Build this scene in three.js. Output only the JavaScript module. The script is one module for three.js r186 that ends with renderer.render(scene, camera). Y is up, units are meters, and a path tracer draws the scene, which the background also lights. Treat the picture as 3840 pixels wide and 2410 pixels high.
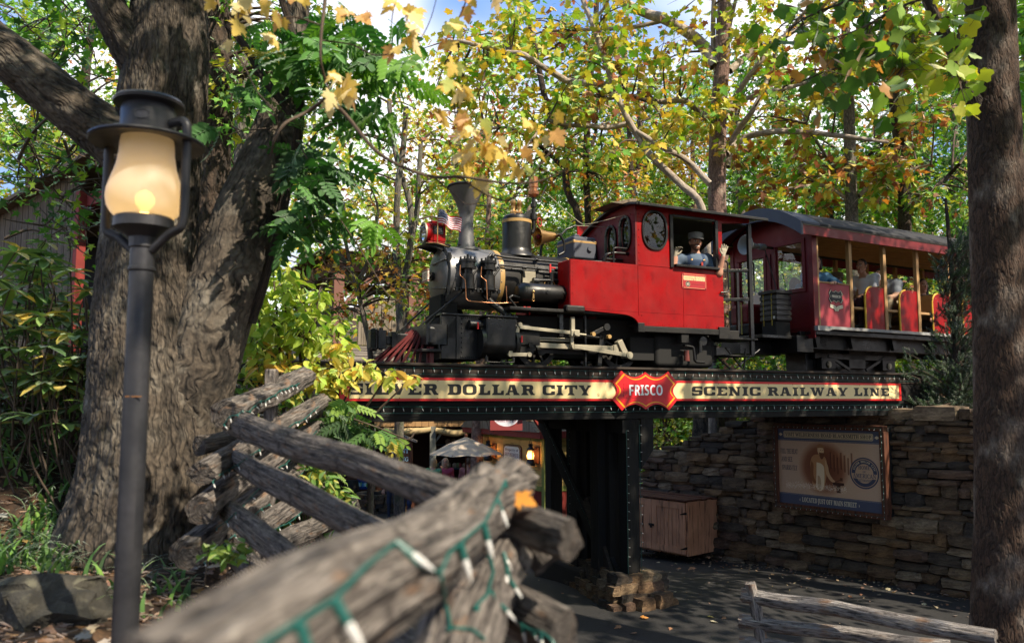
import * as THREE from 'three';
import { RoundedBoxGeometry } from 'three/addons/geometries/RoundedBoxGeometry.js';
import { mergeGeometries, mergeVertices, toCreasedNormals } from 'three/addons/utils/BufferGeometryUtils.js';
import { ImprovedNoise } from 'three/addons/math/ImprovedNoise.js';
import { MarchingCubes } from 'three/addons/objects/MarchingCubes.js';

// ---------------------------------------------------------------- camera, sky, sun, exposure
const EYE = 2.6, PITCH = 5.6 * Math.PI / 180, FOC = 1874, CX = 1204.5, CY = 756;
const scene = new THREE.Scene();
const camera = new THREE.PerspectiveCamera(2 * Math.atan(CY / FOC) * 180 / Math.PI, 1024 / 642, 0.1, 900);
camera.position.set(0, EYE, 0);
camera.rotation.set(PITCH, 0, 0);
camera.focus = 10.4; camera.userData.fStop = 2.2;
const renderer = new THREE.WebGLRenderer({ antialias: true });
renderer.toneMapping = THREE.LinearToneMapping;
renderer.toneMappingExposure = 1.72;
renderer.shadowMap.enabled = true;
const SUN = new THREE.Vector3(0.50, 0.74, 0.45).normalize();
const sun = new THREE.DirectionalLight(0xfff0d8, 5);
sun.name = 'sun'; sun.position.copy(SUN).multiplyScalar(60).add(new THREE.Vector3(0, 0, -12)); sun.target.position.set(0, 0, -12);
sun.castShadow = true; sun.shadow.mapSize.set(4096, 4096);
Object.assign(sun.shadow.camera, { left: -35, right: 35, top: 35, bottom: -35, near: 1, far: 140 });
scene.add(sun, sun.target);
const perlin = new ImprovedNoise();
const clamp = THREE.MathUtils.clamp, lerp = THREE.MathUtils.lerp;
function fbm(x, y, z, o = 4) { let s = 0, a = .5; for (let i = 0; i < o; i++) { s += a * perlin.noise(x, y, z); x *= 2.03; y *= 2.03; z *= 2.03; a *= .5; } return s; }
{
  const W = 1024, H = 512, d = new Float32Array(W * H * 4);
  for (let j = 0; j < H; j++) for (let i = 0; i < W; i++) {
    const up = ((j + .5) / H - .5) * Math.PI, az = ((i + .5) / W - .5) * 2 * Math.PI;
    const y = Math.sin(up), x = Math.cos(az) * Math.cos(up), z = Math.sin(az) * Math.cos(up), yy = Math.max(y, 0);
    const h = Math.pow(1 - yy, 3);
    let c = [lerp(.1, .42, h), lerp(.24, .54, h), lerp(.6, .74, h)];
    const k = 1 / (yy + .22), n = fbm(x * k * 1.1 + 3.1, z * k * 1.1 + 1.7, 5.2, 5) + .55 * perlin.noise(x * 1.1 + 4.2, y, z * 1.1 + .4);
    const cl = clamp((n + .14) / .34, 0, 1), a = cl * cl * (3 - 2 * cl), w = 1.0 + .36 * fbm(x * 5, y * 5, z * 5, 3);
    for (let q = 0; q < 3; q++) d[(j * W + i) * 4 + q] = lerp(c[q], w * [1, 1, 1.02][q], a * .95) * (y < 0 ? .35 : 1);
    d[(j * W + i) * 4 + 3] = 1;
  }
  const t = new THREE.DataTexture(d, W, H, THREE.RGBAFormat, THREE.FloatType);
  t.mapping = THREE.EquirectangularReflectionMapping; t.magFilter = t.minFilter = THREE.LinearFilter; t.needsUpdate = true;
  scene.background = t; scene.environment = t;
}
// ---------------------------------------------------------------- helpers
const smooth = (a, b, x) => { const t = clamp((x - a) / (b - a), 0, 1); return t * t * (3 - 2 * t); };
function rng(s) { s |= 0; const f = () => { s = (s + 0x6d2b79f5) | 0; let t = Math.imul(s ^ (s >>> 15), 1 | s); t = (t + Math.imul(t ^ (t >>> 7), 61 | t)) ^ t; return ((t ^ (t >>> 14)) >>> 0) / 4294967296; }; f.r = (a, b) => a + (b - a) * f(); f.g = () => (f() + f() + f() - 1.5) * .82; f.pick = (l) => l[Math.floor(f() * l.length)]; f.dir = () => { let x, y, z, q; do { x = f() * 2 - 1; y = f() * 2 - 1; z = f() * 2 - 1; q = x * x + y * y + z * z; } while (q > 1 || q < .01); q = Math.sqrt(q); return V(x / q, y / q, z / q); }; return f; }
const V = (x, y, z) => new THREE.Vector3(x, y, z), PI = Math.PI, M4 = () => new THREE.Matrix4();
const ray = (px, py) => { const u = (px - CX) / FOC, v = (CY - py) / FOC, c = Math.cos(PITCH), s = Math.sin(PITCH); return V(u, v * c + s, -(c - v * s)); };
const at = (px, py, Z) => { const d = ray(px, py); return d.multiplyScalar(Z / -d.z).add(V(0, EYE, 0)); };      // a pixel of the photo at a distance
const onY = (px, py, y) => { const d = ray(px, py); return d.multiplyScalar((y - EYE) / d.y).add(V(0, EYE, 0)); };
const px2 = (v) => { const y = v.y - EYE, c = Math.cos(PITCH), s = Math.sin(PITCH), dz = -v.z * c + y * s, uy = y * c + v.z * s; return [CX + v.x / dz * FOC, CY - uy / dz * FOC, dz]; };
class Frame {
  constructor(o, deg) { this.o = o; this.a = deg * PI / 180; this.e = V(Math.cos(this.a), 0, -Math.sin(this.a)); this.n = V(Math.sin(this.a), 0, Math.cos(this.a)); }
  w(x, y, z) { return this.e.clone().multiplyScalar(x).addScaledVector(this.n, z).add(this.o).setY(this.o.y + y); }
  loc(px, py, z) { const d = ray(px, py), c = V(0, EYE, 0).sub(this.o), t = (z - this.n.dot(c)) / this.n.dot(d), p = c.addScaledVector(d, t); return V(this.e.dot(p), p.y, z); }
}
const WORLD = new Frame(V(0, 0, 0), 0);
const used = new Map();
function numbered(n) { const k = used.get(n) || 0; used.set(n, k + 1); return k ? n + '_' + String(k).padStart(3, '0') : n; }
function tag(o, label, category, group, kind) { if (label) o.userData.label = label; if (category) o.userData.category = category; if (group) o.userData.group = group; if (kind) o.userData.kind = kind; return o; }
// a thing: a Group at its base; its parts are given in the frame's coordinates
function thing(name, label, category, base = V(0, 0, 0), fr = WORLD, group) {
  const o = new THREE.Group(); o.name = numbered(name); scene.add(o);
  o.position.copy(fr.w(base.x, base.y, base.z)); o.rotation.y = fr.a; o.off = base.clone().negate();
  return tag(o, label, category, group);
}
function shadow(m) { m.castShadow = m.receiveShadow = true; return m; }
function prep(g) {
  g = g.index ? g.toNonIndexed() : g;
  if (!g.attributes.normal) g.computeVertexNormals();
  if (!g.attributes.uv) g.setAttribute('uv', new THREE.BufferAttribute(new Float32Array(g.attributes.position.count * 2), 2));
  for (const k of Object.keys(g.attributes)) if (!['position', 'normal', 'uv', 'color'].includes(k)) g.deleteAttribute(k);
  g.groups = []; return g;
}
function merge(list) {
  list = [].concat(list).flat(9).map(prep);
  if (list.some((g) => g.attributes.color)) for (const g of list) if (!g.attributes.color) g.setAttribute('color', new THREE.BufferAttribute(new Float32Array(g.attributes.position.count * 3).fill(1), 3));
  return list.length === 1 ? list[0] : mergeGeometries(list);
}
function boxUV(g, s = 1) {            // uv in metres, across the plane each face lies in
  const p = g.attributes.position, n = g.attributes.normal, u = g.attributes.uv;
  for (let i = 0; i < p.count; i += 3) {
    let nx = 0, ny = 0, nz = 0; for (let k = 0; k < 3; k++) { nx += Math.abs(n.getX(i + k)); ny += Math.abs(n.getY(i + k)); nz += Math.abs(n.getZ(i + k)); }
    for (let k = i; k < i + 3; k++) { const x = p.getX(k), y = p.getY(k), z = p.getZ(k); if (ny > nx && ny > nz) u.setXY(k, x * s, z * s); else if (nx > nz) u.setXY(k, z * s, y * s); else u.setXY(k, x * s, y * s); }
  }
  return g;
}
function part(parent, name, geoms, mat, label, uv = 1) {
  let g = merge(geoms); if (uv) boxUV(g, uv);
  if (parent.off) g = g.clone().translate(parent.off.x, parent.off.y, parent.off.z);
  const m = shadow(new THREE.Mesh(g, mat)); m.name = name; m.off = parent.off; parent.add(m);
  if (label) m.userData.label = label;
  return m;
}
function single(name, geoms, mat, label, category, base = V(0, 0, 0), fr = WORLD, group, uv = 1) {     // a thing of one mesh
  const g = merge(geoms).clone(); if (uv) boxUV(g, uv); g.translate(-base.x, -base.y, -base.z);
  const m = shadow(new THREE.Mesh(g, mat)); m.name = numbered(name); m.position.copy(fr.w(base.x, base.y, base.z)); m.rotation.y = fr.a; scene.add(m);
  return tag(m, label, category, group);
}
function struct(name, g, mat) { const m = shadow(new THREE.Mesh(g, mat)); m.name = name; m.userData.kind = 'structure'; scene.add(m); return m; }
function copyOf(o, label) { const c = o.clone(); c.name = numbered(o.name.replace(/_\d{3}$/, '')); if (label) c.userData.label = label; scene.add(c); return c; }
// geometry
const box = (w, h, d, x = 0, y = 0, z = 0, r = .008) => (r ? new RoundedBoxGeometry(w, h, d, 1, Math.min(r, w / 3, h / 3, d / 3)) : new THREE.BoxGeometry(w, h, d)).translate(x, y, z);
const bx = (x0, x1, y0, y1, z0, z1, r = .008) => box(Math.abs(x1 - x0), Math.abs(y1 - y0), Math.abs(z1 - z0), (x0 + x1) / 2, (y0 + y1) / 2, (z0 + z1) / 2, r);
const cyl = (r0, r1, h, x = 0, y = 0, z = 0, ax = 'y', seg = 20) => { const g = new THREE.CylinderGeometry(r1, r0, h, seg); if (ax === 'x') g.rotateZ(-PI / 2); if (ax === 'z') g.rotateX(PI / 2); return g.translate(x, y, z); };
function lathe(pts, x = 0, y = 0, z = 0, seg = 28, ax = 'y') { const g = new THREE.LatheGeometry(pts.map((p) => new THREE.Vector2(Math.max(p[0], 1e-4), p[1])), seg); const q = toCreasedNormals(g, .7); if (ax === 'x') q.rotateZ(-PI / 2); if (ax === 'z') q.rotateX(PI / 2); return q.translate(x, y, z); }
const tube = (pts, r = .01, seg = 0, rad = 8, closed = false) => new THREE.TubeGeometry(new THREE.CatmullRomCurve3(pts, closed, 'catmullrom', .2), seg || pts.length * 5, r, rad, closed);
function bar(a, b, w, h = w, r = .004) {   // a squared bar between two points
  const d = b.clone().sub(a), L = d.length(), g = box(L, h, w, 0, 0, 0, r), x = d.normalize(), up = Math.abs(x.y) > .97 ? V(1, 0, 0) : V(0, 1, 0), z = x.clone().cross(up).normalize(), y = z.clone().cross(x);
  return g.applyMatrix4(M4().makeBasis(x, y, z).setPosition(a.clone().add(b).multiplyScalar(.5)));
}
function rod(a, b, r, seg = 10, r1 = r) { const d = b.clone().sub(a), g = new THREE.CylinderGeometry(r1, r, d.length(), seg); g.applyQuaternion(new THREE.Quaternion().setFromUnitVectors(V(0, 1, 0), d.clone().normalize())); return g.translate((a.x + b.x) / 2, (a.y + b.y) / 2, (a.z + b.z) / 2); }
const ball = (r, x, y, z, sx = 1, sy = 1, sz = 1, n = 12) => new THREE.SphereGeometry(r, n, Math.ceil(n * .7)).scale(sx, sy, sz).translate(x, y, z);
function plate(pts, depth, holes = [], bevel = 0, cs = 12) { const s = pts instanceof THREE.Path ? pts : new THREE.Shape(pts.map((p) => new THREE.Vector2(p[0], p[1]))); for (const h of holes) s.holes.push(h instanceof THREE.Path ? h : new THREE.Path(h.map((p) => new THREE.Vector2(p[0], p[1])))); return new THREE.ExtrudeGeometry(s, { depth, bevelEnabled: bevel > 0, bevelSize: bevel, bevelThickness: bevel, bevelSegments: 1, curveSegments: cs }); }
function ovalPts(cx, cy, rx, ry, n = 28, p = 2.4) { const o = []; for (let i = 0; i < n; i++) { const a = i / n * 2 * PI, c = Math.cos(a), s = Math.sin(a); o.push([cx + rx * Math.sign(c) * Math.abs(c) ** (2 / p), cy + ry * Math.sign(s) * Math.abs(s) ** (2 / p)]); } return o; }
function ring(outer, inner, depth) { return plate(outer, depth, [inner]); }
function lump(g, amp, freq, seed) { const p = g.attributes.position, v = V(0, 0, 0); for (let i = 0; i < p.count; i++) { v.fromBufferAttribute(p, i); const n = fbm(v.x * freq + seed, v.y * freq + seed * 1.7, v.z * freq, 3), m = fbm(v.x * freq + 31 + seed, v.y * freq, v.z * freq + seed, 3), k = fbm(v.x * freq, v.y * freq + 17 + seed, v.z * freq + 9, 3); p.setXYZ(i, v.x + n * amp, v.y + m * amp, v.z + k * amp); } return g; }
function roughBox(w, h, d, seg, amp, freq, seed, soft = .25) {    // an uneven block, welded so that its faces stay closed
  let g = new THREE.BoxGeometry(1, 1, 1, seg, seg, seg); g.deleteAttribute('uv'); g.deleteAttribute('normal'); g = mergeVertices(g);
  const p = g.attributes.position; for (let i = 0; i < p.count; i++) { const v = V(p.getX(i), p.getY(i), p.getZ(i)), q = v.clone().normalize().multiplyScalar(.58); v.lerp(q, soft); p.setXYZ(i, v.x * w, v.y * h, v.z * d); }
  lump(g, amp, freq, seed); g = g.toNonIndexed(); g.computeVertexNormals(); return toCreasedNormals(g, .5);
}
// a limb: a tube of changing radius along points, its bark pushed in and out; u, v in metres
function limbGeo(pts, radii, { rings = 40, rad = 14, bark = 0, lo = 0, seed = 1, flare = 0, cap = false, flat = 1 } = {}) {
  const curve = new THREE.CatmullRomCurve3(pts, false, 'centripetal'), L = curve.getLength(), fr = curve.computeFrenetFrames(rings), pos = [], uv = [], idx = [], v = V(0, 0, 0);
  for (let i = 0; i <= rings; i++) {
    const t = i / rings, c = curve.getPointAt(t), u = t * (radii.length - 1), k = Math.min(Math.floor(u), radii.length - 2); let r = lerp(radii[k], radii[k + 1], u - k);
    for (let j = 0; j <= rad; j++) {
      const a = j / rad * 2 * PI, ca = Math.cos(a), sa = Math.sin(a) * flat; let rr = r;
      if (flare) rr *= 1 + flare * Math.exp(-t * L * 3.2) * (1 + .45 * Math.sin(a * 5 + seed) + .3 * Math.sin(a * 3 + seed * 2));
      if (lo) rr *= 1 + lo * fbm(ca * 1.2 + seed, sa * 1.2, t * L * 1.1 + seed, 3);
      if (bark) { const wv = fbm(ca * 3 + seed, sa * 3 + 7, t * L * 4, 2) * .8, q = perlin.noise(ca * r * 30 + wv, sa * r * 30 + seed, t * L * 5), q2 = perlin.noise(ca * r * 75 + wv * 2, sa * r * 75, t * L * 13 + seed), q3 = perlin.noise(ca * r * 12 + 5, sa * r * 12, t * L * 3 + seed); rr += bark * (Math.min(Math.abs(q) * 4, 1) * .7 - .6 + .5 * Math.min(Math.abs(q2) * 4, 1) + .5 * q3); }
      v.copy(c).addScaledVector(fr.normals[i], ca * rr).addScaledVector(fr.binormals[i], sa * rr); pos.push(v.x, v.y, v.z); uv.push(j / rad * Math.max(1, Math.round(2 * PI * radii[0])) , t * L);
    }
  }
  for (let i = 0; i < rings; i++) for (let j = 0; j < rad; j++) { const a = i * (rad + 1) + j, b = a + rad + 1; idx.push(a, a + 1, b, b, a + 1, b + 1); }
  if (cap) for (const e of [0, rings]) { const c = curve.getPointAt(e / rings), n = pos.length / 3; pos.push(c.x, c.y, c.z); uv.push(.5, .5); for (let j = 0; j < rad; j++) { const a = e * (rad + 1) + j; e ? idx.push(a, a + 1, n) : idx.push(a + 1, a, n); } }
  const g = new THREE.BufferGeometry(); g.setAttribute('position', new THREE.Float32BufferAttribute(pos, 3)); g.setAttribute('uv', new THREE.Float32BufferAttribute(uv, 2)); g.setIndex(idx); g.computeVertexNormals();
  const n = g.attributes.normal; for (let i = 0; i <= rings; i++) { const a = i * (rad + 1), b = a + rad, s = V(n.getX(a) + n.getX(b), n.getY(a) + n.getY(b), n.getZ(a) + n.getZ(b)).normalize(); n.setXYZ(a, s.x, s.y, s.z); n.setXYZ(b, s.x, s.y, s.z); }
  return cap ? toCreasedNormals(g, 1) : g;
}
// ---------------------------------------------------------------- textures and materials
const h2 = (x, y) => { let n = Math.imul(x | 0, 374761393) + Math.imul(y | 0, 668265263) | 0; n = Math.imul(n ^ (n >>> 13), 1274126177); return ((n ^ (n >>> 16)) >>> 0) / 4294967296; };
function tn(x, y, px, py, s = 0) { const ix = Math.floor(x), iy = Math.floor(y), fx = x - ix, fy = y - iy, u = fx * fx * (3 - 2 * fx), v = fy * fy * (3 - 2 * fy), m = (a, b) => ((a % b) + b) % b, a = h2(m(ix, px) + s * 131, m(iy, py)), b = h2(m(ix + 1, px) + s * 131, m(iy, py)), c = h2(m(ix, px) + s * 131, m(iy + 1, py)), d = h2(m(ix + 1, px) + s * 131, m(iy + 1, py)); return lerp(lerp(a, b, u), lerp(c, d, u), v); }
function tf(u, v, fx, fy, o = 4, s = 0) { let r = 0, a = .5, t = 0; for (let i = 0; i < o; i++) { r += a * tn(u * fx, v * fy, fx, fy, s + i * 7); t += a; a *= .55; fx *= 2; fy *= 2; } return r / t; }   // tileable, 0..1
function pix(n, f, srgb, rep, m = n) {
  const d = new Uint8Array(n * m * 4); for (let j = 0; j < m; j++) for (let i = 0; i < n; i++) { const c = f(i / n, j / m), o = (j * n + i) * 4; if (c.length) { d[o] = clamp(c[0], 0, 1) * 255; d[o + 1] = clamp(c[1], 0, 1) * 255; d[o + 2] = clamp(c[2], 0, 1) * 255; } else d[o] = d[o + 1] = d[o + 2] = clamp(c, 0, 1) * 255; d[o + 3] = 255; }
  const t = new THREE.DataTexture(d, n, m); t.magFilter = THREE.LinearFilter; t.minFilter = THREE.LinearMipmapLinearFilter; t.wrapS = t.wrapT = THREE.RepeatWrapping; if (srgb) t.colorSpace = THREE.SRGBColorSpace; if (rep) t.repeat.set(rep, rep); t.needsUpdate = true; return t;
}
const mix3 = (a, b, t) => [lerp(a[0], b[0], t), lerp(a[1], b[1], t), lerp(a[2], b[2], t)], sc3 = (a, s) => [a[0] * s, a[1] * s, a[2] * s];
const std = (o) => new THREE.MeshStandardMaterial(o), phy = (o) => new THREE.MeshPhysicalMaterial(o);
const C = (r, g, b) => new THREE.Color().setRGB(r, g, b);
function canvasTex(w, h, draw) { const c = document.createElement('canvas'); c.width = w; c.height = h; draw(c.getContext('2d'), w, h); const t = new THREE.CanvasTexture(c); t.colorSpace = THREE.SRGBColorSpace; return t; }
const M = {};
{
  // painted or bare metal and paint get fine, uneven wear
  const paint = (n, a, b, s, amp = .5) => pix(256, (u, v) => mix3(a, b, clamp((tf(u, v, 5, 5, 5, s) - .5) * 2.2 * amp + .5 + (tf(u, v, 60, 60, 2, s + 3) - .5) * .25, 0, 1)), true);
  const rough = (lo, hi, s) => pix(256, (u, v) => lerp(lo, hi, clamp(tf(u, v, 6, 6, 5, s) * 1.6 - .3, 0, 1)));
  const grain = pix(256, (u, v) => tf(u, v, 40, 40, 3, 9));
  M.red = phy({ map: pix(512, (u, v) => { const a = clamp((tf(u, v, 4, 4, 5, 1) - .5) * 1.6 + .5, 0, 1), st = clamp(tf(u, v, 46, 3, 4, 6) * 3 - 1.7, 0, 1), so = clamp(tf(u, v, 9, 7, 5, 8) * 4 - 2.5, 0, 1), ch = clamp(tf(u, v, 60, 60, 3, 3) * 9 - 6.9, 0, 1); let c = mix3([.6, .01, .016], [.5, .018, .026], a); c = mix3(c, [.56, .14, .14], st * .42); c = mix3(c, [.36, .03, .03], so * .5); return mix3(c, [.3, .1, .09], ch * .6); }, true), roughnessMap: rough(.25, .62, 2), roughness: 1, specularIntensity: .55, bumpMap: grain, bumpScale: .0006 });
  M.darkRed = phy({ map: paint(0, [.46, .035, .065], [.36, .02, .045], 5), roughnessMap: rough(.35, .7, 6), roughness: 1, bumpMap: grain, bumpScale: .0006 });
  M.barnRed = std({ map: paint(0, [.56, .2, .17], [.44, .14, .12], 11), roughness: .75 });
  M.black = phy({ map: paint(0, [.06, .06, .063], [.11, .107, .1], 15), roughnessMap: rough(.2, .55, 16), roughness: 1, bumpMap: grain, bumpScale: .001 });
  M.iron = std({ map: paint(0, [.075, .072, .07], [.15, .14, .125], 19), roughnessMap: rough(.4, .75, 20), roughness: 1, metalness: .2, bumpMap: grain, bumpScale: .0014 });
  M.smoke = std({ map: paint(0, [.36, .36, .37], [.5, .5, .5], 23), roughnessMap: rough(.32, .55, 24), roughness: 1, metalness: .4, bumpMap: grain, bumpScale: .001 });
  M.steel = std({ map: paint(0, [.56, .53, .46], [.7, .67, .58], 27), roughness: .5, metalness: .3, bumpMap: grain, bumpScale: .0008 });
  M.brass = std({ color: C(.62, .36, .14), roughness: .28, metalness: .9 });
  M.copper = std({ color: C(.5, .22, .11), roughness: .35, metalness: .9 });
  M.gold = std({ color: C(.42, .26, .09), roughness: .45 });
  M.blue = std({ map: paint(0, [.24, .26, .31], [.3, .32, .36], 31), roughness: .7 });
  M.yellow = std({ color: C(.62, .38, .03), roughness: .5 });
  M.cream = std({ color: C(.72, .58, .32), roughness: .55 });
  M.lampIron = phy({ map: paint(0, [.16, .165, .18], [.25, .25, .265], 35), roughnessMap: rough(.3, .6, 36), roughness: 1, metalness: .3, bumpMap: grain, bumpScale: .001 });
  M.glass = phy({ color: 0xffffff, transmission: 1, thickness: 0, roughness: .02, ior: 1.5 });
  M.green = std({ color: C(.01, .08, .068), roughness: .45 });
  M.bulb = phy({ color: C(.85, .85, .82), transmission: .5, thickness: 0, roughness: .5 });
  M.tan = std({ map: paint(0, [.70, .56, .38], [.6, .46, .3], 39), roughness: .7 });
  M.dark = std({ color: C(.006, .006, .006), roughness: .8 });
  M.white = std({ color: C(.75, .74, .7), roughness: .5 });
  M.plain = (r, g, b, rough = .8) => std({ color: C(r, g, b), roughness: rough });
  // sawn and weathered wood: the grain runs along u or along v
  const wood = (a, b, c, s, along) => { const f = (u, v) => { const [p, q] = along === 'u' ? [u, v] : [v, u]; return tf(p, q, 2, 36, 4, s) * .7 + tf(p, q, 6, 110, 2, s + 4) * .3; }; return [pix(512, (u, v) => { const g = f(u, v), m = tf(u, v, 4, 4, 4, s + 9); let k = mix3(a, b, clamp(g * 2.2 - .6, 0, 1)); k = mix3(k, c, clamp(m * 2.4 - 1.1, 0, 1) * .75); const w = clamp((.36 - g) * 9, 0, 1); return sc3(k, 1 - .75 * w); }, true), pix(512, (u, v) => clamp(f(u, v) * 1.7 - .35, 0, 1))]; };
  const mk = (k, a, b, c, s, along, bump, r = .9, rep = 1) => { const [m, n] = wood(a, b, c, s, along); m.repeat.set(rep, rep); n.repeat.set(rep, rep); M[k] = std({ map: m, bumpMap: n, bumpScale: bump, roughness: r }); };
  for (const [k, sd, al, pale] of [['rail', 51, 1, 0], ['railPale', 53, 1, .16]]) {  // pale copy: bleached wood, with missing sunlight also put into its colour
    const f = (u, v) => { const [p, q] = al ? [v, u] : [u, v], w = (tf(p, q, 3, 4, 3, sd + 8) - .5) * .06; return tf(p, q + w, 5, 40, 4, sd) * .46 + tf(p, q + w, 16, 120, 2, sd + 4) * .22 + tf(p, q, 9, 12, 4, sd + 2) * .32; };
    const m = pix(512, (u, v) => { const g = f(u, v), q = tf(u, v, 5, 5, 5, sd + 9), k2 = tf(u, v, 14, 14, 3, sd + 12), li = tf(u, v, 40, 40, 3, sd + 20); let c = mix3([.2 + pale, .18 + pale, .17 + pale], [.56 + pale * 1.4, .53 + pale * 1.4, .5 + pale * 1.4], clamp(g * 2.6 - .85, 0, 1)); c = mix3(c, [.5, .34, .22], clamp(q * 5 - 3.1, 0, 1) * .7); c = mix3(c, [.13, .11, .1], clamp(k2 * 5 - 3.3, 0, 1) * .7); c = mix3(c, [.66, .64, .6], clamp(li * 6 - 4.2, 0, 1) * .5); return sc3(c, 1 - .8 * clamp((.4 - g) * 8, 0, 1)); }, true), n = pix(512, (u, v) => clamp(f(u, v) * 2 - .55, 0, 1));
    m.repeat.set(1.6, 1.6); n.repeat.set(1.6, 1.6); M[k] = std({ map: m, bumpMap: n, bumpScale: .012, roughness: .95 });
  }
  mk('fascia', [.13, .1, .085], [.3, .25, .21], [.2, .19, .17], 55, 'u', .004);
  mk('tarred', [.03, .027, .025], [.075, .07, .065], [.05, .045, .04], 57, 'v', .004);
  mk('tarredX', [.03, .027, .025], [.075, .07, .065], [.05, .045, .04], 58, 'u', .004);
  mk('greyBoard', [.36, .33, .29], [.56, .52, .46], [.42, .36, .29], 61, 'v', .003);
  mk('shed', [.3, .27, .22], [.46, .41, .33], [.36, .3, .23], 64, 'v', .003);
  mk('oldBoard', [.35, .32, .3], [.62, .59, .55], [.45, .38, .32], 62, 'u', .004);
  mk('cabinet', [.74, .52, .38], [.84, .61, .46], [.66, .46, .33], 63, 'v', .0015, .75);
  mk('brown', [.28, .15, .09], [.4, .23, .14], [.3, .17, .11], 65, 'v', .002, .75);
  mk('kiosk', [.72, .6, .34], [.8, .68, .42], [.66, .52, .3], 67, 'u', .002, .8);
  // bark
  const bark = (k, a, b, c, s, fx, fy, bump, rough = .95, rep = 1) => {
    const f = (u, v) => { const w = (tf(u, v, 8, 9, 3, s + 5) - .5) * .1, q = Math.abs(tf(u + w, v, fx, fy, 2, s) - .5) * 2, q2 = Math.abs(tf(u + w * .5, v, fx * 2, fy * 2, 2, s + 8) - .5) * 2, r = tf(u, v, fx * 5, fy * 6, 3, s + 2); return clamp(Math.min(q * 4, 1) * .42 + Math.min(q2 * 3.5, 1) * .34 + r * .36 - .06, 0, 1); };
    const col = pix(512, (u, v) => { const g = f(u, v), m = tf(u, v, 5, 5, 5, s + 11); let q = mix3(a, b, clamp(g * 1.3 - .2, 0, 1)); q = mix3(q, c, clamp(m * 3 - 1.6, 0, 1)); return sc3(q, .8 + .4 * tf(u, v, 70, 70, 2, s + 1)); }, true), bm = pix(512, f);
    col.repeat.set(rep, rep); bm.repeat.set(rep, rep); M[k] = std({ map: col, bumpMap: bm, bumpScale: bump, roughness: rough });
  };
  bark('barkOak', [.09, .077, .064], [.32, .285, .245], [.48, .46, .42], 71, 18, 5, .02);
  bark('barkDark', [.09, .075, .06], [.27, .22, .18], [.3, .28, .25], 73, 18, 5, .02);
  bark('barkRight', [.11, .078, .06], [.28, .21, .165], [.45, .42, .39], 75, 26, 8, .012);
  bark('barkPale', [.5, .45, .4], [.66, .61, .55], [.4, .36, .3], 77, 4, 4, .004, .85);
  bark('barkPink', [.3, .23, .2], [.5, .4, .36], [.6, .56, .5], 79, 10, 6, .01);
  bark('barkGrey', [.25, .23, .21], [.46, .43, .4], [.34, .36, .28], 81, 12, 6, .01);
  bark('twig', [.2, .16, .13], [.36, .3, .25], [.44, .4, .35], 83, 6, 3, .003, .85);
  // stone, ground
  const stoneMap = (s) => pix(512, (u, v) => { const a = tf(u, v, 4, 6, 5, s), b = tf(u, v, 30, 30, 3, s + 5); return sc3(mix3([.95, .9, .82], [.62, .56, .5], clamp(a * 2 - .5, 0, 1)), .72 + .5 * b); }, true);
  const stoneBump = pix(512, (u, v) => tf(u, v, 8, 14, 5, 91) * .7 + tf(u, v, 60, 60, 2, 95) * .3), sm = stoneMap(90);
  M.stones = [[.24, .17, .11], [.17, .135, .1], [.31, .245, .17], [.12, .105, .09], [.21, .15, .12], [.28, .19, .11], [.085, .08, .078], [.36, .31, .24]].map((c) => std({ map: sm, color: C(...c), bumpMap: stoneBump, bumpScale: .012, roughness: .92 }));
  M.rock = std({ map: pix(512, (u, v) => { const a = tf(u, v, 5, 5, 6, 97), l = clamp(tf(u, v, 9, 9, 5, 99) * 5 - 2.9, 0, 1); return mix3(mix3([.13, .125, .11], [.27, .26, .23], clamp(a * 2 - .5, 0, 1)), [.42, .41, .34], l * .7); }, true), bumpMap: stoneBump, bumpScale: .02, roughness: .95 });
  M.mortar = std({ color: C(.025, .022, .02), roughness: 1 });
  M.asphalt = std({ map: pix(1024, (u, v) => { const a = tf(u, v, 3, 3, 5, 101), g = tf(u, v, 230, 230, 2, 105), st = clamp(tf(u, v, 7, 5, 4, 107) * 4 - 2.2, 0, 1), cr = clamp(1 - Math.abs(tf(u, v, 4, 4, 5, 131) - .5) * 90, 0, 1) * clamp(tf(u, v, 5, 5, 2, 133) * 6 - 3.2, 0, 1); return sc3(mix3([.12, .12, .123], [.175, .172, .168], clamp(a * 1.8 - .4, 0, 1) * .7 + st * .3), (.72 + .56 * g) * (1 - .6 * cr)); }, true, .33), bumpMap: pix(512, (u, v) => tf(u, v, 120, 120, 2, 109), false, .6), bumpScale: .003, roughness: .8 });
  M.soil = std({ map: pix(1024, (u, v) => { const a = tf(u, v, 5, 5, 6, 111), g = tf(u, v, 80, 80, 3, 113), h = tf(u, v, 34, 120, 2, 115), q = tf(u, v, 26, 26, 2, 117); let c = mix3([.2, .14, .1], [.36, .27, .19], clamp(a * 2 - .5, 0, 1)); c = mix3(c, [.5, .36, .2], clamp(q * 4 - 2.5, 0, 1) * .8); return sc3(c, .5 + .6 * g + .35 * (h - .5)); }, true, .5), bumpMap: pix(512, (u, v) => tf(u, v, 40, 40, 4, 119), false, .5), bumpScale: .03, roughness: 1 });
}
const leafMat = (r, g, b, t = .45) => phy({ color: C(r, g, b), transmission: t, thickness: 0, roughness: .92, side: THREE.DoubleSide });
const leafInst = leafMat(1, 1, 1, .5);
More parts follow.
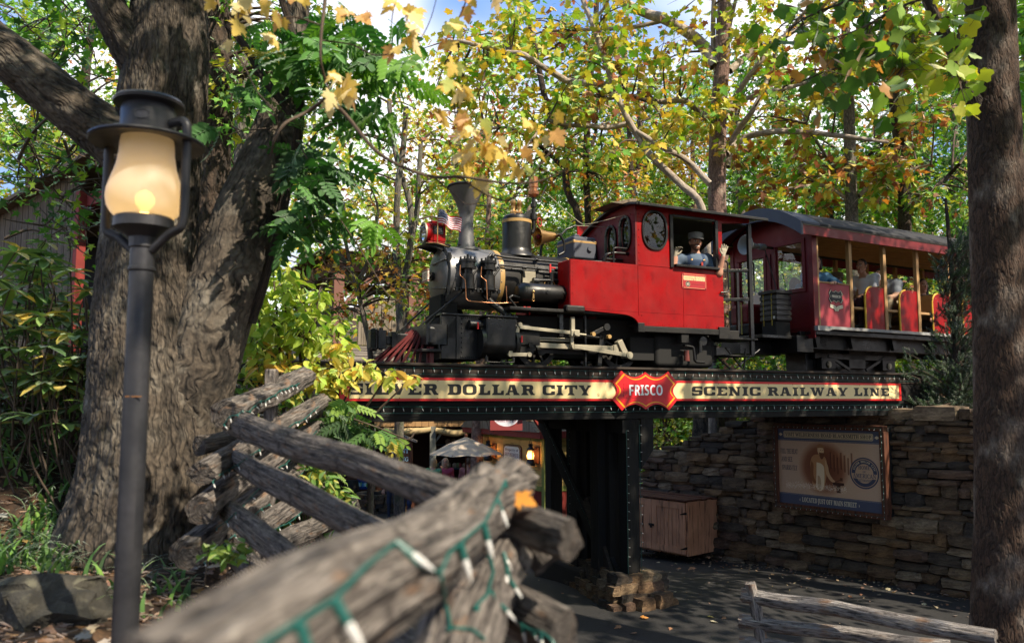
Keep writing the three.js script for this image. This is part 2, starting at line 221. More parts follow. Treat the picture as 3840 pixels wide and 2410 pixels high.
// ---------------------------------------------------------------- leaves
function leafShape(outline, fold = .25, droop = .25) {    // outline of one half, from stalk to tip: [x, along]; folded along the rib and bent towards the tip
  const pos = [], idx = [], uv = [], n = outline.length, L = outline[n - 1][1];
  const put = (x, y) => { const t = y / L; pos.push(x, -droop * t * t * L * .6 + Math.abs(x) * fold - .12 * Math.abs(x) * t, y); uv.push(.5 + x, t); return pos.length / 3 - 1; };
  for (const s of [1, -1]) { let m0 = put(0, outline[0][1]), e0 = m0; for (let i = 1; i < n; i++) { const y = outline[i][1], e = put(outline[i][0] * s, y), m = i === n - 1 ? e : put(0, outline[i].length > 2 ? outline[i][2] : y); s > 0 ? idx.push(m0, e0, e) : idx.push(m0, e, e0); if (m !== e) s > 0 ? idx.push(m0, e, m) : idx.push(m0, m, e); m0 = m; e0 = e; } }
  const g = new THREE.BufferGeometry(); g.setAttribute('position', new THREE.Float32BufferAttribute(pos, 3)); g.setAttribute('uv', new THREE.Float32BufferAttribute(uv, 2)); g.setIndex(idx); g.computeVertexNormals(); return g;
}
const LEAF = {
  maple: leafShape([[0, 0], [.2, -.1, .02], [.34, .02, .06], [.24, .12, .14], [.5, .28, .24], [.42, .36, .32], [.58, .55, .42], [.4, .5, .46], [.22, .46, .5], [.3, .66, .6], [.2, .68, .66], [.16, .82, .78], [0, 1]], .12, .35),
  star: leafShape([[0, 0], [.32, -.02, .1], [.16, .2, .22], [.48, .42, .4], [.16, .5, .55], [0, 1]], .15, .3),
  tulip: leafShape([[0, 0], [.3, -.02, .05], [.48, .2, .2], [.36, .42, .4], [.5, .72, .6], [.3, .88, .75], [0, .82]], .1, .3),
  oval: leafShape([[0, 0], [.15, .16], [.24, .42], [.17, .72], [0, 1]], .35, .35),
  long: leafShape([[0, 0], [.09, .15], [.15, .45], [.11, .78], [0, 1]], .4, .4),
  oak: leafShape([[0, 0], [.1, .18, .15], [.28, .28, .25], [.12, .4, .4], [.36, .58, .55], [.14, .7, .7], [.18, .86, .85], [0, 1]], .2, .3),
};
function pinnate(n = 5, L = .3, s = .1) { const list = []; for (let i = 0; i < n; i++) for (const q of [-1, 1]) { const t = .25 + .7 * i / n; list.push(LEAF.oval.clone().scale(s, s, s).rotateZ(q * .25).rotateY(q * (1.15 - .3 * t)).translate(0, -.16 * t * t * L, t * L)); } list.push(LEAF.oval.clone().scale(s * 1.1, s, s * 1.15).rotateX(.3).translate(0, -.16 * L, L)); list.push(tube([V(0, 0, 0), V(0, -.02 * L, .5 * L), V(0, -.16 * L, L)], .0022, 4, 4)); return merge(list); }
LEAF.pinnate = pinnate();
const leafTilt = new THREE.Quaternion(), lUp = V(0, 1, 0);
function leafM(r, p, size, hang = .4, out = null) {     // a leaf at p: rib outwards and down, blade turned up with some scatter
  const d = r.dir(); if (out) d.addScaledVector(out, 1.1); d.y = d.y * .6 - hang; d.normalize();
  const up = V(0, 1, 0).addScaledVector(r.dir(), .75).normalize(), x = up.clone().cross(d).normalize(), y = d.clone().cross(x), s = size * r.r(.65, 1.2);
  return M4().makeBasis(x.multiplyScalar(s), y.multiplyScalar(s), d.multiplyScalar(s)).setPosition(p);
}
const inView = (v, m = 60) => { const q = px2(v); return q[2] > .2 && q[0] > -m && q[0] < 2409 + m && q[1] > -m && q[1] < 1512 + m ? q[2] : 0; };
// puts leaves on a plant: the ones that show largest as parts, the rest as one mass
function foliage(parent, items, geo, palette, nParts = 0, name = 'leaf', mass = 'leaves', mats) {
  const v = V(0, 0, 0), off = parent.position; let near = [];
  if (nParts) { near = items.map((it, i) => { v.setFromMatrixPosition(it.m); const z = inView(v, -10), s = v.setFromMatrixColumn(it.m, 0).length(); return [z ? s / z : 0, i]; }).filter((q) => q[0] > 0).sort((a, b) => b[0] - a[0]).slice(0, nParts).map((q) => q[1]); }
  const isNear = new Set(near); mats = mats || palette.map((c) => leafMat(...c));
  for (const i of near) { const m = shadow(new THREE.Mesh(geo, mats[items[i].c])); m.name = name; m.matrixAutoUpdate = true; const t = items[i].m.clone(); t.elements[12] -= off.x; t.elements[13] -= off.y; t.elements[14] -= off.z; t.decompose(m.position, m.quaternion, m.scale); parent.add(m); }
  const rest = items.filter((_, i) => !isNear.has(i)); if (!rest.length) return;
  const im = shadow(new THREE.InstancedMesh(geo, leafInst, rest.length)); im.name = mass; im.userData.kind = 'stuff'; const col = new THREE.Color(), t = M4(), r = rng(rest.length);
  rest.forEach((it, i) => { t.copy(it.m); t.elements[12] -= off.x; t.elements[13] -= off.y; t.elements[14] -= off.z; im.setMatrixAt(i, t); const c = palette[it.c], k = r.r(.75, 1.25); im.setColorAt(i, col.setRGB(c[0] * k * r.r(.9, 1.1), c[1] * k, c[2] * k)); });
  parent.add(im); return im;
}
// ---------------------------------------------------------------- the ground
const B = new Frame(V(2.327, 0, -10), 26), RAIL = 2.985;
const FC = (() => { const p = at(1915, 770, 11.8); return new Frame(V(p.x, 0, p.z), 29); })();
const FW = (() => { const p = onY(1707, 1302, 0); return new Frame(V(p.x, 0, p.z), -52.4); })();
const inB = (x, z) => { const d = V(x, 0, z).sub(B.o); return [B.e.dot(d), B.n.dot(d)]; };
const inW = (x, z) => { const d = V(x, 0, z).sub(FW.o); return [FW.e.dot(d), FW.n.dot(d)]; };
const wallTop = (s) => s < -1.6 ? lerp(1.62, .9, smooth(-1.6, -4.5, s)) : lerp(1.62, 2.44, smooth(-1.8, 1.4, s));
const pathLeft = (Z) => Z < 6 ? -.5 : Z < 8 ? lerp(-.5, -1.2, (Z - 6) / 2) : Z < 12 ? lerp(-1.2, -2.3, (Z - 8) / 4) : lerp(-2.3, -14, smooth(12, 18, Z));
const lift = (x, Z) => .18 * smooth(12.8, 10.6, Z) * smooth(4.4, 2.4, x);
const baseY = (Z) => -.07 * Math.max(0, Math.min(Z, 28) - 12);
function H(x, z) {
  const Z = -z, b = baseY(Z) + lift(x, Z), d = pathLeft(Z) - x; let h = b;
  const [bx_, bz] = inB(x, z), [ws, wn] = inW(x, z);
  if (d > -.2) h = Math.max(h, lerp(b, 1.66, smooth(0, 1.25, d) * (1 - smooth(12, 17, Z))) + .06 * fbm(x * .9, z * .9, 2));
  const left = smooth(-4.75, -5.5, bx_), emb = left * smooth(2.6, 1.1, bz) * (1 - smooth(12.5, 19, Z) * smooth(-9, -5, x));
  h = Math.max(h, lerp(h, 2.72, emb));
  if (wn < .1) { const t = wallTop(ws); h = Math.max(h, lerp(b, t - .06 + .1 * Math.max(0, -wn - .3) + .1 * fbm(x, z, 7), smooth(-.02, -.3, wn) * smooth(-4.4, -2.3, ws))); }
  const near = smooth(6.6, 3, Z) * smooth(-1.6, -.2, x) * .0 + smooth(7, 4.2, Z);
  h = Math.max(h, lerp(h, 1.0 - .17 * Math.max(0, x) + .04 * fbm(x, z, 3), near * smooth(6, 2.5, x) * smooth(-30, -20, -Z)));
  if (Z > 30) h = lerp(h, 2.2 + .085 * (Z - 30) * (1 + fbm(x * .02, z * .02, 1)), smooth(30, 46, Z));
  const side = smooth(20, 60, Math.abs(x)); return h + side * (2 + .05 * Math.abs(x)) * smooth(2, 10, Z);
}
{
  const N = 280, pos = [], uv = [], idx = [], w = (t) => Math.sign(t) * (17 * Math.abs(t) + 330 * Math.abs(t) ** 5);
  for (let j = 0; j <= N; j++) for (let i = 0; i <= N; i++) { const x = w(i / N * 2 - 1), z = w(j / N * 2 - 1) - 9; const [, wn] = inW(x, z); pos.push(x, H(x, z) - (x > pathLeft(-z) && wn > -.05 && -z > 6 ? .02 : 0), z); uv.push(x, z); }
  for (let j = 0; j < N; j++) for (let i = 0; i < N; i++) { const a = j * (N + 1) + i, b = a + N + 1; idx.push(a, b, a + 1, a + 1, b, b + 1); }
  const g = new THREE.BufferGeometry(); g.setAttribute('position', new THREE.Float32BufferAttribute(pos, 3)); g.setAttribute('uv', new THREE.Float32BufferAttribute(uv, 2)); g.setIndex(idx); g.computeVertexNormals();
  struct('ground', g, M.soil);
}
{ // the asphalt path: a sheet of its own that follows the slope
  const pos = [], uv = [], idx = [], rows = 70, cols = 40;
  for (let j = 0; j <= rows; j++) { const Z = lerp(6.2, 36, (j / rows) ** 1.3), l = pathLeft(Z) + .1, q = FW.o.clone(), s = (-Z - FW.o.z) / FW.e.z, r = Math.min(9, Math.max(FW.o.x + FW.e.x * s, Z > 14 ? 2.6 : 0) - .02);
    for (let i = 0; i <= cols; i++) { const x = lerp(l, r, i / cols); pos.push(x, baseY(Z) + lift(x, Z) + .012 + .012 * fbm(x * .7, Z * .7, 4), -Z); uv.push(x, Z); } }
  for (let j = 0; j < rows; j++) for (let i = 0; i < cols; i++) { const a = j * (cols + 1) + i, b = a + cols + 1; idx.push(a, a + 1, b, a + 1, b + 1, b); }
  const g = new THREE.BufferGeometry(); g.setAttribute('position', new THREE.Float32BufferAttribute(pos, 3)); g.setAttribute('uv', new THREE.Float32BufferAttribute(uv, 2)); g.setIndex(idx); g.computeVertexNormals();
  struct('path', g, M.asphalt);
}
// ---------------------------------------------------------------- dry stone: shared lumps of stone
const stoneGeo = []; for (let i = 0; i < 12; i++) stoneGeo.push(boxUV(prep(roughBox(1, 1, 1, 3, .2, 1.8, i * 3.7 + 1, .33)), .6));
// lays stones (world matrices); the largest in view are parts, the others one mass
function layStones(parent, list, nParts, r) {
  const off = parent.position, size = (m) => { const v = V(m.elements[12], m.elements[13], m.elements[14]), z = inView(v, 0); return z ? V(m.elements[0], m.elements[1], m.elements[2]).length() * V(m.elements[4], m.elements[5], m.elements[6]).length() / z / z : 0; };
  const inv = M4().makeRotationY(-parent.rotation.y).multiply(M4().makeTranslation(-off.x, -off.y, -off.z));
  list = list.map((m) => [size(m), m]).sort((a, b) => b[0] - a[0]).map((q) => inv.clone().multiply(q[1]));
  list.slice(0, nParts).forEach((m) => { const s = shadow(new THREE.Mesh(r.pick(stoneGeo), r.pick(M.stones))); s.name = 'stone'; m.decompose(s.position, s.quaternion, s.scale); parent.add(s); });
  const rest = list.slice(nParts); if (!rest.length) return;
  const gs = rest.map((m) => r.pick(stoneGeo).clone().applyMatrix4(m)), k = shadow(new THREE.Mesh(mergeGeometries(gs), M.stones[1])); k.name = 'stones'; k.userData.kind = 'stuff'; parent.add(k);
}
{
  const r = rng(5), w = thing('retaining_wall', 'long dry stone retaining wall of flat brown stones behind the path', 'wall', V(0, 0, 0), FW), list = [];
  const core = [], s0 = -2.3, s1 = 6.4;
  for (let s = s0; s < s1; s += .4) core.push(bx(s, s + .402, baseY(-FW.w(s, 0, 0).z) - .3, wallTop(s + .2) - .12, -.55, -.1, 0));
  part(w, 'backing', core, M.mortar);
  for (let s = s0, row; s < s1;) s = s1;
  for (let y = -.45, k = 0; y < 2.5; k++) {
    const h = r.r(.06, .165);
    for (let s = s0 + r() * .2; s < s1;) {
      const L = r.r(.12, .5) * (.65 + h * 3.4), mid = s + L / 2, top = wallTop(mid), by = baseY(-FW.w(mid, 0, 0).z);
      if (y + h * .5 < top + .03 && y + h > by) { const batter = -.03 - (y) * .05, m = M4().makeRotationFromEuler(new THREE.Euler(r.g() * .05, r.g() * .09, r.g() * .05)).scale(V(L * 1.03, h * r.r(.8, 1.3), r.r(.25, .38))).setPosition(mid, y + h / 2 + r.g() * .012, batter - .03 + r.g() * .06); list.push(M4().makeRotationY(FW.a).setPosition(FW.o).multiply(m)); }
      s += L + .006;
    }
    y += h + .004;
  }
  layStones(w, list, 300, r);
}
// ---------------------------------------------------------------- string lights: a wire with sockets and bulbs
const bulbGeo = (() => { const paint = (g, c) => { g = prep(g); const a = new Float32Array(g.attributes.position.count * 3); for (let i = 0; i < a.length; i += 3) a.set(c, i); g.setAttribute('color', new THREE.BufferAttribute(a, 3)); return g; };
  return mergeGeometries([paint(cyl(.5, .42, 1, 0, .5, 0, 'y', 8), [.01, .085, .072]), paint(lathe([[.34, 1], [.4, 1.2], [.34, 1.7], [.16, 2.2], [0, 2.35]], 0, 0, 0, 8), [.58, .58, .56])]); })();
const bulbMat = std({ vertexColors: true, roughness: .3 });
function stringLight(label, fr, paths, bulbs, k, wire = .0028, name = 'string_light', group) {     // bulbs: [point, direction] in the frame
  const o = thing(name, label, 'string light', paths[0][0], fr, group);
  part(o, 'wire', paths.map((p) => tube(p, wire, p.length * 3, 5)), M.green, null, 0);
  for (const [p, d, s] of bulbs) { const m = shadow(new THREE.Mesh(bulbGeo, bulbMat)); m.name = 'bulb'; m.position.copy(p).add(o.off); m.quaternion.setFromUnitVectors(V(0, 1, 0), d.clone().normalize()); const q = k * (s || 1); m.scale.set(q, q * 1.9, q); o.add(m); }
  return o;
}
// ---------------------------------------------------------------- the railway bridge
const br = thing('railway_bridge', 'dark timber railway bridge carrying the red train over the path', 'bridge', V(-.3, 2.4, -1.05), B);
{
  const X0 = -5.2, X1 = 4.18;
  for (const [a, b] of [[X0, -3.9], [-3.894, -1.6], [-1.594, .9], [.906, 3.2], [3.206, X1]]) { part(br, 'fascia_board', bx(a, b, 2.83, 2.955, -.06, 0, .006), M.fascia); part(br, 'fascia_board', bx(a, b, 2.535, 2.826, -.07, -.012, .006), M.tarredX); }
  part(br, 'cap_board', bx(X0, X1 + .05, 2.957, 2.985, -.34, .035, .006), M.fascia);
  part(br, 'beam', [bx(X0, X1 - .12, 2.37, 2.53, -.3, -.03), bx(X0, X1 + .4, 2.4, 2.9, -.34, -.075)], M.tarredX, 'black lower timber beam');
  part(br, 'beam', bx(X0, X1 + .4, 2.37, 2.9, -2.1, -1.8), M.tarredX);
  part(br, 'deck', bx(X0 - 3, X1 + .6, 2.78, 2.84, -2.1, -.34), M.tarredX);
  for (let x = X0 - 3; x < X1 + .5; x += .42) part(br, 'tie', bx(x, x + .16, 2.842, 2.9, -1.95, -.36), M.tarred);
  for (const z of [-.75, -1.35]) part(br, 'rail', [bx(X0 - 6, X1 + 1.2, 2.902, 2.91, z - .04, z + .04, 0), bx(X0 - 6, X1 + 1.2, 2.91, 2.985, z - .016, z + .016, .004)], M.iron);
  for (let x = -1.3, k = 0; k < 1; k++) {
    const T = M.tarred, P = (z, a = .09) => part(br, 'post', bx(-.96 - a, -.96 + a, .4, 2.37, z - a, z + a), T);
    [-.14, -.75, -1.05, -1.4, -2.0].forEach((z) => P(z)); part(br, 'post', bx(-1.21, -1.08, .55, 2.37, -.62, -.44), T); part(br, 'post', bx(-.83, -.7, .5, 2.37, -1.3, -1.1), T);
    for (const [x, z] of [[-1.02, -.44], [-.9, -.92], [-1.02, -1.22]]) part(br, 'post', bx(x - .08, x + .08, .45, 2.37, z - .085, z + .085), T); part(br, 'crossbeam', bx(-1.1, -.82, 2.2, 2.36, -2.2, -.05), T);
    part(br, 'brace', bar(V(-1.09, 2.3, -2.1), V(-1.075, .42, -.2), .06, .2), T, 'long diagonal brace of the pier'); part(br, 'brace', bar(V(-1.12, 1.35, -.85), V(-1.12, .4, -.25), .05, .14), M.fascia);
    part(br, 'bracket', plate([[-.84, 1.78], [-.84, 2.37], [-.66, 2.37], [-.66, 2.0]], .2).translate(0, 0, -.24), T); part(br, 'bracket', plate([[-1.08, 2.37], [-1.08, 2.25], [-1.3, 2.37]], .2).translate(0, 0, -2.1), T);
  }
  for (const [x, y] of [[-3.2, 2.65], [-2.2, 2.87], [-.9, 2.6], [1.4, 2.88], [2.6, 2.6]]) part(br, 'bolt', cyl(.014, .014, .02, x, y, 0, 'z', 8), M.iron);
  part(br, 'abutment', [bx(X1 - .2, X1 + .5, 1.2, 2.37, -2.2, -.2)], M.tarred); part(br, 'abutment', [bx(X0 - .4, X0 + .1, .4, 2.37, -2.2, -.2)], M.tarred);
}
{ // stone footing of the pier
  const r = rng(9), o = thing('pier_footing', 'long footing of rough stones round the foot of the bridge pier', 'stone footing', V(-.95, 0, -1.3), B), list = [];
  part(o, 'core', [bx(-1.15, -.68, -.3, .45, -2.25, -.2, .05)], M.mortar); const xl = (z) => -1.27 + .36 * clamp(-z / 2.3, 0, 1), xr = (z) => -.62 + .08 * clamp(-z / 2.3, 0, 1);
  const add = (x, y, z, w, h, d, a) => list.push(M4().makeRotationY(B.a).setPosition(B.o).multiply(M4().makeRotationFromEuler(new THREE.Euler(r.g() * .1, a + r.g() * .2, r.g() * .1)).scale(V(w, h, d)).setPosition(x, y, z)));
  for (let row = 0; row < 4; row++) { const y = .2 + row * .1, inset = row * .03;
    for (let z = -2.3; z < -.05;) { const L = r.r(.12, .27); for (const q of [xl(z) + inset, xr(z) - inset]) add(q + r.g() * .03, y, z + L / 2, r.r(.16, .24), r.r(.1, .14), L, 0); z += L * .96; }
    for (let x = -1.22; x < -.66;) { const L = r.r(.14, .28); add(x + L / 2, y, .02 - inset + r.g() * .04, L, r.r(.1, .15), r.r(.16, .24), 0); add(x + L / 2 + .2, y, -2.3 + inset, L, .12, .22, 0); x += L * .96; } }
  for (let i = 0; i < 34; i++) { const z = r.r(-2.2, -.05); add(lerp(xl(z) + .1, xr(z) - .1, r()), .53 + r.g() * .03, z, r.r(.12, .22), r.r(.07, .12), r.r(.14, .26), r() * 3); }
  add(-.68, .25, .08, .26, .2, .2, .2); add(-.95, .24, .12, .22, .17, .18, .1);
  layStones(o, list, 220, r);
}
{ // the lights along the girder, on the pier
  const r = rng(21), row = (y, x0, x1, z, label, sag) => { const p = [], q = [], b = []; let up = 1; for (let x = x0; x < x1; x += .36) { p.push(V(x, y + .035 + r.g() * .003, z)); q.push(V(x, y - .035 + r.g() * .006, z)); }
    for (let x = x0; x < x1; x += .105 + r.g() * .012) { b.push([V(x, y - .035 * up * -1, z + .003), V(r.g() * .5, -up, .25)]); up = -up; } stringLight(label, B, [p, q], b, .012); };
  row(2.9, -4.6, 4.12, .008, 'string of clear bulbs along the top board of the bridge girder'); row(2.49, -4.5, 4.0, .004, 'string of clear bulbs along the lower edge of the bridge girder');
  const b = [], post = (x, z, y0, y1) => { const p = []; for (let y = y0, s = 1; y < y1; y += .105) { p.push(V(x + r.g() * .004, y, z)); b.push([V(x, y, z), V(s * .9, -.1 + r.g() * .3, .3)]); } return p; };
  stringLight('strings of clear bulbs down the black posts of the bridge pier', B, [post(-1.055, -.035, .45, 2.3), post(-.87, -.03, .4, 2.3), post(-1.08, -.72, .6, 2.2), post(-1.08, -1.38, .7, 2.2)], b, .0072);
  const d = [], dp = []; for (let t = 0; t < 1; t += .06) { dp.push(V(-1.125, 2.3 - 1.8 * t, -2.0 + 1.75 * t)); d.push([V(-1.125, 2.3 - 1.8 * t, -2.0 + 1.75 * t), V(-.7, .2, .5)]); }
  stringLight('string of clear bulbs along the slanting brace of the bridge pier', B, [dp], d, .0065);
}
// ---------------------------------------------------------------- the name board on the bridge: wide slab lettering drawn from stems, bars and serifs
function slab(c, text, x, y, h, gap) {     // returns the end of the line
  const s = h * .3, t = h * .2, f = h * .16;
  const poly = (p) => { c.beginPath(); p.forEach((q, i) => c[i ? 'lineTo' : 'moveTo'](q[0], q[1])); c.closePath(); c.fill(); };
  const R = (a, b, w, k) => c.fillRect(a, b, w, k);
  const serif = (cx, w, top) => top ? poly([[cx - w / 2, y], [cx + w / 2, y], [cx + w / 2 - f * .7, y + t], [cx - w / 2 + f * .7, y + t]]) : poly([[cx - w / 2, y + h], [cx + w / 2, y + h], [cx + w / 2 - f * .7, y + h - t], [cx - w / 2 + f * .7, y + h - t]]);
  const stem = (cx, w = s * 2) => { R(cx - s / 2, y, s, h); serif(cx, w, 1); serif(cx, w, 0); };
  const rr = (a, w, inner) => { const q = h * .3; c.beginPath(); c.roundRect(a, y, w, h, q); c.roundRect(a + s * .95, y + t, w - s * 1.9, h - 2 * t, inner || q * .4); c.fill('evenodd'); };
  for (const ch of text) {
    let w = h * .95;
    if (ch === ' ') w = h * .42;
    else if (ch === 'I') { w = s * 2; stem(x + w / 2); }
    else if (ch === 'L') { w = h * .92; stem(x + s); R(x + s, y + h - t, w - s - f, t); poly([[x + w, y + h * .55], [x + w, y + h], [x + w - f * 1.6, y + h], [x + w - f * 1.2, y + h * .62]]); }
    else if (ch === 'E') { w = h * .95; stem(x + s); R(x + s, y, w - s - f * .6, t); R(x + s, y + h - t, w - s - f * .6, t); R(x + s, y + h * .42, w - s * 2.2, t * .9); poly([[x + w, y], [x + w, y + h * .36], [x + w - f, y + h * .3], [x + w - f * 1.5, y]]); poly([[x + w, y + h], [x + w, y + h * .62], [x + w - f, y + h * .7], [x + w - f * 1.5, y + h]]); }
    else if (ch === 'T') { w = h * 1.05; R(x + f * .6, y, w - f * 1.2, t); R(x + w / 2 - s / 2, y, s, h); serif(x + w / 2, s * 2, 0); poly([[x, y + h * .42], [x, y], [x + f * 1.5, y], [x + f, y + h * .36]]); poly([[x + w, y + h * .42], [x + w, y], [x + w - f * 1.5, y], [x + w - f, y + h * .36]]); }
    else if (ch === 'D') { w = h * 1.02; serif(x + s, s * 2, 1); serif(x + s, s * 2, 0); c.beginPath(); c.moveTo(x + s * .5, y); c.lineTo(x + w * .68, y); c.quadraticCurveTo(x + w, y, x + w, y + h * .35); c.lineTo(x + w, y + h * .65); c.quadraticCurveTo(x + w, y + h, x + w * .68, y + h); c.lineTo(x + s * .5, y + h); c.closePath(); c.roundRect(x + s * 1.5, y + t, w - s * 2.5, h - 2 * t, h * .12); c.fill('evenodd'); }
    else if (ch === 'O') { w = h * 1.02; rr(x, w); }
    else if (ch === 'C') { w = h; c.save(); rr(x, w); c.restore(); c.save(); c.globalCompositeOperation = 'destination-out'; R(x + w - s * 1.05, y + h * .38, s * 1.2, h * .26); c.restore(); poly([[x + w, y], [x + w, y + h * .42], [x + w - f, y + h * .34], [x + w - f * 1.6, y]]); poly([[x + w, y + h * .95], [x + w, y + h * .62], [x + w - s, y + h * .62], [x + w - f * 1.6, y + h]]); }
    else if (ch === 'S') { w = h * .9; c.lineWidth = t * 1.15; c.save(); c.beginPath(); c.roundRect(x, y, w, h, h * .25); c.clip(); R(x, y, s, h * .55); R(x, y, w, t); R(x, y + h * .42, w, t * .95); R(x, y + h - t, w, t); R(x + w - s, y + h * .45, s, h * .55); c.restore(); poly([[x + w, y], [x + w, y + h * .36], [x + w - f, y + h * .28], [x + w - f * 1.5, y]]); poly([[x, y + h], [x, y + h * .66], [x + f, y + h * .74], [x + f * 1.5, y + h]]); }
    else if (ch === 'R') { w = h * 1.08; stem(x + s); c.beginPath(); c.moveTo(x + s, y); c.lineTo(x + w * .66, y); c.quadraticCurveTo(x + w * .9, y, x + w * .9, y + h * .3); c.quadraticCurveTo(x + w * .9, y + h * .56, x + w * .66, y + h * .58); c.lineTo(x + s, y + h * .58); c.closePath(); c.roundRect(x + s * 1.5, y + t, w * .9 - s * 2.5, h * .58 - 2 * t, h * .06); c.fill('evenodd'); poly([[x + w * .5, y + h * .5], [x + w * .78, y + h * .5], [x + w * .92, y + h * .85], [x + w, y + h * .85], [x + w, y + h], [x + w * .72, y + h]]); }
    else if (ch === 'A') { w = h * 1.12; poly([[x + w * .3, y], [x + w * .66, y], [x + w * .9, y + h], [x + w * .6, y + h], [x + w * .43, y + h * .2], [x + w * .26, y + h], [x + w * .12, y + h]]); R(x + w * .25, y + h * .56, w * .45, t * .8); serif(x + w * .17, w * .36, 0); serif(x + w * .78, w * .46, 0); }
    else if (ch === 'V') { w = h * 1.05; poly([[x + w * .08, y], [x + w * .4, y], [x + w * .6, y + h * .62], [x + w * .78, y], [x + w * .92, y], [x + w * .62, y + h], [x + w * .4, y + h]]); serif(x + w * .24, w * .48, 1); serif(x + w * .84, w * .34, 1); }
    else if (ch === 'Y') { w = h * 1.08; R(x + w / 2 - s / 2, y + h * .5, s, h * .5); poly([[x + w * .06, y], [x + w * .36, y], [x + w * .54, y + h * .42], [x + w * .76, y], [x + w * .92, y], [x + w * .64, y + h * .62], [x + w * .36, y + h * .62]]); serif(x + w * .22, w * .46, 1); serif(x + w * .84, w * .34, 1); serif(x + w / 2, s * 2, 0); }
    else if (ch === 'N') { w = h * 1.12; R(x + s * .5, y, s * .62, h); R(x + w - s * 1.05, y, s * .62, h); poly([[x + s * .3, y], [x + s * 1.4, y], [x + w - s * .45, y + h], [x + w - s * 1.45, y + h]]); serif(x + s * .8, s * 1.6, 0); serif(x + w - s * .75, s * 1.5, 1); serif(x + s * .6, s * 1.3, 1); }
    else if (ch === 'W') { w = h * 1.5; poly([[x + w * .06, y], [x + w * .27, y], [x + w * .38, y + h * .62], [x + w * .47, y], [x + w * .62, y], [x + w * .73, y + h * .62], [x + w * .82, y], [x + w * .93, y], [x + w * .76, y + h], [x + w * .63, y + h], [x + w * .52, y + h * .42], [x + w * .42, y + h], [x + w * .27, y + h]]); serif(x + w * .17, w * .34, 1); serif(x + w * .54, w * .3, 1); serif(x + w * .87, w * .26, 1); }
    x += w + gap;
  }
  return x - gap;
}
function fitSlab(c, text, x0, x1, y, h, color) {       // measured once, then drawn on a sheet of its own so that cut-outs stay in the letters
  const t = document.createElement('canvas'); t.width = 2048; t.height = Math.ceil(h + 4); const q = t.getContext('2d'); const w = slab(q, text, 0, 2, h, h * .1); q.clearRect(0, 0, 2048, h + 4); q.fillStyle = color; slab(q, text, 0, 2, h, h * .1);
  c.drawImage(t, 0, 0, w, h + 4, x0, y - 2, x1 - x0, h + 4);
}
function shieldPts(w, h) {    // a wide hide-shaped shield: points at the corners, scalloped between
  const s = new THREE.Shape(), a = w / 2, b = h / 2; s.moveTo(-a, b * .42); s.lineTo(-a * .72, b); s.quadraticCurveTo(-a * .36, b * .4, 0, b * .95); s.quadraticCurveTo(a * .36, b * .4, a * .72, b); s.lineTo(a, b * .42); s.quadraticCurveTo(a * .72, 0, a, -b * .42); s.lineTo(a * .72, -b); s.quadraticCurveTo(a * .36, -b * .4, 0, -b * .95); s.quadraticCurveTo(-a * .36, -b * .4, -a * .72, -b); s.lineTo(-a, -b * .42); s.quadraticCurveTo(-a * .72, 0, -a, b * .42); return s;
}
{
  const X0 = -4.52, X1 = 3.68, Y0 = 2.585, Y1 = 2.83, S = 2048 / 4.4;
  const o = thing('name_board', 'long cream sign board with slab lettering and red edges on the bridge', 'sign', V(-.4, 2.7, .03), B);
  part(o, 'border', bx(X0, X1, Y0, Y1, 0, .028, .003), M.plain(.62, .012, .012, .45));
  const letters = (x0, x1, text, a, b, extra) => { const t = canvasTex(2048, 96, (c, w, h) => { c.fillStyle = '#ecd49b'; c.fillRect(0, 0, w, h); const k = w / (x1 - x0); c.fillStyle = '#1b1a17'; fitSlab(c, text, (a - x0) * k, (b - x0) * k, h * .2, h * .6, '#1b1a17'); if (extra) { c.lineWidth = 2; c.strokeStyle = '#1b1a17'; const q = (1.52 - 1.46 - .0 + extra - x0) * k; c.beginPath(); c.arc(q, h * .78, 9, 0, 7); c.stroke(); c.font = 'bold 13px sans-serif'; c.textAlign = 'center'; c.fillText('R', q, h * .78 + 5); } });
    const g = new THREE.BoxGeometry(x1 - x0, .19, .006).translate((x0 + x1) / 2, 2.707, .031); const u = g.attributes.uv; const q = part(o, 'lettered_panel', g, std({ map: t, roughness: .5 }), null, 0); return q; };
  letters(X0 + .1, -1.02, 'SILVER DOLLAR CITY', -4.43, -1.58, -1.545); letters(-.7, X1 - .06, 'SCENIC RAILWAY LINE', -.12, 3.42);
  for (let x = X0 + .2; x < X1; x += .42) for (const y of [2.617, 2.797]) part(o, 'screw', cyl(.005, .005, .004, x, y, .036, 'z', 6), M.plain(.3, .2, .1));
  const y = 2.705, x = -.83, sh = thing('shield_sign', 'red and yellow shield sign reading FRISCO in the middle of the bridge', 'sign', V(x, y, .04), B);
  const lay = (n, w, h, z, m, d = .012) => part(sh, n, plate(shieldPts(w, h), d).translate(x, y, z), m);
  lay('shield', .95, .47, .034, M.plain(.6, .012, .015, .35), .02); lay('yellow_line', .87, .405, .0545, M.plain(.85, .38, .012, .4), .002); lay('red_field', .825, .37, .057, M.plain(.6, .012, .015, .35), .002);
  const t = canvasTex(512, 128, (c, w, h) => { c.fillStyle = '#c8101c'; c.fillRect(0, 0, w, h); c.font = 'bold 118px sans-serif'; c.textAlign = 'center'; c.fillStyle = '#7a2530'; c.save(); c.translate(w / 2 + 4, h * .84); c.scale(.98, 1.12); c.fillText('FRISCO', 0, 0); c.fillStyle = '#f2f1f4'; c.fillText('FRISCO', -5, -3); c.restore(); });
  part(sh, 'lettering', new THREE.BoxGeometry(.64, .165, .003).translate(x, y, .062), std({ map: t, roughness: .4 }), null, 0);
}
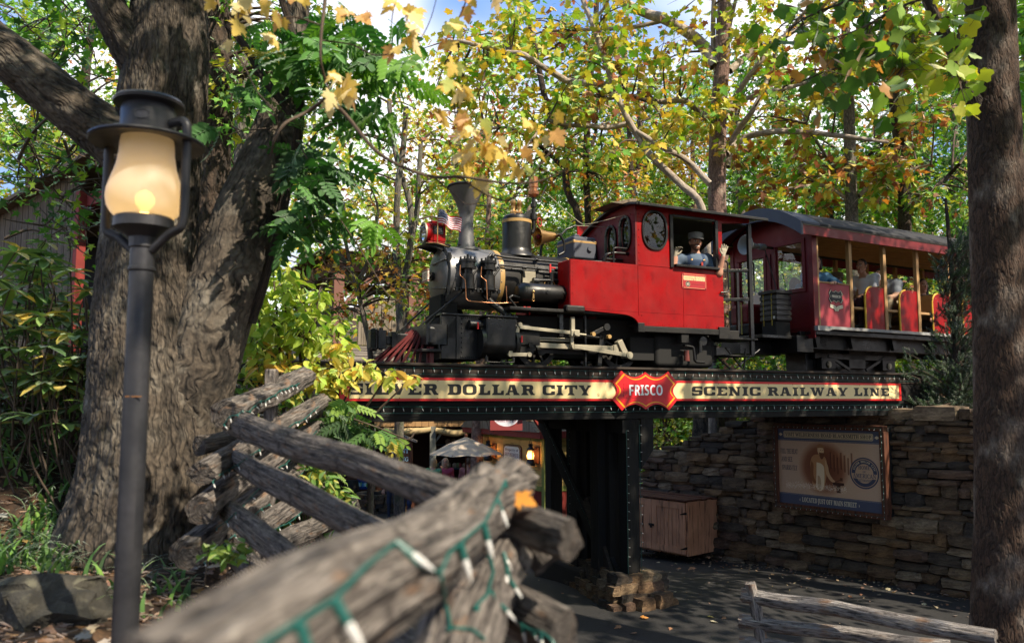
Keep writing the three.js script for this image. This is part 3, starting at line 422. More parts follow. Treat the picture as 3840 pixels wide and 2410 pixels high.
// ---------------------------------------------------------------- the billboard on the wall
{
  const x0 = 1.24, x1 = 2.9, y0 = 1.0, y1 = 2.15, z = .2, o = thing('billboard', 'framed billboard for a blacksmith shop hung on the stone wall', 'billboard', V(2.07, 1, z), FW);
  const t = canvasTex(1024, 700, (c, w, h) => {
    const r = rng(44); c.fillStyle = '#c6a58a'; c.fillRect(0, 0, w, h);
    for (let i = 0; i < 4000; i++) { c.fillStyle = `rgba(${r() < .5 ? '90,60,40' : '235,215,190'},.12)`; c.fillRect(r() * w, r() * h, r() * 14, r() * 3); }
    const band = (y, k) => { c.fillStyle = '#4a4f66'; c.fillRect(0, y, w, k); c.setLineDash([7, 5]); c.strokeStyle = '#e4d3b8'; c.lineWidth = 2; c.beginPath(); const q = y ? y + 8 : k - 8; c.moveTo(0, q); c.lineTo(w, q); c.stroke(); c.setLineDash([]); };
    const gr = c.createRadialGradient(w * .46, h * .5, 20, w * .46, h * .5, 260); gr.addColorStop(0, 'rgba(92,38,18,.98)'); gr.addColorStop(.7, 'rgba(120,60,32,.75)'); gr.addColorStop(1, 'rgba(160,100,66,0)'); c.fillStyle = gr; c.fillRect(100, 100, 700, 520);
    // a smith at his anvil, printed in sepia
    const blob = (col, pts2) => { c.fillStyle = col; c.beginPath(); c.moveTo(...pts2[0]); for (let i = 1; i < pts2.length; i++) { const p = pts2[i], n = pts2[(i + 1) % pts2.length]; c.quadraticCurveTo(p[0], p[1], (p[0] + n[0]) / 2, (p[1] + n[1]) / 2); } c.closePath(); c.fill(); };
    blob('#b98558', [[352, 262], [372, 232], [430, 226], [486, 240], [508, 276], [512, 350], [500, 420], [486, 480], [470, 560], [360, 560], [352, 470], [336, 400], [336, 320]]); blob('#8a5733', [[352, 290], [336, 340], [330, 420], [352, 480], [400, 505], [410, 490], [372, 450], [366, 390], [376, 320]]); blob('#caa076', [[490, 270], [520, 320], [526, 390], [560, 440], [590, 462], [580, 478], [536, 462], [500, 410], [486, 340]]);
    blob('#e8d2b0', [[404, 300], [476, 304], [482, 400], [470, 556], [388, 556], [398, 420]]); blob('#c2a07c', [[410, 420], [440, 410], [446, 550], [404, 550]]);
    blob('#d9b48a', [[418, 170], [440, 152], [472, 158], [484, 190], [480, 222], [456, 240], [430, 230], [416, 200]]); blob('#6f4126', [[432, 208], [460, 214], [484, 208], [482, 250], [458, 276], [438, 252]]); blob('#9b6a42', [[408, 172], [416, 140], [450, 128], [482, 142], [494, 172], [450, 164]]); c.fillStyle = '#5a3018'; c.fillRect(446, 184, 8, 5); c.fillRect(468, 186, 8, 5);
    c.strokeStyle = '#5a3420'; c.lineWidth = 7; c.beginPath(); c.moveTo(580, 470); c.lineTo(640, 440); c.stroke(); c.fillRect(632, 424, 26, 30); for (let i = 0; i < 7; i++) { c.fillStyle = 'rgba(70,28,12,.5)'; c.fillRect(540 + i * 34, 200 + (i % 3) * 22, 16, 150); c.fillStyle = 'rgba(215,150,100,.35)'; c.fillRect(556 + i * 34, 210, 6, 130); }
    c.fillStyle = '#3d1a0c'; c.fillRect(560, 470, 110, 26); c.fillRect(595, 490, 40, 70);
    for (let i = 0; i < 1500; i++) { const a = r() * 620 + 70, e = 520 + Math.abs(a - 380) * .02 + r.g() * 36; c.fillStyle = r() < .7 ? '#f3e9da' : '#d8b48c'; const q = r() * 4 + 1; c.fillRect(a, e, q, q * .8); }
    band(0, 112); band(h - 98, 98); c.fillStyle = '#cdb791'; c.beginPath(); c.roundRect(62, 22, w - 124, 64, 16); c.fill(); c.strokeStyle = '#33384e'; c.lineWidth = 3; c.beginPath(); c.roundRect(70, 29, w - 140, 50, 12); c.stroke();
    const txt = (s, x, y, k, col, wd, al = 'center', st = 'bold', fam = 'serif') => { c.font = `${st} ${k}px ${fam}`; c.fillStyle = col; c.textAlign = al; c.fillText(s, x, y, wd); };
    txt('VISIT WILDERNESS ROAD BLACKSMITH SHOP', w / 2, 70, 46, '#14172a', w - 160); c.fillStyle = '#d8c39d'; for (const q of [30, w - 30]) { c.beginPath(); c.moveTo(q - 22, 56); c.lineTo(q, 40); c.lineTo(q + 22, 56); c.lineTo(q, 72); c.fill(); }
    txt('FEEL THE HEAT', 24, 235, 62, '#1f2338', 185, 'left'); txt('AND SEE', 30, 310, 62, '#1f2338', 120, 'left'); txt('SPARKS FLY', 34, 388, 62, '#1f2338', 165, 'left');
    const X = w - 158, Y = 368; c.fillStyle = '#3b4058'; c.beginPath(); c.arc(X, Y, 136, 0, 7); c.fill(); c.fillStyle = '#b7977a'; c.beginPath(); c.arc(X, Y, 124, 0, 7); c.fill(); c.fillStyle = '#3b4058'; c.beginPath(); c.arc(X, Y, 117, 0, 7); c.fill(); c.fillStyle = '#c09f83'; c.beginPath(); c.arc(X, Y + 4, 84, 0, 7); c.fill(); c.fillRect(X - 116, Y + 4, 232, 44);
    c.fillStyle = '#d9c4a2'; c.font = 'bold 24px sans-serif'; c.textAlign = 'center'; const arc = 'SILVER DOLLAR CITY'; [...arc].forEach((ch, i) => { const a = -1.25 + 2.5 * i / (arc.length - 1); c.save(); c.translate(X + Math.sin(a) * 98, Y - Math.cos(a) * 98); c.rotate(a); c.fillText(ch, 0, 6); c.restore(); });
    txt('HOME', X, Y - 32, 46, '#3b4058', 110); txt('OF', X, Y - 4, 22, '#3b4058', 40); txt('AMERICAN', X, Y + 42, 50, '#3b4058', 214); txt('CRAFTSMANSHIP', X, Y + 74, 30, '#3b4058', 160); c.beginPath(); c.moveTo(X - 30, Y + 92); c.lineTo(X, Y + 106); c.lineTo(X + 30, Y + 92); c.lineTo(X, Y + 98); c.fill();
    txt('\u2039  LOCATED JUST OFF MAIN STREET  \u203a', w / 2, h - 28, 58, '#e6d8b8', 600);
  });
  part(o, 'frame', [bx(x0 - .07, x1 + .07, y1, y1 + .08, z - .08, z + .05), bx(x0 - .07, x1 + .07, y0 - .08, y0, z - .08, z + .05), bx(x0 - .08, x0, y0, y1, z - .08, z + .052), bx(x1, x1 + .08, y0, y1, z - .08, z + .052)], M.brown);
  part(o, 'poster', new THREE.BoxGeometry(x1 - x0, y1 - y0, .02).translate((x0 + x1) / 2, (y0 + y1) / 2, z), std({ map: t, roughness: .6 }), null, 0); part(o, 'backing', bx(x0 - .05, x1 + .05, y0 - .05, y1 + .05, z - .35, z - .02), M.tarred);
  const r = rng(3), b = [], p = []; const edge = (ax, ay, bx_, by, n) => { for (let i = 0; i < n; i++) { const t = i / n, q = V(lerp(ax, bx_, t), lerp(ay, by, t), z + .058); p.push(q); b.push([q, V(r.g(), -1 + r.g() * .4, .4)]); } };
  edge(x0 - .04, y0 - .04, x1 + .04, y0 - .04, 20); edge(x1 + .04, y0 - .04, x1 + .04, y1 + .04, 14); edge(x1 + .04, y1 + .04, x0 - .04, y1 + .04, 20); edge(x0 - .04, y1 + .04, x0 - .04, y0 - .04, 14); p.push(p[0]);
  stringLight('string of clear bulbs round the frame of the wall billboard', FW, [p], b, .0075, .002);
}
// ---------------------------------------------------------------- the storage cabinet
{
  const c0 = onY(1618, 1313, .01), l = onY(1505, 1292, .01), F = new Frame(c0, -Math.atan2(c0.z - l.z, c0.x - l.x) * 180 / PI), o = thing('storage_cabinet', 'tan wooden storage cabinet with two plank doors under the bridge', 'cabinet', V(-.65, 0, -.4), F);
  F.o.y = 0; const W = 1.5, Dp = .85, Ht = .9;
  part(o, 'side_panel', bx(-.03, 0, .02, Ht, -Dp, -.012), M.cabinet); part(o, 'side_panel', bx(-W, -W + .03, .02, Ht, -Dp, -.012), M.cabinet); part(o, 'back_panel', bx(-W + .03, -.03, .02, Ht, -Dp, -Dp + .03), M.cabinet); part(o, 'floor_panel', bx(-W + .03, -.03, .02, .06, -Dp + .03, -.03), M.cabinet);
  for (let i = 0; i < 6; i++) part(o, 'lid_plank', bx(-W - .03, .03, 0, .028, -Dp / 6 * (i + 1) + .004, -Dp / 6 * i, .004).rotateX(-.03 * (i % 2)).translate(0, Ht + .012, .03), M.brown);
  for (const [a, b] of [[-.735, -.03], [-1.44, -.742]]) { const d = part(o, 'door', [bx(a, a + .1, .05, Ht - .01, -.012, .014, .004), bx(b - .1, b, .05, Ht - .01, -.012, .014, .004), bx(a + .1, b - .1, Ht - .12, Ht - .01, -.012, .0139, .004), bx(a + .1, b - .1, .05, .16, -.012, .0139, .004)], M.cabinet);
    const n = 6, w = (b - a - .2) / n; for (let i = 0; i < n; i++) part(d, 'plank', bx(a + .1 + w * i + .003, a + .1 + w * (i + 1) - .003, .16, Ht - .12, -.012, .004, .003), M.cabinet); }
  part(o, 'hasp', [bx(-.8, -.68, .44, .48, .014, .022, .002), bx(-.755, -.715, .41, .47, .022, .04, .004)], M.iron);
  for (const y of [.72, .16]) part(o, 'hinge', [plate([[-.03, y + .02], [-.03, y - .02], [-.2, y - .006], [-.2, y + .006]], .006).rotateY(PI / 2).translate(.001, 0, -.02).translate(0, 0, 0)], M.black);
}
// ---------------------------------------------------------------- the steam locomotive (bridge frame; boiler axis at z = -1.05)
const eng = thing('steam_locomotive', 'small red and black steam locomotive with flared smokestack crossing the bridge', 'locomotive', V(-1.3, RAIL, -1.05), B);
const P = (n, g, m, l, u) => part(eng, n, g, m, l, u), CZ = -1.05, AY = 4.085;
const rivets = (list, r = .009) => list.map(([x, y, z, ax]) => { const g = new THREE.SphereGeometry(r, 6, 4); return g.translate(x, y, z); });
{
  // boiler, smokebox and front
  const boiler = P('boiler', [cyl(.365, .365, 1.75, -1.5, AY, CZ, 'x', 40)], M.iron);
  const smokebox = P('smokebox', [lathe([[.3, -.02], [.375, -.02], [.38, 0], [.38, .66], [.37, .68]], -3.04, AY, CZ, 40, 'x'), ...rivets([...Array(18)].flatMap((_, i) => { const a = i / 18 * 2 * PI; return [-3.0, -2.4].map((x) => [x, AY + Math.cos(a) * .382, CZ + Math.sin(a) * .382]); }))], M.smoke);
  const door = P('smokebox_door', [lathe([[.32, -.0], [.325, -.02], [.3, -.035], [.22, -.06], [.12, -.078], [0, -.085]].reverse(), -3.06, AY, CZ, 36, 'x')], M.smoke);
  part(door, 'door_knob', [cyl(.06, .05, .05, -3.155, AY, CZ, 'x', 16), cyl(.025, .025, .09, -3.19, AY, CZ, 'x', 10)], M.black);
  for (const y of [.14, -.14]) part(door, 'hinge_strap', [bar(V(-3.15, AY + y, CZ - .02), V(-3.085, AY + y * 1.25, CZ + .3), .035, .014), ...rivets([[-3.145, AY + y * 1.06, CZ + .06], [-3.115, AY + y * 1.18, CZ + .2]], .012)], M.smoke);
  part(door, 'hinge_post', [cyl(.02, .02, .5, -3.055, AY, CZ + .315, 'y', 10), cyl(.028, .028, .08, -3.055, AY + .18, CZ + .315), cyl(.028, .028, .08, -3.055, AY - .18, CZ + .315)], M.black);
  const np = canvasTex(128, 96, (c, w, h) => { c.fillStyle = '#e5ddcf'; c.fillRect(0, 0, w, h); c.strokeStyle = '#7c1a1c'; c.lineWidth = 9; c.strokeRect(8, 8, w - 16, h - 16); c.font = 'bold 62px serif'; c.fillStyle = '#7c1a1c'; c.textAlign = 'center'; c.fillText('43', w / 2, h * .73); });
  P('number_plate', new THREE.BoxGeometry(.2, .15, .02).rotateY(-PI / 2).translate(-3.24, AY + .0, CZ), std({ map: np, roughness: .5 }), null, 0);
  for (const x of [-2.385, -1.33]) P('boiler_band', lathe([[.36, -.03], [.3835 - (x > -2 ? .012 : 0), -.03], [.3835 - (x > -2 ? .012 : 0), .03], [.36, .03]], x, AY, CZ, 40, 'x'), M.gold);
  P('boiler_band', lathe([[.36, -.02], [.374, -.02], [.374, .02], [.36, .02]], -1.9, AY, CZ, 40, 'x'), M.iron);
  // stack, dome, valves, whistle, bell, sandbox
  const st = P('smokestack', lathe([[.19, 4.43], [.19, 4.462], [.115, 4.475], [.1, 4.56], [.088, 4.7], [.085, 4.82], [.095, 4.93], [.135, 5.04], [.195, 5.16], [.228, 5.235], [.222, 5.235], [.12, 5.02], [.07, 4.8], [.06, 4.5]], -2.71, 0, CZ, 40), M.smoke);
  part(st, 'rim', lathe([[.226, 5.225], [.24, 5.23], [.243, 5.245], [.232, 5.258], [.222, 5.25]], -2.71, 0, CZ, 40), M.iron); part(st, 'bolt', [[.13, .1], [.13, -.1], [-.13, .1], [-.13, -.1]].map(([a, b]) => cyl(.015, .015, .04, -2.71 + a, 4.47, CZ + b, 'y', 6)), M.iron);
  const dome = P('steam_dome', lathe([[.25, 4.4], [.24, 4.43], [.195, 4.47], [.187, 4.52], [.187, 4.88], [.175, 4.93], [.14, 4.955], [0, 4.975]], -2.01, 0, CZ, 40), M.black);
  part(dome, 'gold_band', lathe([[.18, 4.845], [.19, 4.845], [.19, 4.885], [.18, 4.885]], -2.01, 0, CZ, 40), M.gold);
  for (const [x, h] of [[-2.06, 5.16], [-1.97, 5.2]]) P('safety_valve', [lathe([[.04, 4.95], [.045, 5.0], [.028, 5.02], [.028, 5.09], [.034, 5.1], [.034, 5.14], [.016, 5.16], [.01, h]], x, 0, CZ, 14)], M.brass);
  P('whistle_pipe', [tube([V(-1.83, 4.75, -1.0), V(-1.81, 4.74, -1), V(-1.79, 4.8, -1), V(-1.79, 5.2, -1)], .028, 24), cyl(.045, .045, .08, -1.79, 4.95, -1), cyl(.04, .04, .05, -1.79, 5.1, -1), bar(V(-1.92, 4.93, -1.02), V(-1.8, 5.02, -1), .01, .08), bar(V(-1.79, 5.12, -1), V(-1.68, 5.18, -1), .02), rod(V(-1.7, 5.17, -1), V(-1.6, 5.38, -1), .008)], M.black);
  P('whistle', [lathe([[.02, 5.2], [.07, 5.24], [.075, 5.28], [.05, 5.29], [.05, 5.33], [.06, 5.335], [.06, 5.47], [.02, 5.49], [0, 5.5]], -1.79, 0, -1, 16)], M.copper);
  P('valve_wheel', [new THREE.TorusGeometry(.055, .008, 6, 18).rotateY(.6).translate(-1.72, 4.88, -.97), rod(V(-1.79, 4.88, -1), V(-1.72, 4.88, -.97), .008)], M.plain(.35, .03, .03));
  const bell = P('bell', [lathe([[.05, 0], [.06, .03], [.075, .12], [.1, .2], [.125, .245], [.13, .26], [.115, .26], [.07, .12], [.04, .02]], 0, 0, 0, 24).rotateZ(PI / 2 + .12).translate(-1.48, 4.72, -1.0)], M.brass); part(bell, 'clapper', [ball(.03, -1.72, 4.7, -1), rod(V(-1.72, 4.7, -1), V(-1.5, 4.72, -1), .008)], M.plain(.3, .02, .03));
  P('bell_yoke', [tube([V(-1.62, 4.45, -1.14), V(-1.6, 4.6, -1.14), V(-1.53, 4.72, -1.14)], .018), tube([V(-1.5, 4.45, -.86), V(-1.42, 4.5, -.86), V(-1.42, 4.62, -.86), V(-1.48, 4.72, -.86)], .016), rod(V(-1.48, 4.72, -1.16), V(-1.48, 4.72, -.84), .02), tube([V(-1.46, 4.72, -.86), V(-1.38, 4.8, -.86), V(-1.24, 4.86, -.86)], .014)], M.black);
  const sb = P('sandbox', [bx(-1.3, -.95, 4.42, 4.72, -1.28, -.82, .03), cyl(.035, .035, .03, -1.06, 4.56, -.81, 'z', 10), bar(V(-1.2, 4.72, -1.2), V(-1.2, 4.745, -.9), .08, .02)], M.blue); part(sb, 'gold_band', bx(-1.302, -.948, 4.62, 4.67, -1.282, -.818, .02), M.gold);
  // headlight with its bracket
  const hl = P('headlight', [bx(-3.22, -3.02, 4.5, 4.72, -1.15, -.95, .012), lathe([[.125, 0], [.125, .06], [.1, .09]], -3.27, 4.61, CZ, 26, 'x'), bx(-3.2, -3.06, 4.72, 4.76, -1.12, -.98), bx(-3.25, -3.03, 4.47, 4.5, -1.15, -.95)], M.red);
  part(hl, 'lens', lathe([[0, -.04], [.06, -.032], [.1, 0]], -3.275, 4.61, CZ, 22, 'x'), M.glass); part(hl, 'lens_ring', lathe([[.104, 0], [.13, 0], [.13, .02], [.104, .02]], -3.285, 4.61, CZ, 26, 'x'), M.steel);
  part(hl, 'reflector', lathe([[.02, 0.1], [.07, .05], [.1, 0]], -3.262, 4.61, CZ, 20, 'x'), std({ color: C(.8, .82, .85), metalness: 1, roughness: .15 }));
  const n43 = canvasTex(96, 96, (c, w, h) => { c.fillStyle = '#1f2327'; c.fillRect(0, 0, w, h); c.font = 'bold 66px serif'; c.fillStyle = '#9a9da0'; c.textAlign = 'center'; c.fillText('43', w / 2, h * .73); });
  part(hl, 'number_glass', new THREE.BoxGeometry(.13, .1, .006).translate(-3.12, 4.64, -.949), std({ map: n43, roughness: .15 }), null, 0);
  P('lamp_bracket', [bx(-3.3, -2.98, 4.445, 4.468, -1.22, -.88), plate([[-3.28, 4.445], [-2.98, 4.445], [-2.98, 4.25], [-3.06, 4.32], [-3.1, 4.4]], .04).translate(0, 0, CZ + .1), plate([[-3.28, 4.445], [-2.98, 4.445], [-2.98, 4.25], [-3.06, 4.32], [-3.1, 4.4]], .04).translate(0, 0, CZ - .14)], M.black);
  P('lamp_bracket', tube([V(-3.3, 4.458, -.88), V(-3.15, 4.46, -.86), V(-3.02, 4.43, -.86)], .006), M.gold, 'gold edging of the lamp bracket');
  // pipes along the boiler
  P('handrail', [tube([V(-2.55, 4.32, -.72), V(-2.5, 4.36, -.73), V(-2.35, 4.335, -.72), V(-2, 4.33, -.715), V(-1.3, 4.33, -.715), V(-.7, 4.33, -.715)], .016, 40), tube([V(-1.3, 4.36, -.7), V(-1.0, 4.37, -.68), V(-.7, 4.37, -.68)], .02, 12), ...[-2.5, -1.9, -1.2].map((x) => ball(.028, x, 4.333, -.72))], M.black);
  P('steam_pipe', [tube([V(-2.45, 4.22, -.66), V(-2.2, 4.22, -.655), V(-1.6, 4.2, -.655), V(-1.1, 4.19, -.655)], .014, 24), ...[-2.1, -1.9, -1.65, -1.45].map((x) => cyl(.022, .022, .05, x, 4.212, -.655, 'x', 8)), tube([V(-2.3, 4.17, -.6), V(-2.18, 4.17, -.6), V(-2.14, 4.15, -.6), V(-2.13, 4.08, -.6)], .016, 14)], M.black);
  P('feed_pipe', [tube([V(-2.0, 4.05, -.62), V(-1.9, 4.06, -.6), V(-1.72, 4.07, -.6), V(-1.6, 4.08, -.6), V(-1.45, 4.2, -.6), V(-1.25, 4.36, -.64)], .02, 30), cyl(.04, .04, .07, -1.97, 4.05, -.61, 'x', 8), bar(V(-1.62, 4.08, -.6), V(-1.48, 4.19, -.6), .07, .07, .02), bar(V(-1.42, 4.23, -.6), V(-1.36, 4.28, -.6), .08, .08, .02), cyl(.03, .03, .12, -1.75, 4.11, -.6, 'y', 8), cyl(.025, .02, .1, -1.75, 4.0, -.6, 'y', 8)], M.black);
  P('valve_handle', [bx(-1.785, -1.76, 4.16, 4.27, -.6, -.585), bx(-1.76, -1.7, 4.215, 4.235, -.6, -.585)], M.plain(.5, .02, .02)); P('gauge_ring', new THREE.TorusGeometry(.075, .008, 6, 24).translate(-1.78, 4.0, -.6), M.brass);
  P('builder_plate', bx(-2.12, -1.94, 3.99, 4.17, -.675, -.66), M.steel); P('chain', tube([V(-1.62, 3.98, -.65), V(-1.6, 4.1, -.64), V(-1.24, 4.12, -.62), V(-1.22, 3.8, -.5)], .01), M.black);
  // the two air pumps
  for (const [x, y] of [[-2.87, 4.07], [-2.6, 4.07]]) {
    const z = -.62, p = P('air_pump', [cyl(.08, .08, .16, x, y - .08, z, 'y', 20), cyl(.1, .1, .03, x, y + .16, z, 'y', 20), cyl(.1, .1, .03, x, y + .08, z, 'y', 20), cyl(.085, .085, .1, x, y + .12, z, 'y', 20), cyl(.045, .045, .1, x, y + .04, z), cyl(.09, .09, .025, x, y - .165, z), cyl(.03, .04, .08, x, y - .21, z), ...[...Array(8)].map((_, i) => cyl(.012, .012, .06, x + Math.cos(i * PI / 4) * .09, y + .175, z + Math.sin(i * PI / 4) * .09, 'y', 6)), cyl(.02, .015, .06, x, y + .21, z), rod(V(x - .16, y - .17, z), V(x + .16, y - .17, z), .012), ...[-.13, -.08, .07, .13].map((q) => cyl(.02, .02, .05, x + q, y - .18, z, 'y', 6))], M.black);
    part(p, 'bracket', [bx(x - .06, x + .06, y - .12, y + .14, -.72, -.66), rod(V(x + .05, y - .02, z), V(x + .18, y + .12, -.68), .012)], M.iron);
    part(p, 'oil_pipe', tube([V(x - .1, y + .1, z + .02), V(x - .11, y - .02, z + .03), V(x - .06, y - .08, z + .07), V(x - .05, y - .3, z + .08)], .006, 24, 6), M.copper);
  }
  P('copper_pipe', [tube([V(-2.92, 3.77, -.54), V(-2.88, 3.74, -.53), V(-2.5, 3.735, -.52), V(-2.26, 3.76, -.5)], .007, 24, 6), tube([V(-2.5, 3.74, -.53), V(-2.4, 3.75, -.53), V(-2.4, 3.95, -.55)], .006, 14, 6)], M.copper);
  P('exhaust_pipe', [tube([V(-2.62, 3.86, -.7), V(-2.55, 3.74, -.62), V(-2.42, 3.62, -.52), V(-2.34, 3.54, -.47), V(-2.34, 3.4, -.46)], .042, 30, 12)], M.black); P('exhaust_pipe', tube([V(-2.7, 3.86, -1.4), V(-2.6, 3.7, -1.5), V(-2.4, 3.5, -1.6)], .04, 16, 10), M.black);
  // air tank
  const tk = P('air_tank', lathe([[0, -.02], [.07, -.012], [.1, .02], [.115, .06], [.115, .66], [.1, .7], [.06, .73], [0, .74]], -2.27, 3.885, -.5, 28, 'x'), M.black);
  part(tk, 'tank_strap', [-2.19, -1.62].map((x) => lathe([[.11, -.004], [.118, -.004], [.118, .004], [.11, .004]], x, 3.885, -.5, 24, 'x')), M.black); part(tk, 'plug', [cyl(.02, .02, .02, -1.93, 3.89, -.385, 'z', 8), cyl(.02, .02, .02, -1.68, 3.89, -.385, 'z', 8)], M.black);
  part(tk, 'drain_valve', [cyl(.014, .008, .08, -2.12, 3.84, -.38), ball(.02, -2.12, 3.88, -.38), new THREE.TorusGeometry(.015, .004, 6, 10).translate(-2.12, 3.78, -.38)], M.brass); part(tk, 'drain_cock', [bx(-2.2, -2.13, 3.695, 3.71, -.49, -.48), cyl(.008, .012, .1, -2.12, 3.66, -.48)], M.plain(.5, .02, .02), 'small red tap under the air tank');
  P('running_board', [bx(-2.45, -.66, 3.645, 3.685, -.62, -.34), bx(-2.45, -.66, 3.645, 3.685, -1.76, -1.48), bx(-1.72, -1.45, 3.645, 3.74, -.4, -.285, .03)], M.iron);
  P('tank_bracket', [tube([V(-2.42, 3.79, -.42), V(-2.38, 3.82, -.42), V(-2.27, 3.81, -.45)], .016), rod(V(-2.42, 3.79, -.42), V(-2.3, 3.66, -.42), .012)], M.black);
  // frame, cylinders, buffer beam, pilot, coupler
  P('main_frame', [bx(-3.2, 1.0, 3.12, 3.36, -.86, -.8), bx(-3.2, 1.0, 3.12, 3.36, -1.3, -1.24), bx(-2.4, .7, 3.36, 3.62, -1.5, -.6), bx(-.66, .7, 3.1, 3.4, -1.6, -.5), bx(-3.15, -2.35, 3.4, 3.62, -1.3, -.8), bx(-3.12, -2.9, 3.55, 3.85, -1.25, -.85)], M.dark);
  const sd = P('saddle_plate', [bx(-3.24, -2.76, 3.06, 3.56, -.56, -.5), bx(-3.24, -2.74, 3.56, 3.585, -.8, -.48), bx(-3.06, -3.03, 3.06, 3.56, -.5, -.485), plate([[-3.25, 3.3], [-3.05, 3.56], [-3.05, 3.3]], .06).translate(0, 0, -.56), ...rivets([...Array(9)].flatMap((_, i) => [[-2.99, 3.09 + i * .055, -.497], [-2.78 - i * .027, 3.085, -.497], [-2.78 - i * .027, 3.545, -.497]]), .01)], M.black);
  part(sd, 'inner_box', bx(-3.2, -2.7, 3.06, 3.5, -1.5, -.6), M.dark);
  const cy = P('cylinder', [bx(-2.75, -2.37, 3.22, 3.545, -.64, -.33, .02), cyl(.165, .165, .38, -2.56, 3.24, -.495, 'x', 28), cyl(.19, .19, .05, -2.775, 3.26, -.495, 'x', 28), cyl(.19, .19, .05, -2.345, 3.26, -.495, 'x', 28), bx(-2.77, -2.35, 3.545, 3.57, -.65, -.32), cyl(.055, .055, .2, -2.82, 3.46, -.45, 'x', 14), cyl(.05, .04, .22, -2.26, 3.45, -.45, 'x', 14), ...[...Array(7)].map((_, i) => cyl(.012, .012, .03, -2.73 + i * .058, 3.58, -.36, 'y', 6)), ...[...Array(10)].map((_, i) => cyl(.014, .014, .03, -2.325, 3.26 + Math.cos(i * .63) * .16, -.495 + Math.sin(i * .63) * .16, 'x', 6))], M.black);
  part(cy, 'drain_pipe', [tube([V(-2.74, 3.1, -.36), V(-2.74, 3.03, -.34), V(-2.4, 3.03, -.34), V(-2.4, 3.1, -.36)], .008), cyl(.018, .018, .06, -2.74, 3.06, -.35), cyl(.018, .018, .06, -2.4, 3.06, -.35)], M.black);
  part(cy, 'tap', [bx(-2.86, -2.84, 3.4, 3.48, -.36, -.345), bx(-2.33, -2.31, 3.26, 3.34, -.3, -.285)], M.plain(.5, .02, .02)); P('cylinder', [cyl(.17, .17, .4, -2.56, 3.26, -1.6, 'x', 20), bx(-2.75, -2.37, 3.26, 3.56, -1.75, -1.45)], M.black);
  P('buffer_beam', [plate([[-3.42, -.5], [-3.2, -.44], [-3.16, -.5], [-3.2, -1.05], [-3.16, -1.6], [-3.2, -1.66], [-3.42, -1.6]], .23).rotateX(PI / 2).translate(0, 3.45, 0), bx(-3.42, -3.16, 3.2, 3.44, -.62, -.47, .05), bx(-3.2, -3.0, 3.3, 3.42, -1.5, -.6), plate([[-3.1, 3.18], [-3.1, 3.3], [-3.4, 3.2]], .8).translate(0, 0, -1.45)], M.black);
  P('coupler', [bx(-3.66, -3.36, 3.22, 3.37, -1.12, -.98, .01), bx(-3.68, -3.62, 3.2, 3.39, -1.14, -.96), bx(-3.75, -3.66, 3.24, 3.34, -1.1, -1.0), plate([[-3.95, -.9], [-3.9, -.88], [-3.84, -.95], [-3.76, -.93], [-3.73, -1.0], [-3.73, -1.1], [-3.82, -1.2], [-3.92, -1.16], [-3.9, -1.1], [-3.86, -1.06], [-3.95, -1.02]], .21).rotateX(PI / 2).translate(0, 3.4, 0), cyl(.025, .025, .26, -3.8, 3.3, -1.0), bx(-3.93, -3.86, 3.16, 3.42, -1.0, -.9, .02)], M.black);
  const pm = M.plain(.13, .012, .011, .5), pil = P('pilot_frame', [bar(V(-3.4, 3.42, -1.3), V(-3.4, 3.42, -.8), .03, .05), bar(V(-3.34, 3.42, -.56), V(-3.34, 3.0, -.56), .05, .05), bar(V(-3.92, 3.02, -1.05), V(-3.3, 3.0, -.5), .03, .03), bar(V(-3.92, 3.02, -1.05), V(-3.3, 3.0, -1.6), .03, .03)], pm);
  for (let i = 0; i < 8; i++) for (const q of i % 2 ? [1, -1] : [1]) { const t = i / 7.6; P('pilot_bar', bar(V(-3.4 + .05 * t, 3.43, CZ + q * (.06 + .42 * t)), V(lerp(-3.92, -3.33, t), 3.01, CZ + q * .52 * t), .018, .03), pm); }
  P('step', [bx(-3.5, -3.26, 3.13, 3.165, -.62, -.42), bar(V(-3.28, 3.16, -.46), V(-3.28, 3.3, -.5), .02, .03)], M.iron); P('front_stay', [rod(V(-3.42, 3.44, -.75), V(-2.82, 3.94, -.68), .011), rod(V(-3.44, 3.44, -1.4), V(-2.9, 3.95, -1.4), .011), rod(V(-3.3, 3.44, -.9), V(-3.0, 3.75, -.85), .01)], M.black);
  // wheels, rods and valve gear
  const wheel = (x, z, r) => { const w = P('driving_wheel', [new THREE.TorusGeometry(r - .02, .028, 8, 40).translate(x, RAIL + r, z), lathe([[r - .06, -.05], [r, -.05], [r + .006, .05], [r - .06, .05]], x, RAIL + r, z, 40, 'z'), lathe([[r, -.075], [r + .028, -.07], [r + .02, -.05], [r, -.05]], x, RAIL + r, z, 40, 'z')], M.iron);
    part(w, 'hub', [cyl(.07, .07, .12, x, RAIL + r, z, 'z', 20)], M.iron); for (let i = 0; i < 10; i++) { const a = i * PI / 5 + .2; part(w, 'spoke', bar(V(x + Math.cos(a) * .05, RAIL + r + Math.sin(a) * .05, z), V(x + Math.cos(a) * (r - .05), RAIL + r + Math.sin(a) * (r - .05), z), .04, .03), M.iron); } };
  for (const z of [-.68, -1.42]) for (const x of [-1.95, -.745]) wheel(x, z, .275);
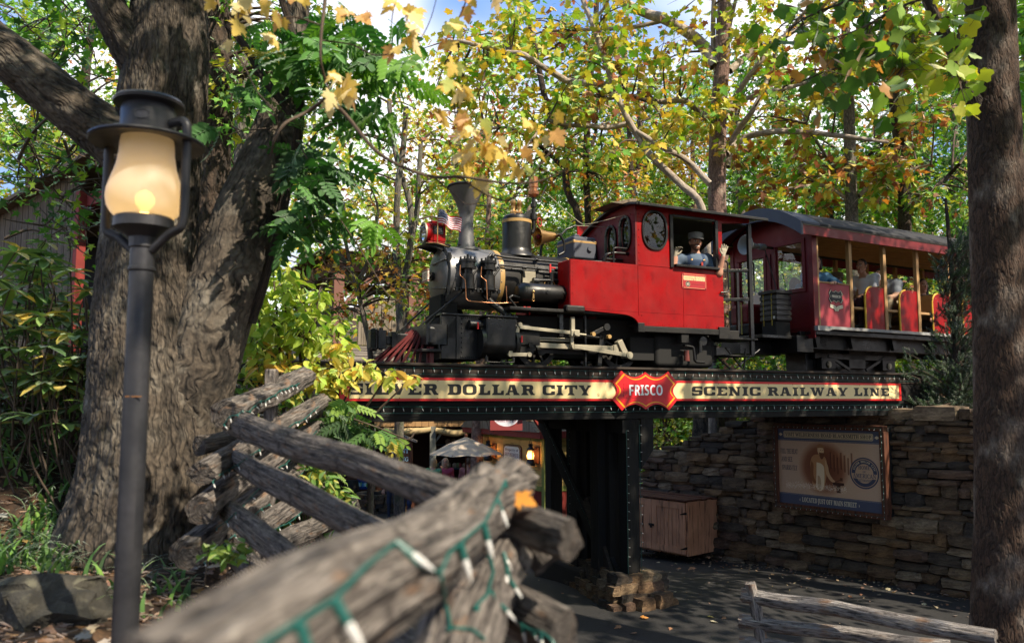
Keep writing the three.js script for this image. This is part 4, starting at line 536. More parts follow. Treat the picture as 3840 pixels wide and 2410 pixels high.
  const S = M.steel; P('connecting_rod', [bar(V(-2.05, 3.245, -.42), V(-.98, 3.235, -.42), .03, .06), plate([[-.98, 3.2], [-.98, 3.27], [-.92, 3.3], [-.9, 3.16]], .05).translate(0, 0, -.445), cyl(.035, .035, .05, -2.05, 3.245, -.41, 'z', 14)], S); P('crank_pin', [bx(-.9, -.82, -.13, .1, -.46, -.37).rotateZ(.5).translate(-.42, 3.62 + .0, 0).translate(.0, 0, 0)].map((g) => { g.computeBoundingBox(); const c = g.boundingBox.getCenter(V(0, 0, 0)); return g.translate(-.85 - c.x, 3.235 - c.y, 0); }).concat([cyl(.03, .03, .16, -.8, 3.15, -.38, 'z', 12)]), S);
  P('side_rod', [bar(V(-1.95, 3.19, -.52), V(-.745, 3.19, -.52), .03, .07), cyl(.06, .06, .05, -1.95, 3.19, -.52, 'z', 14), cyl(.06, .06, .05, -.745, 3.19, -.52, 'z', 14)], M.iron);
  P('combination_lever', [bar(V(-2.315, 3.48, -.36), V(-2.445, 3.12, -.36), .022, .045), cyl(.026, .026, .04, -2.315, 3.475, -.355, 'z', 12), cyl(.026, .026, .04, -2.445, 3.12, -.355, 'z', 12)], S); P('union_link', [bar(V(-2.445, 3.12, -.345), V(-2.2, 3.125, -.345), .02, .042), cyl(.028, .028, .05, -2.2, 3.125, -.345, 'z', 12)], S);
  P('radius_rod', [bar(V(-2.32, 3.445, -.34), V(-1.56, 3.4, -.34), .02, .04), bx(-1.64, -1.52, 3.36, 3.44, -.38, -.31), cyl(.032, .032, .05, -1.58, 3.4, -.31, 'z', 12), rod(V(-1.52, 3.39, -.34), V(-1.42, 3.385, -.34), .014)], S); P('expansion_link', [bar(V(-1.585, 3.6, -.38), V(-1.585, 3.42, -.38), .04, .05), bar(V(-1.6, 3.4, -.37), V(-1.6, 3.24, -.37), .03, .04), cyl(.028, .028, .05, -1.595, 3.24, -.355, 'z', 12)], S);
  P('eccentric_rod', [bar(V(-1.59, 3.24, -.335), V(-.8, 3.15, -.335), .022, .05), cyl(.045, .045, .05, -.8, 3.15, -.33, 'z', 16)], S); P('crosshead', [bx(-2.31, -2.03, 3.24, 3.39, -.52, -.38), plate([[-2.28, 3.14], [-2.12, 3.14], [-2.05, 3.25], [-2.31, 3.25]], .1).translate(0, 0, -.5), cyl(.03, .03, .05, -2.17, 3.24, -.37, 'z', 10)], M.iron); P('guide_bar', [bx(-2.03, -1.6, 3.325, 3.345, -.47, -.42), bx(-2.03, -1.6, 3.3, 3.318, -.47, -.42)], S);
  P('reach_arm', [bar(V(-1.3, 3.4, -.4), V(-1.08, 3.5, -.42), .03, .05), cyl(.045, .045, .05, -1.08, 3.5, -.41, 'z', 14), rod(V(-1.52, 3.385, -.34), V(-1.22, 3.36, -.36), .012)], M.black); P('pin', [cyl(.026, .026, .05, -1.3, 3.4, -.37, 'z', 12), cyl(.026, .026, .05, -1.05, 3.38, -.4, 'z', 12)], M.gold); P('hanger', [bar(V(-1.1, 3.4, -.5), V(-1.14, 3.02, -.5), .05, .06), bx(-1.72, -1.66, 3.36, 3.65, -.52, -.46), bx(-1.35, -1.32, 3.0, 3.65, -.52, -.48)], M.black);
}
{ // red side tank and cab
  const zN = -.3, side = () => { const s = new THREE.Shape(); s.moveTo(-1.65, 3.69); s.lineTo(-.9, 3.66); s.quadraticCurveTo(-.7, 3.65, -.66, 3.53); s.lineTo(.71, 3.53); s.lineTo(.71, 4.97); s.lineTo(1.2, 5.02); s.lineTo(1.2, 5.08); s.lineTo(-.672, 5.1); s.lineTo(-.672, 4.3); s.lineTo(-1.65, 4.3); s.closePath(); return s; };
  const win = () => [[-.125, 4.34], [.59, 4.34], [.59, 4.94], [.55, 4.98], [-.085, 4.98], [-.125, 4.94]];
  for (const [z, n] of [[zN - .025, 0], [-1.8, 1]]) {
    const sd = P('cab_side', plate(side(), .025, [ovalPts(-.4, 4.77, .185, .245), win().reverse()], 0, 10).translate(0, 0, z), M.red);
    const s = n ? -1 : 1, zf = n ? -1.815 : -.3; part(sd, 'window_frame', [ring(ovalPts(-.4, 4.77, .2, .26), ovalPts(-.4, 4.77, .175, .235), .03).translate(0, 0, zf - .01)], M.black); part(sd, 'window_pane', new THREE.ShapeGeometry(new THREE.Shape(ovalPts(-.4, 4.77, .18, .24).map((p) => new THREE.Vector2(...p)))).translate(0, 0, zf), M.glass);
    part(sd, 'opening_frame', [bx(-.165, -.115, 4.3, 5.0, zf - .04, zf + .025), bx(.58, .63, 4.3, 5.0, zf - .04, zf + .025), bx(-.115, .58, 4.97, 5.01, zf - .04, zf + .024), bx(-.1, .62, 4.315, 4.35, zf - .05, zf + .055)], M.black);
    part(sd, 'panel_seam', [bx(-.668, -.656, 3.66, 4.3, zf - .001, zf + s * .005, .001), bx(-.66, -.17, 4.3, 4.312, zf - .001, zf + s * .005, .001), bx(.04, .05, 3.54, 4.3, zf - .001, zf + s * .004, .001), bx(-1.64, .7, 3.7, 3.706, zf - .001, zf + s * .003, .001)], M.red);
    part(sd, 'rivet', rivets([...Array(17)].map((_, i) => [-1.6 + i * .055, 4.275, zf]).concat([...Array(22)].map((_, i) => [.685, 3.57 + i * .062, zf]), [...Array(24)].map((_, i) => [-.63 + i * .055, 3.555, zf]), [...Array(11)].map((_, i) => [-1.625, 3.73 + i * .052, zf])), .0055), M.red);
    part(sd, 'rivet', rivets([...Array(8)].flatMap((_, i) => [[-.645, 4.36 + i * .1, zf + s * .001], [-.62, 3.66 + i * .0, zf]]), .008), M.red);
  }
  const tankTop = (z0, z1) => P('side_tank', [bx(-1.66, -.66, 3.69, 4.302, z0, z1, .02), bx(-.9, -.672, 3.67, 3.69, z0, z1, 0)], M.red); tankTop(-.62, -.3265); tankTop(-1.8 + .0265, -1.48);
  P('corner_strip', [cyl(.018, .018, .61, -1.645, 3.995, -.318, 'y', 10)], M.red);
  // the front wall with its oval windows; width runs along z
  const roofZ = [[-.16, 5.075], [-.3, 5.105], [-.6, 5.125], [-.9, 5.1], [-1.15, 5.04], [-1.4, 4.95], [-1.6, 4.86], [-1.78, 4.76]], fw = [[-.302, 4.2], ...roofZ.filter((p) => p[0] < -.25).map((p) => [p[0], p[1] - .02]), [-1.775, 4.2]], hol = [[-.52, 4.74], [-.86, 4.68]].map(([z, y]) => ovalPts(z, y, .115, .21).reverse());
  const doorHole = ovalPts(-1.4, 4.52, .17, .3).reverse(), f = P('cab_front', plate(fw.map((p) => [p[0], p[1]]), .025, [...hol, doorHole]).rotateY(-PI / 2).translate(-.672, 0, 0), M.darkRed);
  const zy = (g) => g.rotateY(-PI / 2).translate(-.69, 0, 0); for (const [z, y] of [[-.52, 4.74], [-.86, 4.68]]) { part(f, 'window_frame', [zy(ring(ovalPts(z, y, .14, .235), ovalPts(z, y, .11, .205), .03)), ...rivets([...Array(12)].map((_, i) => [-.722, y + Math.cos(i * .52) * .22, z + Math.sin(i * .52) * .125]), .008)], M.black); part(f, 'window_pane', zy(new THREE.ShapeGeometry(new THREE.Shape(ovalPts(z, y, .112, .207).map((p) => new THREE.Vector2(...p))))).translate(.006, 0, 0), M.glass); }
  part(f, 'door_frame', zy(ring(ovalPts(-1.4, 4.52, .195, .325), ovalPts(-1.4, 4.52, .168, .298), .05)), M.black); part(f, 'rivet', rivets([...Array(9)].flatMap((_, i) => [[-.699, 4.35 + i * .085, -.325], [-.699, 4.97 - i * .02, -.4 - i * .14]]), .009), M.darkRed);
  P('cab_back', [bx(.68, .705, 3.55, 4.35, -1.6, -.5), bx(.68, .705, 3.55, 5.0, -.45, -.327), bx(.68, .705, 3.55, 4.75, -1.774, -1.65)], M.darkRed); P('cab_floor', bx(-.65, .7, 3.53, 3.56, -1.77, -.33), M.dark); P('backhead', [bx(-.64, -.35, 3.6, 4.4, -1.4, -.75, .08)], M.black);
  // roof: a bent sheet
  { const top = roofZ.map((p) => [p[0], p[1] + .0]), low = roofZ.map((p) => [p[0], p[1] - .028]).reverse(); const g = plate([...top, ...low].map((p) => [p[0], p[1]]), 2.15).rotateY(-PI / 2).translate(1.38, 0, 0); P('cab_roof', g, M.black); P('roof_edge', bx(-.74, 1.4, 5.035, 5.075, -.172, -.14), M.black); }
  P('roof_hatch', plate([[-.4, 5.1], [-.05, 5.1], [-.0, 5.19], [-.06, 5.19]], .5).translate(-.55, .01, -.95), M.greyBoard); P('cab_roof_lining', bx(-.64, 1.2, 4.98, 5.0, -1.2, -.34), M.dark);
  P('footplate_beam', [bx(-.67, .74, 3.45, 3.525, -.42, -.28), bx(-.7, -.6, 3.44, 3.56, -.3, -.26), bx(.6, .78, 3.4, 3.56, -.4, -.27)], M.iron); P('ash_pan', [bx(-.3, .65, 3.02, 3.45, -1.5, -.45, .06), bx(.0, .12, 3.33, 3.45, -.4, -.3)], M.dark);
  P('injector', [cyl(.03, .03, .16, .36, 3.3, -.38), cyl(.06, .06, .015, .4, 3.37, -.36, 'z', 14), tube([V(.1, 3.3, -.38), V(.24, 3.28, -.37), V(.27, 3.1, -.37), V(.42, 3.09, -.37)], .018)], M.black); P('lubricator', cyl(.04, .03, .14, .13, 3.17, -.37, 'y', 12), M.plain(.13, .03, .02, .3));
  // plate on the cab
  const t = canvasTex(512, 256, (c, w, h) => { c.fillStyle = '#a3242b'; c.fillRect(0, 0, w, h); c.strokeStyle = '#d8b27a'; c.lineWidth = 5; c.beginPath(); c.roundRect(12, 12, w - 24, h - 24, 30); c.stroke(); c.font = 'bold 76px serif'; c.textAlign = 'center'; c.strokeStyle = '#e6cf9f'; c.lineWidth = 20; c.lineJoin = 'round'; c.strokeText("SHORTY'S ENGINE", w / 2, 106, w - 70); c.fillStyle = '#9b7c47'; c.fillText("SHORTY'S ENGINE", w / 2, 106, w - 70); c.fillStyle = '#2a2426'; c.beginPath(); c.arc(120, 180, 50, 0, 7); c.fill(); c.strokeStyle = '#d9c79f'; c.lineWidth = 4; c.beginPath(); c.arc(120, 180, 44, 0, 7); c.stroke(); c.font = 'bold 52px serif'; c.fillStyle = '#efe6d0'; c.fillText('43', 120, 199); c.strokeStyle = '#4a1216'; c.lineWidth = 4; c.beginPath(); c.moveTo(200, 200); for (let x = 200; x < 470; x += 18) c.quadraticCurveTo(x + 9, 150 + (x * 7) % 50, x + 18, 195 - (x * 3) % 22); c.stroke(); });
  const pl = P('name_plate', new THREE.BoxGeometry(.4, .2, .008).translate(.22, 4.145, -.296), std({ map: t, roughness: .45 }), null, 0); part(pl, 'screw', rivets([[.04, 4.06, -.291], [.4, 4.06, -.291], [.4, 4.23, -.291], [.04, 4.23, -.291]], .007), M.black);
  // rails and steps behind the cab
  P('grab_rail', [tube([V(.64, 4.46, -.27), V(.72, 4.45, -.26), V(.76, 4.42, -.26), V(.77, 4.08, -.26), V(.74, 4.03, -.26), V(.65, 4.02, -.28)], .013, 30)], M.black);
  P('rear_railing', [bar(V(1.24, 3.2, -.36), V(1.24, 5.02, -.36), .045, .06), bar(V(.72, 4.35, -.5), V(1.24, 4.37, -.36), .035, .04), bar(V(.72, 3.95, -.5), V(1.24, 3.97, -.36), .035, .04), bar(V(1.06, 3.5, -.42), V(1.06, 4.36, -.42), .035, .04), tube([V(1.27, 4.5, -.36), V(1.31, 4.47, -.36), V(1.31, 4.08, -.36), V(1.27, 4.05, -.36)], .012)], M.black);
  P('rear_step', [bx(.76, 1.3, 3.4, 3.43, -.8, -.3), bx(.76, .95, 3.4, 3.52, -.75, -.28), bx(.75, 1.26, 3.18, 3.2, -.7, -.34)], M.iron); P('rear_coupler', [bx(.7, 1.4, 3.22, 3.34, -1.12, -.98), tube([V(.8, 3.2, -.6), V(1.05, 3.0, -.55), V(1.3, 3.12, -.6), V(1.6, 3.3, -.6)], .012), tube([V(.9, 3.3, -.5), V(1.2, 3.02, -.5), V(1.25, 3.3, -.5)], .012)], M.black);
  P('whistle_cord', [tube([V(-.72, 4.98, -.5), V(-1.2, 4.86, -.75), V(-1.62, 5.3, -1.0)].map((v, i) => v), .004, 24, 5), tube([V(-.72, 4.9, -.9), V(-1.24, 4.86, -.86)], .004, 8, 5)], M.steel); P('cab_pipes', [tube([V(-1.05, 4.32, -.5), V(-1.02, 4.43, -.48), V(-.9, 4.46, -.46), V(-.68, 4.46, -.46)], .022), rod(V(-1.0, 4.4, -.6), V(-.68, 4.4, -.6), .02), tube([V(-.95, 4.3, -.42), V(-.95, 4.5, -.42), V(-.9, 4.52, -.42), V(-.75, 4.52, -.42)], .012)], M.black);
}
{ // the flag by the headlight
  const t = canvasTex(256, 160, (c, w, h) => { for (let i = 0; i < 13; i++) { c.fillStyle = i % 2 ? '#efeef2' : '#b31b2e'; c.fillRect(0, i * h / 13, w, h / 13 + 1); } c.fillStyle = '#22305c'; c.fillRect(0, 0, w * .42, h * 7 / 13); c.fillStyle = '#f2f2f6'; for (let j = 0; j < 9; j++) for (let i = 0; i < 6 - j % 2; i++) { c.beginPath(); c.arc(w * .42 * (i + .5 + (j % 2) * .5) / 6, h * 7 / 13 * (j + .5) / 9, 3, 0, 7); c.fill(); } });
  const g = new THREE.PlaneGeometry(.3, .17, 16, 8), p = g.attributes.position; for (let i = 0; i < p.count; i++) { const x = p.getX(i) + .15; p.setXYZ(i, x, p.getY(i) - x * .28 + .015 * Math.sin(x * 30), .025 * Math.sin(x * 22 + p.getY(i) * 9)); } g.computeVertexNormals();
  const o = thing('small_flag', 'small striped flag with stars flying beside the engine headlight', 'flag', V(-3.16, 4.5, -.9), B); const q = g.translate(-3.15, 4.79, -.88); part(o, 'cloth', q, std({ map: t, side: THREE.DoubleSide, roughness: .9 }), null, 0); part(o, 'staff', rod(V(-3.155, 4.46, -.88), V(-3.155, 4.9, -.88), .006), M.gold);
}
// ---------------------------------------------------------------- the passenger coach (frame FC: front corner post at x = 0, near side z = 0)
const coach = thing('passenger_coach', 'dark red open sided passenger coach with tan posts behind the locomotive', 'railway coach', V(3, RAIL, -.8), FC);
{
  const Q = (n, g, m, l, u) => part(coach, n, g, m, l, u), Wd = -1.6, FL = 3.69, LEN = 7.4, EV = 5.2, K = (z) => EV + .36 * (1 - ((z + .8) / .92) ** 2) * .95;
  const arc = (z0, z1, d, n = 16) => [...Array(n + 1)].map((_, i) => { const z = lerp(z0, z1, i / n); return [z, K(z) + d]; });
  const sweep = (pts, x0, x1) => plate(pts, x1 - x0).rotateY(-PI / 2).translate(x1, 0, 0);
  Q('roof', sweep([...arc(.14, -1.74, .03), ...arc(.14, -1.74, -.005).reverse()], -.33, LEN), M.plain(.018, .018, .02, .85)); Q('roof_hood', sweep([...arc(.14, -1.74, .032), ...arc(.14, -1.74, -.17).reverse()], -.36, -.31), M.blue); Q('roof_hood', sweep([...arc(.142, -1.742, .034), ...arc(.142, -1.742, .0).reverse()], -.31, .05), M.blue);
  Q('hood_lining', sweep([...arc(.1, -1.7, -.012), ...arc(.1, -1.7, -.03).reverse()], -.31, .0), M.darkRed);
  Q('roof_edge', [bx(-.3, LEN, EV - .17, EV - .03, .1, .125, .004)], M.darkRed); Q('roof_edge', [bx(-.3, LEN, EV - .17, EV - .03, -1.72, -1.7, .004)], M.darkRed); Q('roof_edge', bx(-.3, LEN, EV - .03, EV - .005, .08, .13, .004), M.steel, 'pale metal lip of the coach roof');
  const n = 26; for (let i = 0; i < n; i++) { const z0 = lerp(.06, -1.66, i / n), z1 = lerp(.06, -1.66, (i + 1) / n) + .012, y0 = K(z0) - .035, y1 = K(z1) - .035; Q('ceiling_board', sweep([[z0, y0], [z1, y1], [z1, y1 - .018], [z0, y0 - .018]], .03, LEN), M.tan); }
  for (const [x, z] of [[.4, -.8], [1.3, -.5], [2.6, -.8]]) Q('ceiling_lamp', lathe([[.1, 0], [.1, -.015], [.02, -.03], [0, -.03]], x, K(z) - .06, z, 16), M.dark);
  // front end
  const D = M.darkRed, hole = (a, b, c, d) => [[a, c], [a, d], [b, d], [b, c]];
  const w1 = [-.16, -.67, 4.28, 4.98], w2 = [-.93, -1.45, 4.05, 4.86];
  const ew = Q('end_wall', sweep([[.0, FL - .18], [.0, EV - .12], ...arc(-.01, -1.59, -.06, 10), [-1.6, EV - .12], [-1.6, FL - .18]], 0, .03).clone(), D); ew.geometry.dispose(); coach.remove(ew);
  const shp = plate([[.0, FL - .18], [.0, EV - .12], ...arc(-.01, -1.59, -.06, 10), [-1.6, EV - .12], [-1.6, FL - .18]], .03, [hole(...w1).reverse(), hole(...w2).reverse()]).rotateY(-PI / 2).translate(.03, 0, 0), wall = Q('end_wall', shp, D);
  for (const [a, b, c, d] of [w1, w2]) { part(wall, 'window_frame', [bx(-.025, .0, c - .06, c, a + .06, b - .06), bx(-.025, .0, d, d + .06, a + .06, b - .06), bx(-.025, -.001, c, d, a, a + .06), bx(-.025, -.001, c, d, b - .06, b), bx(0, .03, c, d, a - .015, a), bx(0, .03, c, d, b, b + .015)], D); part(wall, 'window_pane', new THREE.PlaneGeometry(a - b, d - c).rotateY(-PI / 2).translate(.012, (c + d) / 2, (a + b) / 2), M.glass); }
  for (const z of [.02, -.8, -1.6]) part(wall, 'corner_board', bx(-.02, .0, FL - .18, z === -.8 ? 4.9 : EV - .1, z - .06, z + .02), D);
  Q('corner_post', bx(.0, .1, FL - .1, EV - .1, .0, .025, .004), D); Q('corner_post', bx(.1, .135, FL - .04, EV - .1, -.03, .022, .004), M.tan); Q('corner_post', bx(.0, .1, FL, EV - .1, -1.62, -1.6), D);
  // posts and the panels between
  const posts = [.86, 1.68, 2.52, 3.38, 4.22, 5.06, 5.9, 6.74]; for (const x of posts) { Q('post', bx(x - .035, x + .035, FL, EV - .06, -.045, .02, .006), M.tan); Q('post', bx(x - .035, x + .035, FL, EV - .06, -1.62, -1.56, .006), M.tan, 'brown post on the far side of the coach');; }
  Q('front_panel', bx(.137, .82, FL, 4.35, -.02, .008, .004), M.plain(.36, .045, .06, .5), 'dull red front side panel of the coach'); Q('panel_cap', bx(.137, .82, 4.35, 4.375, -.05, .02), M.tan); Q('side_panel', bx(.1, LEN, FL, 4.3, -1.61, -1.59), D);
  const edge = M.yellow; for (let i = 0; i < 7; i++) { const x1 = posts[i + 1] - .037, x0 = x1 - .44; const sh = new THREE.Shape(); sh.moveTo(x0, FL); sh.lineTo(x0, 4.22); sh.quadraticCurveTo(x0 + .03, 4.36, x0 + .16, 4.37); sh.lineTo(x1, 4.37); sh.lineTo(x1, FL); const e = Q('seat_end', plate(sh, .022).translate(0, 0, -.018), M.red); const cv = sh.getPoints(10).slice(0, -1); part(e, 'yellow_edge', tube([...cv.slice(0, 1), ...cv.slice(1, 12)].map((p) => V(p.x - .003, p.y, -.008)), .017, 40, 6), edge); part(e, 'screw', rivets([[x0 + .08, 4.28, .005], [x0 + .32, 4.345, .005]], .008), M.steel);
    Q('bench', [bx(x0 - .3, x1, 4.0, 4.04, -1.55, -.03), bx(x1 - .06, x1, 4.0, 4.4, -1.55, -.03), bx(x0 - .25, x1 - .1, FL, 4.0, -1.5, -1.45)], M.tan); }
  Q('bench', [bx(.1, .4, 4.0, 4.04, -1.55, -.05), bx(.06, .1, 3.9, 4.3, -1.55, -.05)], M.tan);
  Q('floor', bx(0, LEN, FL - .06, FL, -1.6, 0), M.dark); Q('floor_edge', plate([[-.02, FL], [LEN, FL], [LEN, FL - .045], [.3, FL - .045], [.22, FL - .07], [-.02, FL - .07]], .1).translate(0, 0, .0), M.plain(.3, .3, .29, .6), 'pale worn sill along the coach floor');
  Q('underframe', [bx(-.1, LEN, 3.36, 3.62, -.22, -.16), bx(-.1, LEN, 3.36, 3.62, -1.44, -1.38), bx(.0, LEN, 3.56, 3.63, -1.5, .05), bx(-.25, .1, 3.3, 3.55, -1.5, -.1), ...[.1, .9, 1.9, 2.9, 3.9].map((x) => plate([[x, 3.6], [x + .12, 3.6], [x + .12, 3.42], [x + .06, 3.38]], .06).translate(0, 0, -.14))], M.black);
  for (const bxx of [1.6, 5.8]) { const g = Q('bogie', [bx(bxx - 1.0, bxx + 1.0, 3.24, 3.34, -.58, -.5), bx(bxx - 1.0, bxx + 1.0, 3.24, 3.34, -1.1, -1.02), bx(bxx - .2, bxx + .2, 3.1, 3.4, -1.1, -.5), bx(bxx - 1.1, bxx + 1.1, 3.05, 3.4, -1.0, -.6), bar(V(bxx - .7, 3.3, -.5), V(bxx - .2, 3.08, -.5), .03, .05), bar(V(bxx + .7, 3.3, -.5), V(bxx + .2, 3.08, -.5), .03, .05), bx(bxx - .9, bxx - .58, 3.08, 3.26, -.56, -.46), bx(bxx + .58, bxx + .9, 3.08, 3.26, -.56, -.46)], M.black); for (const q of [-.74, .74]) for (const z of [-.62, -1.0]) { part(g, 'wheel', [lathe([[.1, -.03], [.18, -.03], [.19, .03], [.1, .03]], bxx + q, RAIL + .18, z, 26, 'z'), cyl(.1, .1, .03, bxx + q, RAIL + .18, z, 'z')], M.iron); if (z > -.7) part(g, 'axle_cap', [cyl(.035, .035, .03, bxx + q, RAIL + .17, -.445, 'z', 14), ring(ovalPts(bxx + q, RAIL + .17, .05, .05, 20, 2), ovalPts(bxx + q, RAIL + .17, .038, .038, 20, 2), .01).translate(0, 0, -.45)], M.steel); } }
  // emblem
  const t = canvasTex(256, 160, (c, w, h) => { c.fillStyle = '#23262c'; c.fillRect(0, 0, w, h); c.font = 'bold 66px sans-serif'; c.textAlign = 'center'; c.fillStyle = '#e8e2cf'; c.save(); c.translate(w / 2, h * .66); c.scale(.9, 1.05); c.fillText('FRISCO', 0, 0); c.restore(); });
  const S = (w, h, z, d, m) => plate(shieldPts(w, h), d).translate(.5, 4.16, z), em = Q('emblem', S(.33, .22, .008, .004), M.plain(.02, .02, .025)); part(em, 'line', S(.305, .2, .0125, .002), M.plain(.7, .66, .55)); part(em, 'field', S(.285, .18, .015, .002), M.plain(.018, .02, .026)); part(em, 'lettering', new THREE.BoxGeometry(.25, .115, .002).translate(.5, 4.16, .0185), std({ map: t, roughness: .6 }), null, 0);
  const sc = (s) => canvasTex(128, 48, (c, w, h) => { c.fillStyle = '#e6dfc8'; c.fillRect(0, 0, w, h); c.font = 'bold 34px serif'; c.textAlign = 'center'; c.fillStyle = '#222'; c.fillText(s, w / 2, 36, w - 12); });
  for (const [s, x, y, a, w] of [['SILVER', .43, 4.0, -.22, .13], ['DOLLAR', .585, 4.0, .22, .13], ['LINE', .507, 3.965, 0, .085]]) { part(em, 'ribbon', new THREE.BoxGeometry(w + .012, .06, .004).rotateZ(a).translate(x, y, .01), M.dark); part(em, 'ribbon', new THREE.BoxGeometry(w, .048, .004).rotateZ(a).translate(x, y, .0125), std({ map: sc(s), roughness: .6 }), null, 0); }
  // loudspeaker, platform and its boxes
  Q('loudspeaker', [lathe([[.03, .3], [.045, .2], [.07, .1], [.12, .02], [.155, 0], [.16, .01], [.15, .01], [.1, .04], [.05, .12]], -.62, 4.98, -.72, 26, 'x'), cyl(.05, .05, .12, -.26, 4.98, -.72, 'x', 14)], M.plain(.2, .2, .18, .6)); Q('speaker_bracket', [bx(-.2, -.02, 4.96, 5.0, -.74, -.7), tube([V(-.2, 4.95, -.72), V(-.12, 4.7, -.7), V(-.1, 4.3, -.6), V(-.2, 4.1, -.5)], .008)], M.black);
  Q('platform', [bx(-.85, 0, 3.5, 3.55, -1.3, -.2), bx(-.9, -.05, 3.28, 3.5, -1.0, -.6)], M.black);
  const gb = thing('equipment_box', 'black slatted equipment box strapped on the front platform of the coach', 'box', V(-.35, 3.76, -.4), FC); part(gb, 'box_body', [bx(-.5, -.2, 3.76, 4.18, -.56, -.24, .02)], M.plain(.01, .01, .01, .55)); for (let i = 0; i < 5; i++) part(gb, 'slat', bx(-.508, -.192, 3.78 + i * .078, 3.835 + i * .078, -.568, -.232), M.black); part(gb, 'lid', bx(-.52, -.18, 4.18, 4.23, -.58, -.22), M.black); part(gb, 'strap', [bx(-.51, -.49, 3.7, 4.24, -.34, -.325), bx(-.51, -.49, 3.7, 4.24, -.5, -.485)], M.plain(.4, .32, .05)); part(gb, 'tag', bx(-.512, -.508, 3.8, 3.84, -.3, -.27), M.white); part(gb, 'stand', [bx(-.5, -.2, 3.55, 3.76, -.54, -.26)], M.dark);
  const gn = thing('generator', 'red and grey portable generator standing on the coach platform', 'generator', V(-.35, 3.6, -.95), FC); part(gn, 'body', bx(-.55, -.15, 3.74, 4.08, -1.16, -.74, .07), M.darkRed); part(gn, 'casing', [bx(-.56, -.14, 3.58, 3.78, -1.18, -.72, .05), bx(-.5, -.2, 3.7, 4.02, -1.24, -1.16, .05)], M.iron); part(gn, 'strap', bx(-.57, -.555, 3.6, 4.1, -.9, -.88), M.plain(.4, .34, .08));
}
// ---------------------------------------------------------------- people: a body is one surface meshed from its bones; head and hands have finer grids
const SKINS = [[.5, .29, .2], [.42, .25, .17], [.55, .34, .25], [.3, .17, .11]];
const capsule = (p, a, b, ra, rb) => { const ab = b.clone().sub(a), t = clamp(p.clone().sub(a).dot(ab) / Math.max(ab.lengthSq(), 1e-9), 0, 1); return p.distanceTo(ab.multiplyScalar(t).add(a)) - lerp(ra, rb, t); };
const smin = (a, b, k) => { const h = clamp(.5 + .5 * (b - a) / k, 0, 1); return lerp(b, a, h) - k * h * (1 - h); };
function meshField(fn, colour, lo, hi, res) {
  const c = lo.clone().add(hi).multiplyScalar(.5), s = hi.clone().sub(lo), half = Math.max(s.x, s.y, s.z) / 2 * 1.06, mc = new MarchingCubes(res, new THREE.MeshBasicMaterial(), false, false, 60000), p = V(0, 0, 0), h = res / 2;
  for (let k = 0; k < res; k++) for (let j = 0; j < res; j++) for (let i = 0; i < res; i++) { p.set((i - h) / h, (j - h) / h, (k - h) / h).multiplyScalar(half).add(c); mc.field[i + j * res + k * res * res] = -fn(p); }
  mc.isolation = 0; mc.update(); const n = mc.count, pos = new Float32Array(n * 3), col = new Float32Array(n * 3), nor = new Float32Array(n * 3), e = half / res;
  for (let i = 0; i < n; i++) { p.set(mc.positionArray[i * 3], mc.positionArray[i * 3 + 1], mc.positionArray[i * 3 + 2]).multiplyScalar(half).add(c); pos.set([p.x, p.y, p.z], i * 3); col.set(colour(p), i * 3); const d = fn(p), q = V(fn(p.clone().setX(p.x + e)) - d, fn(p.clone().setY(p.y + e)) - d, fn(p.clone().setZ(p.z + e)) - d).normalize(); nor.set([q.x, q.y, q.z], i * 3); }
  const g = new THREE.BufferGeometry(); g.setAttribute('position', new THREE.BufferAttribute(pos, 3)); g.setAttribute('normal', new THREE.BufferAttribute(nor, 3)); g.setAttribute('color', new THREE.BufferAttribute(col, 3)); return prep(g);
}
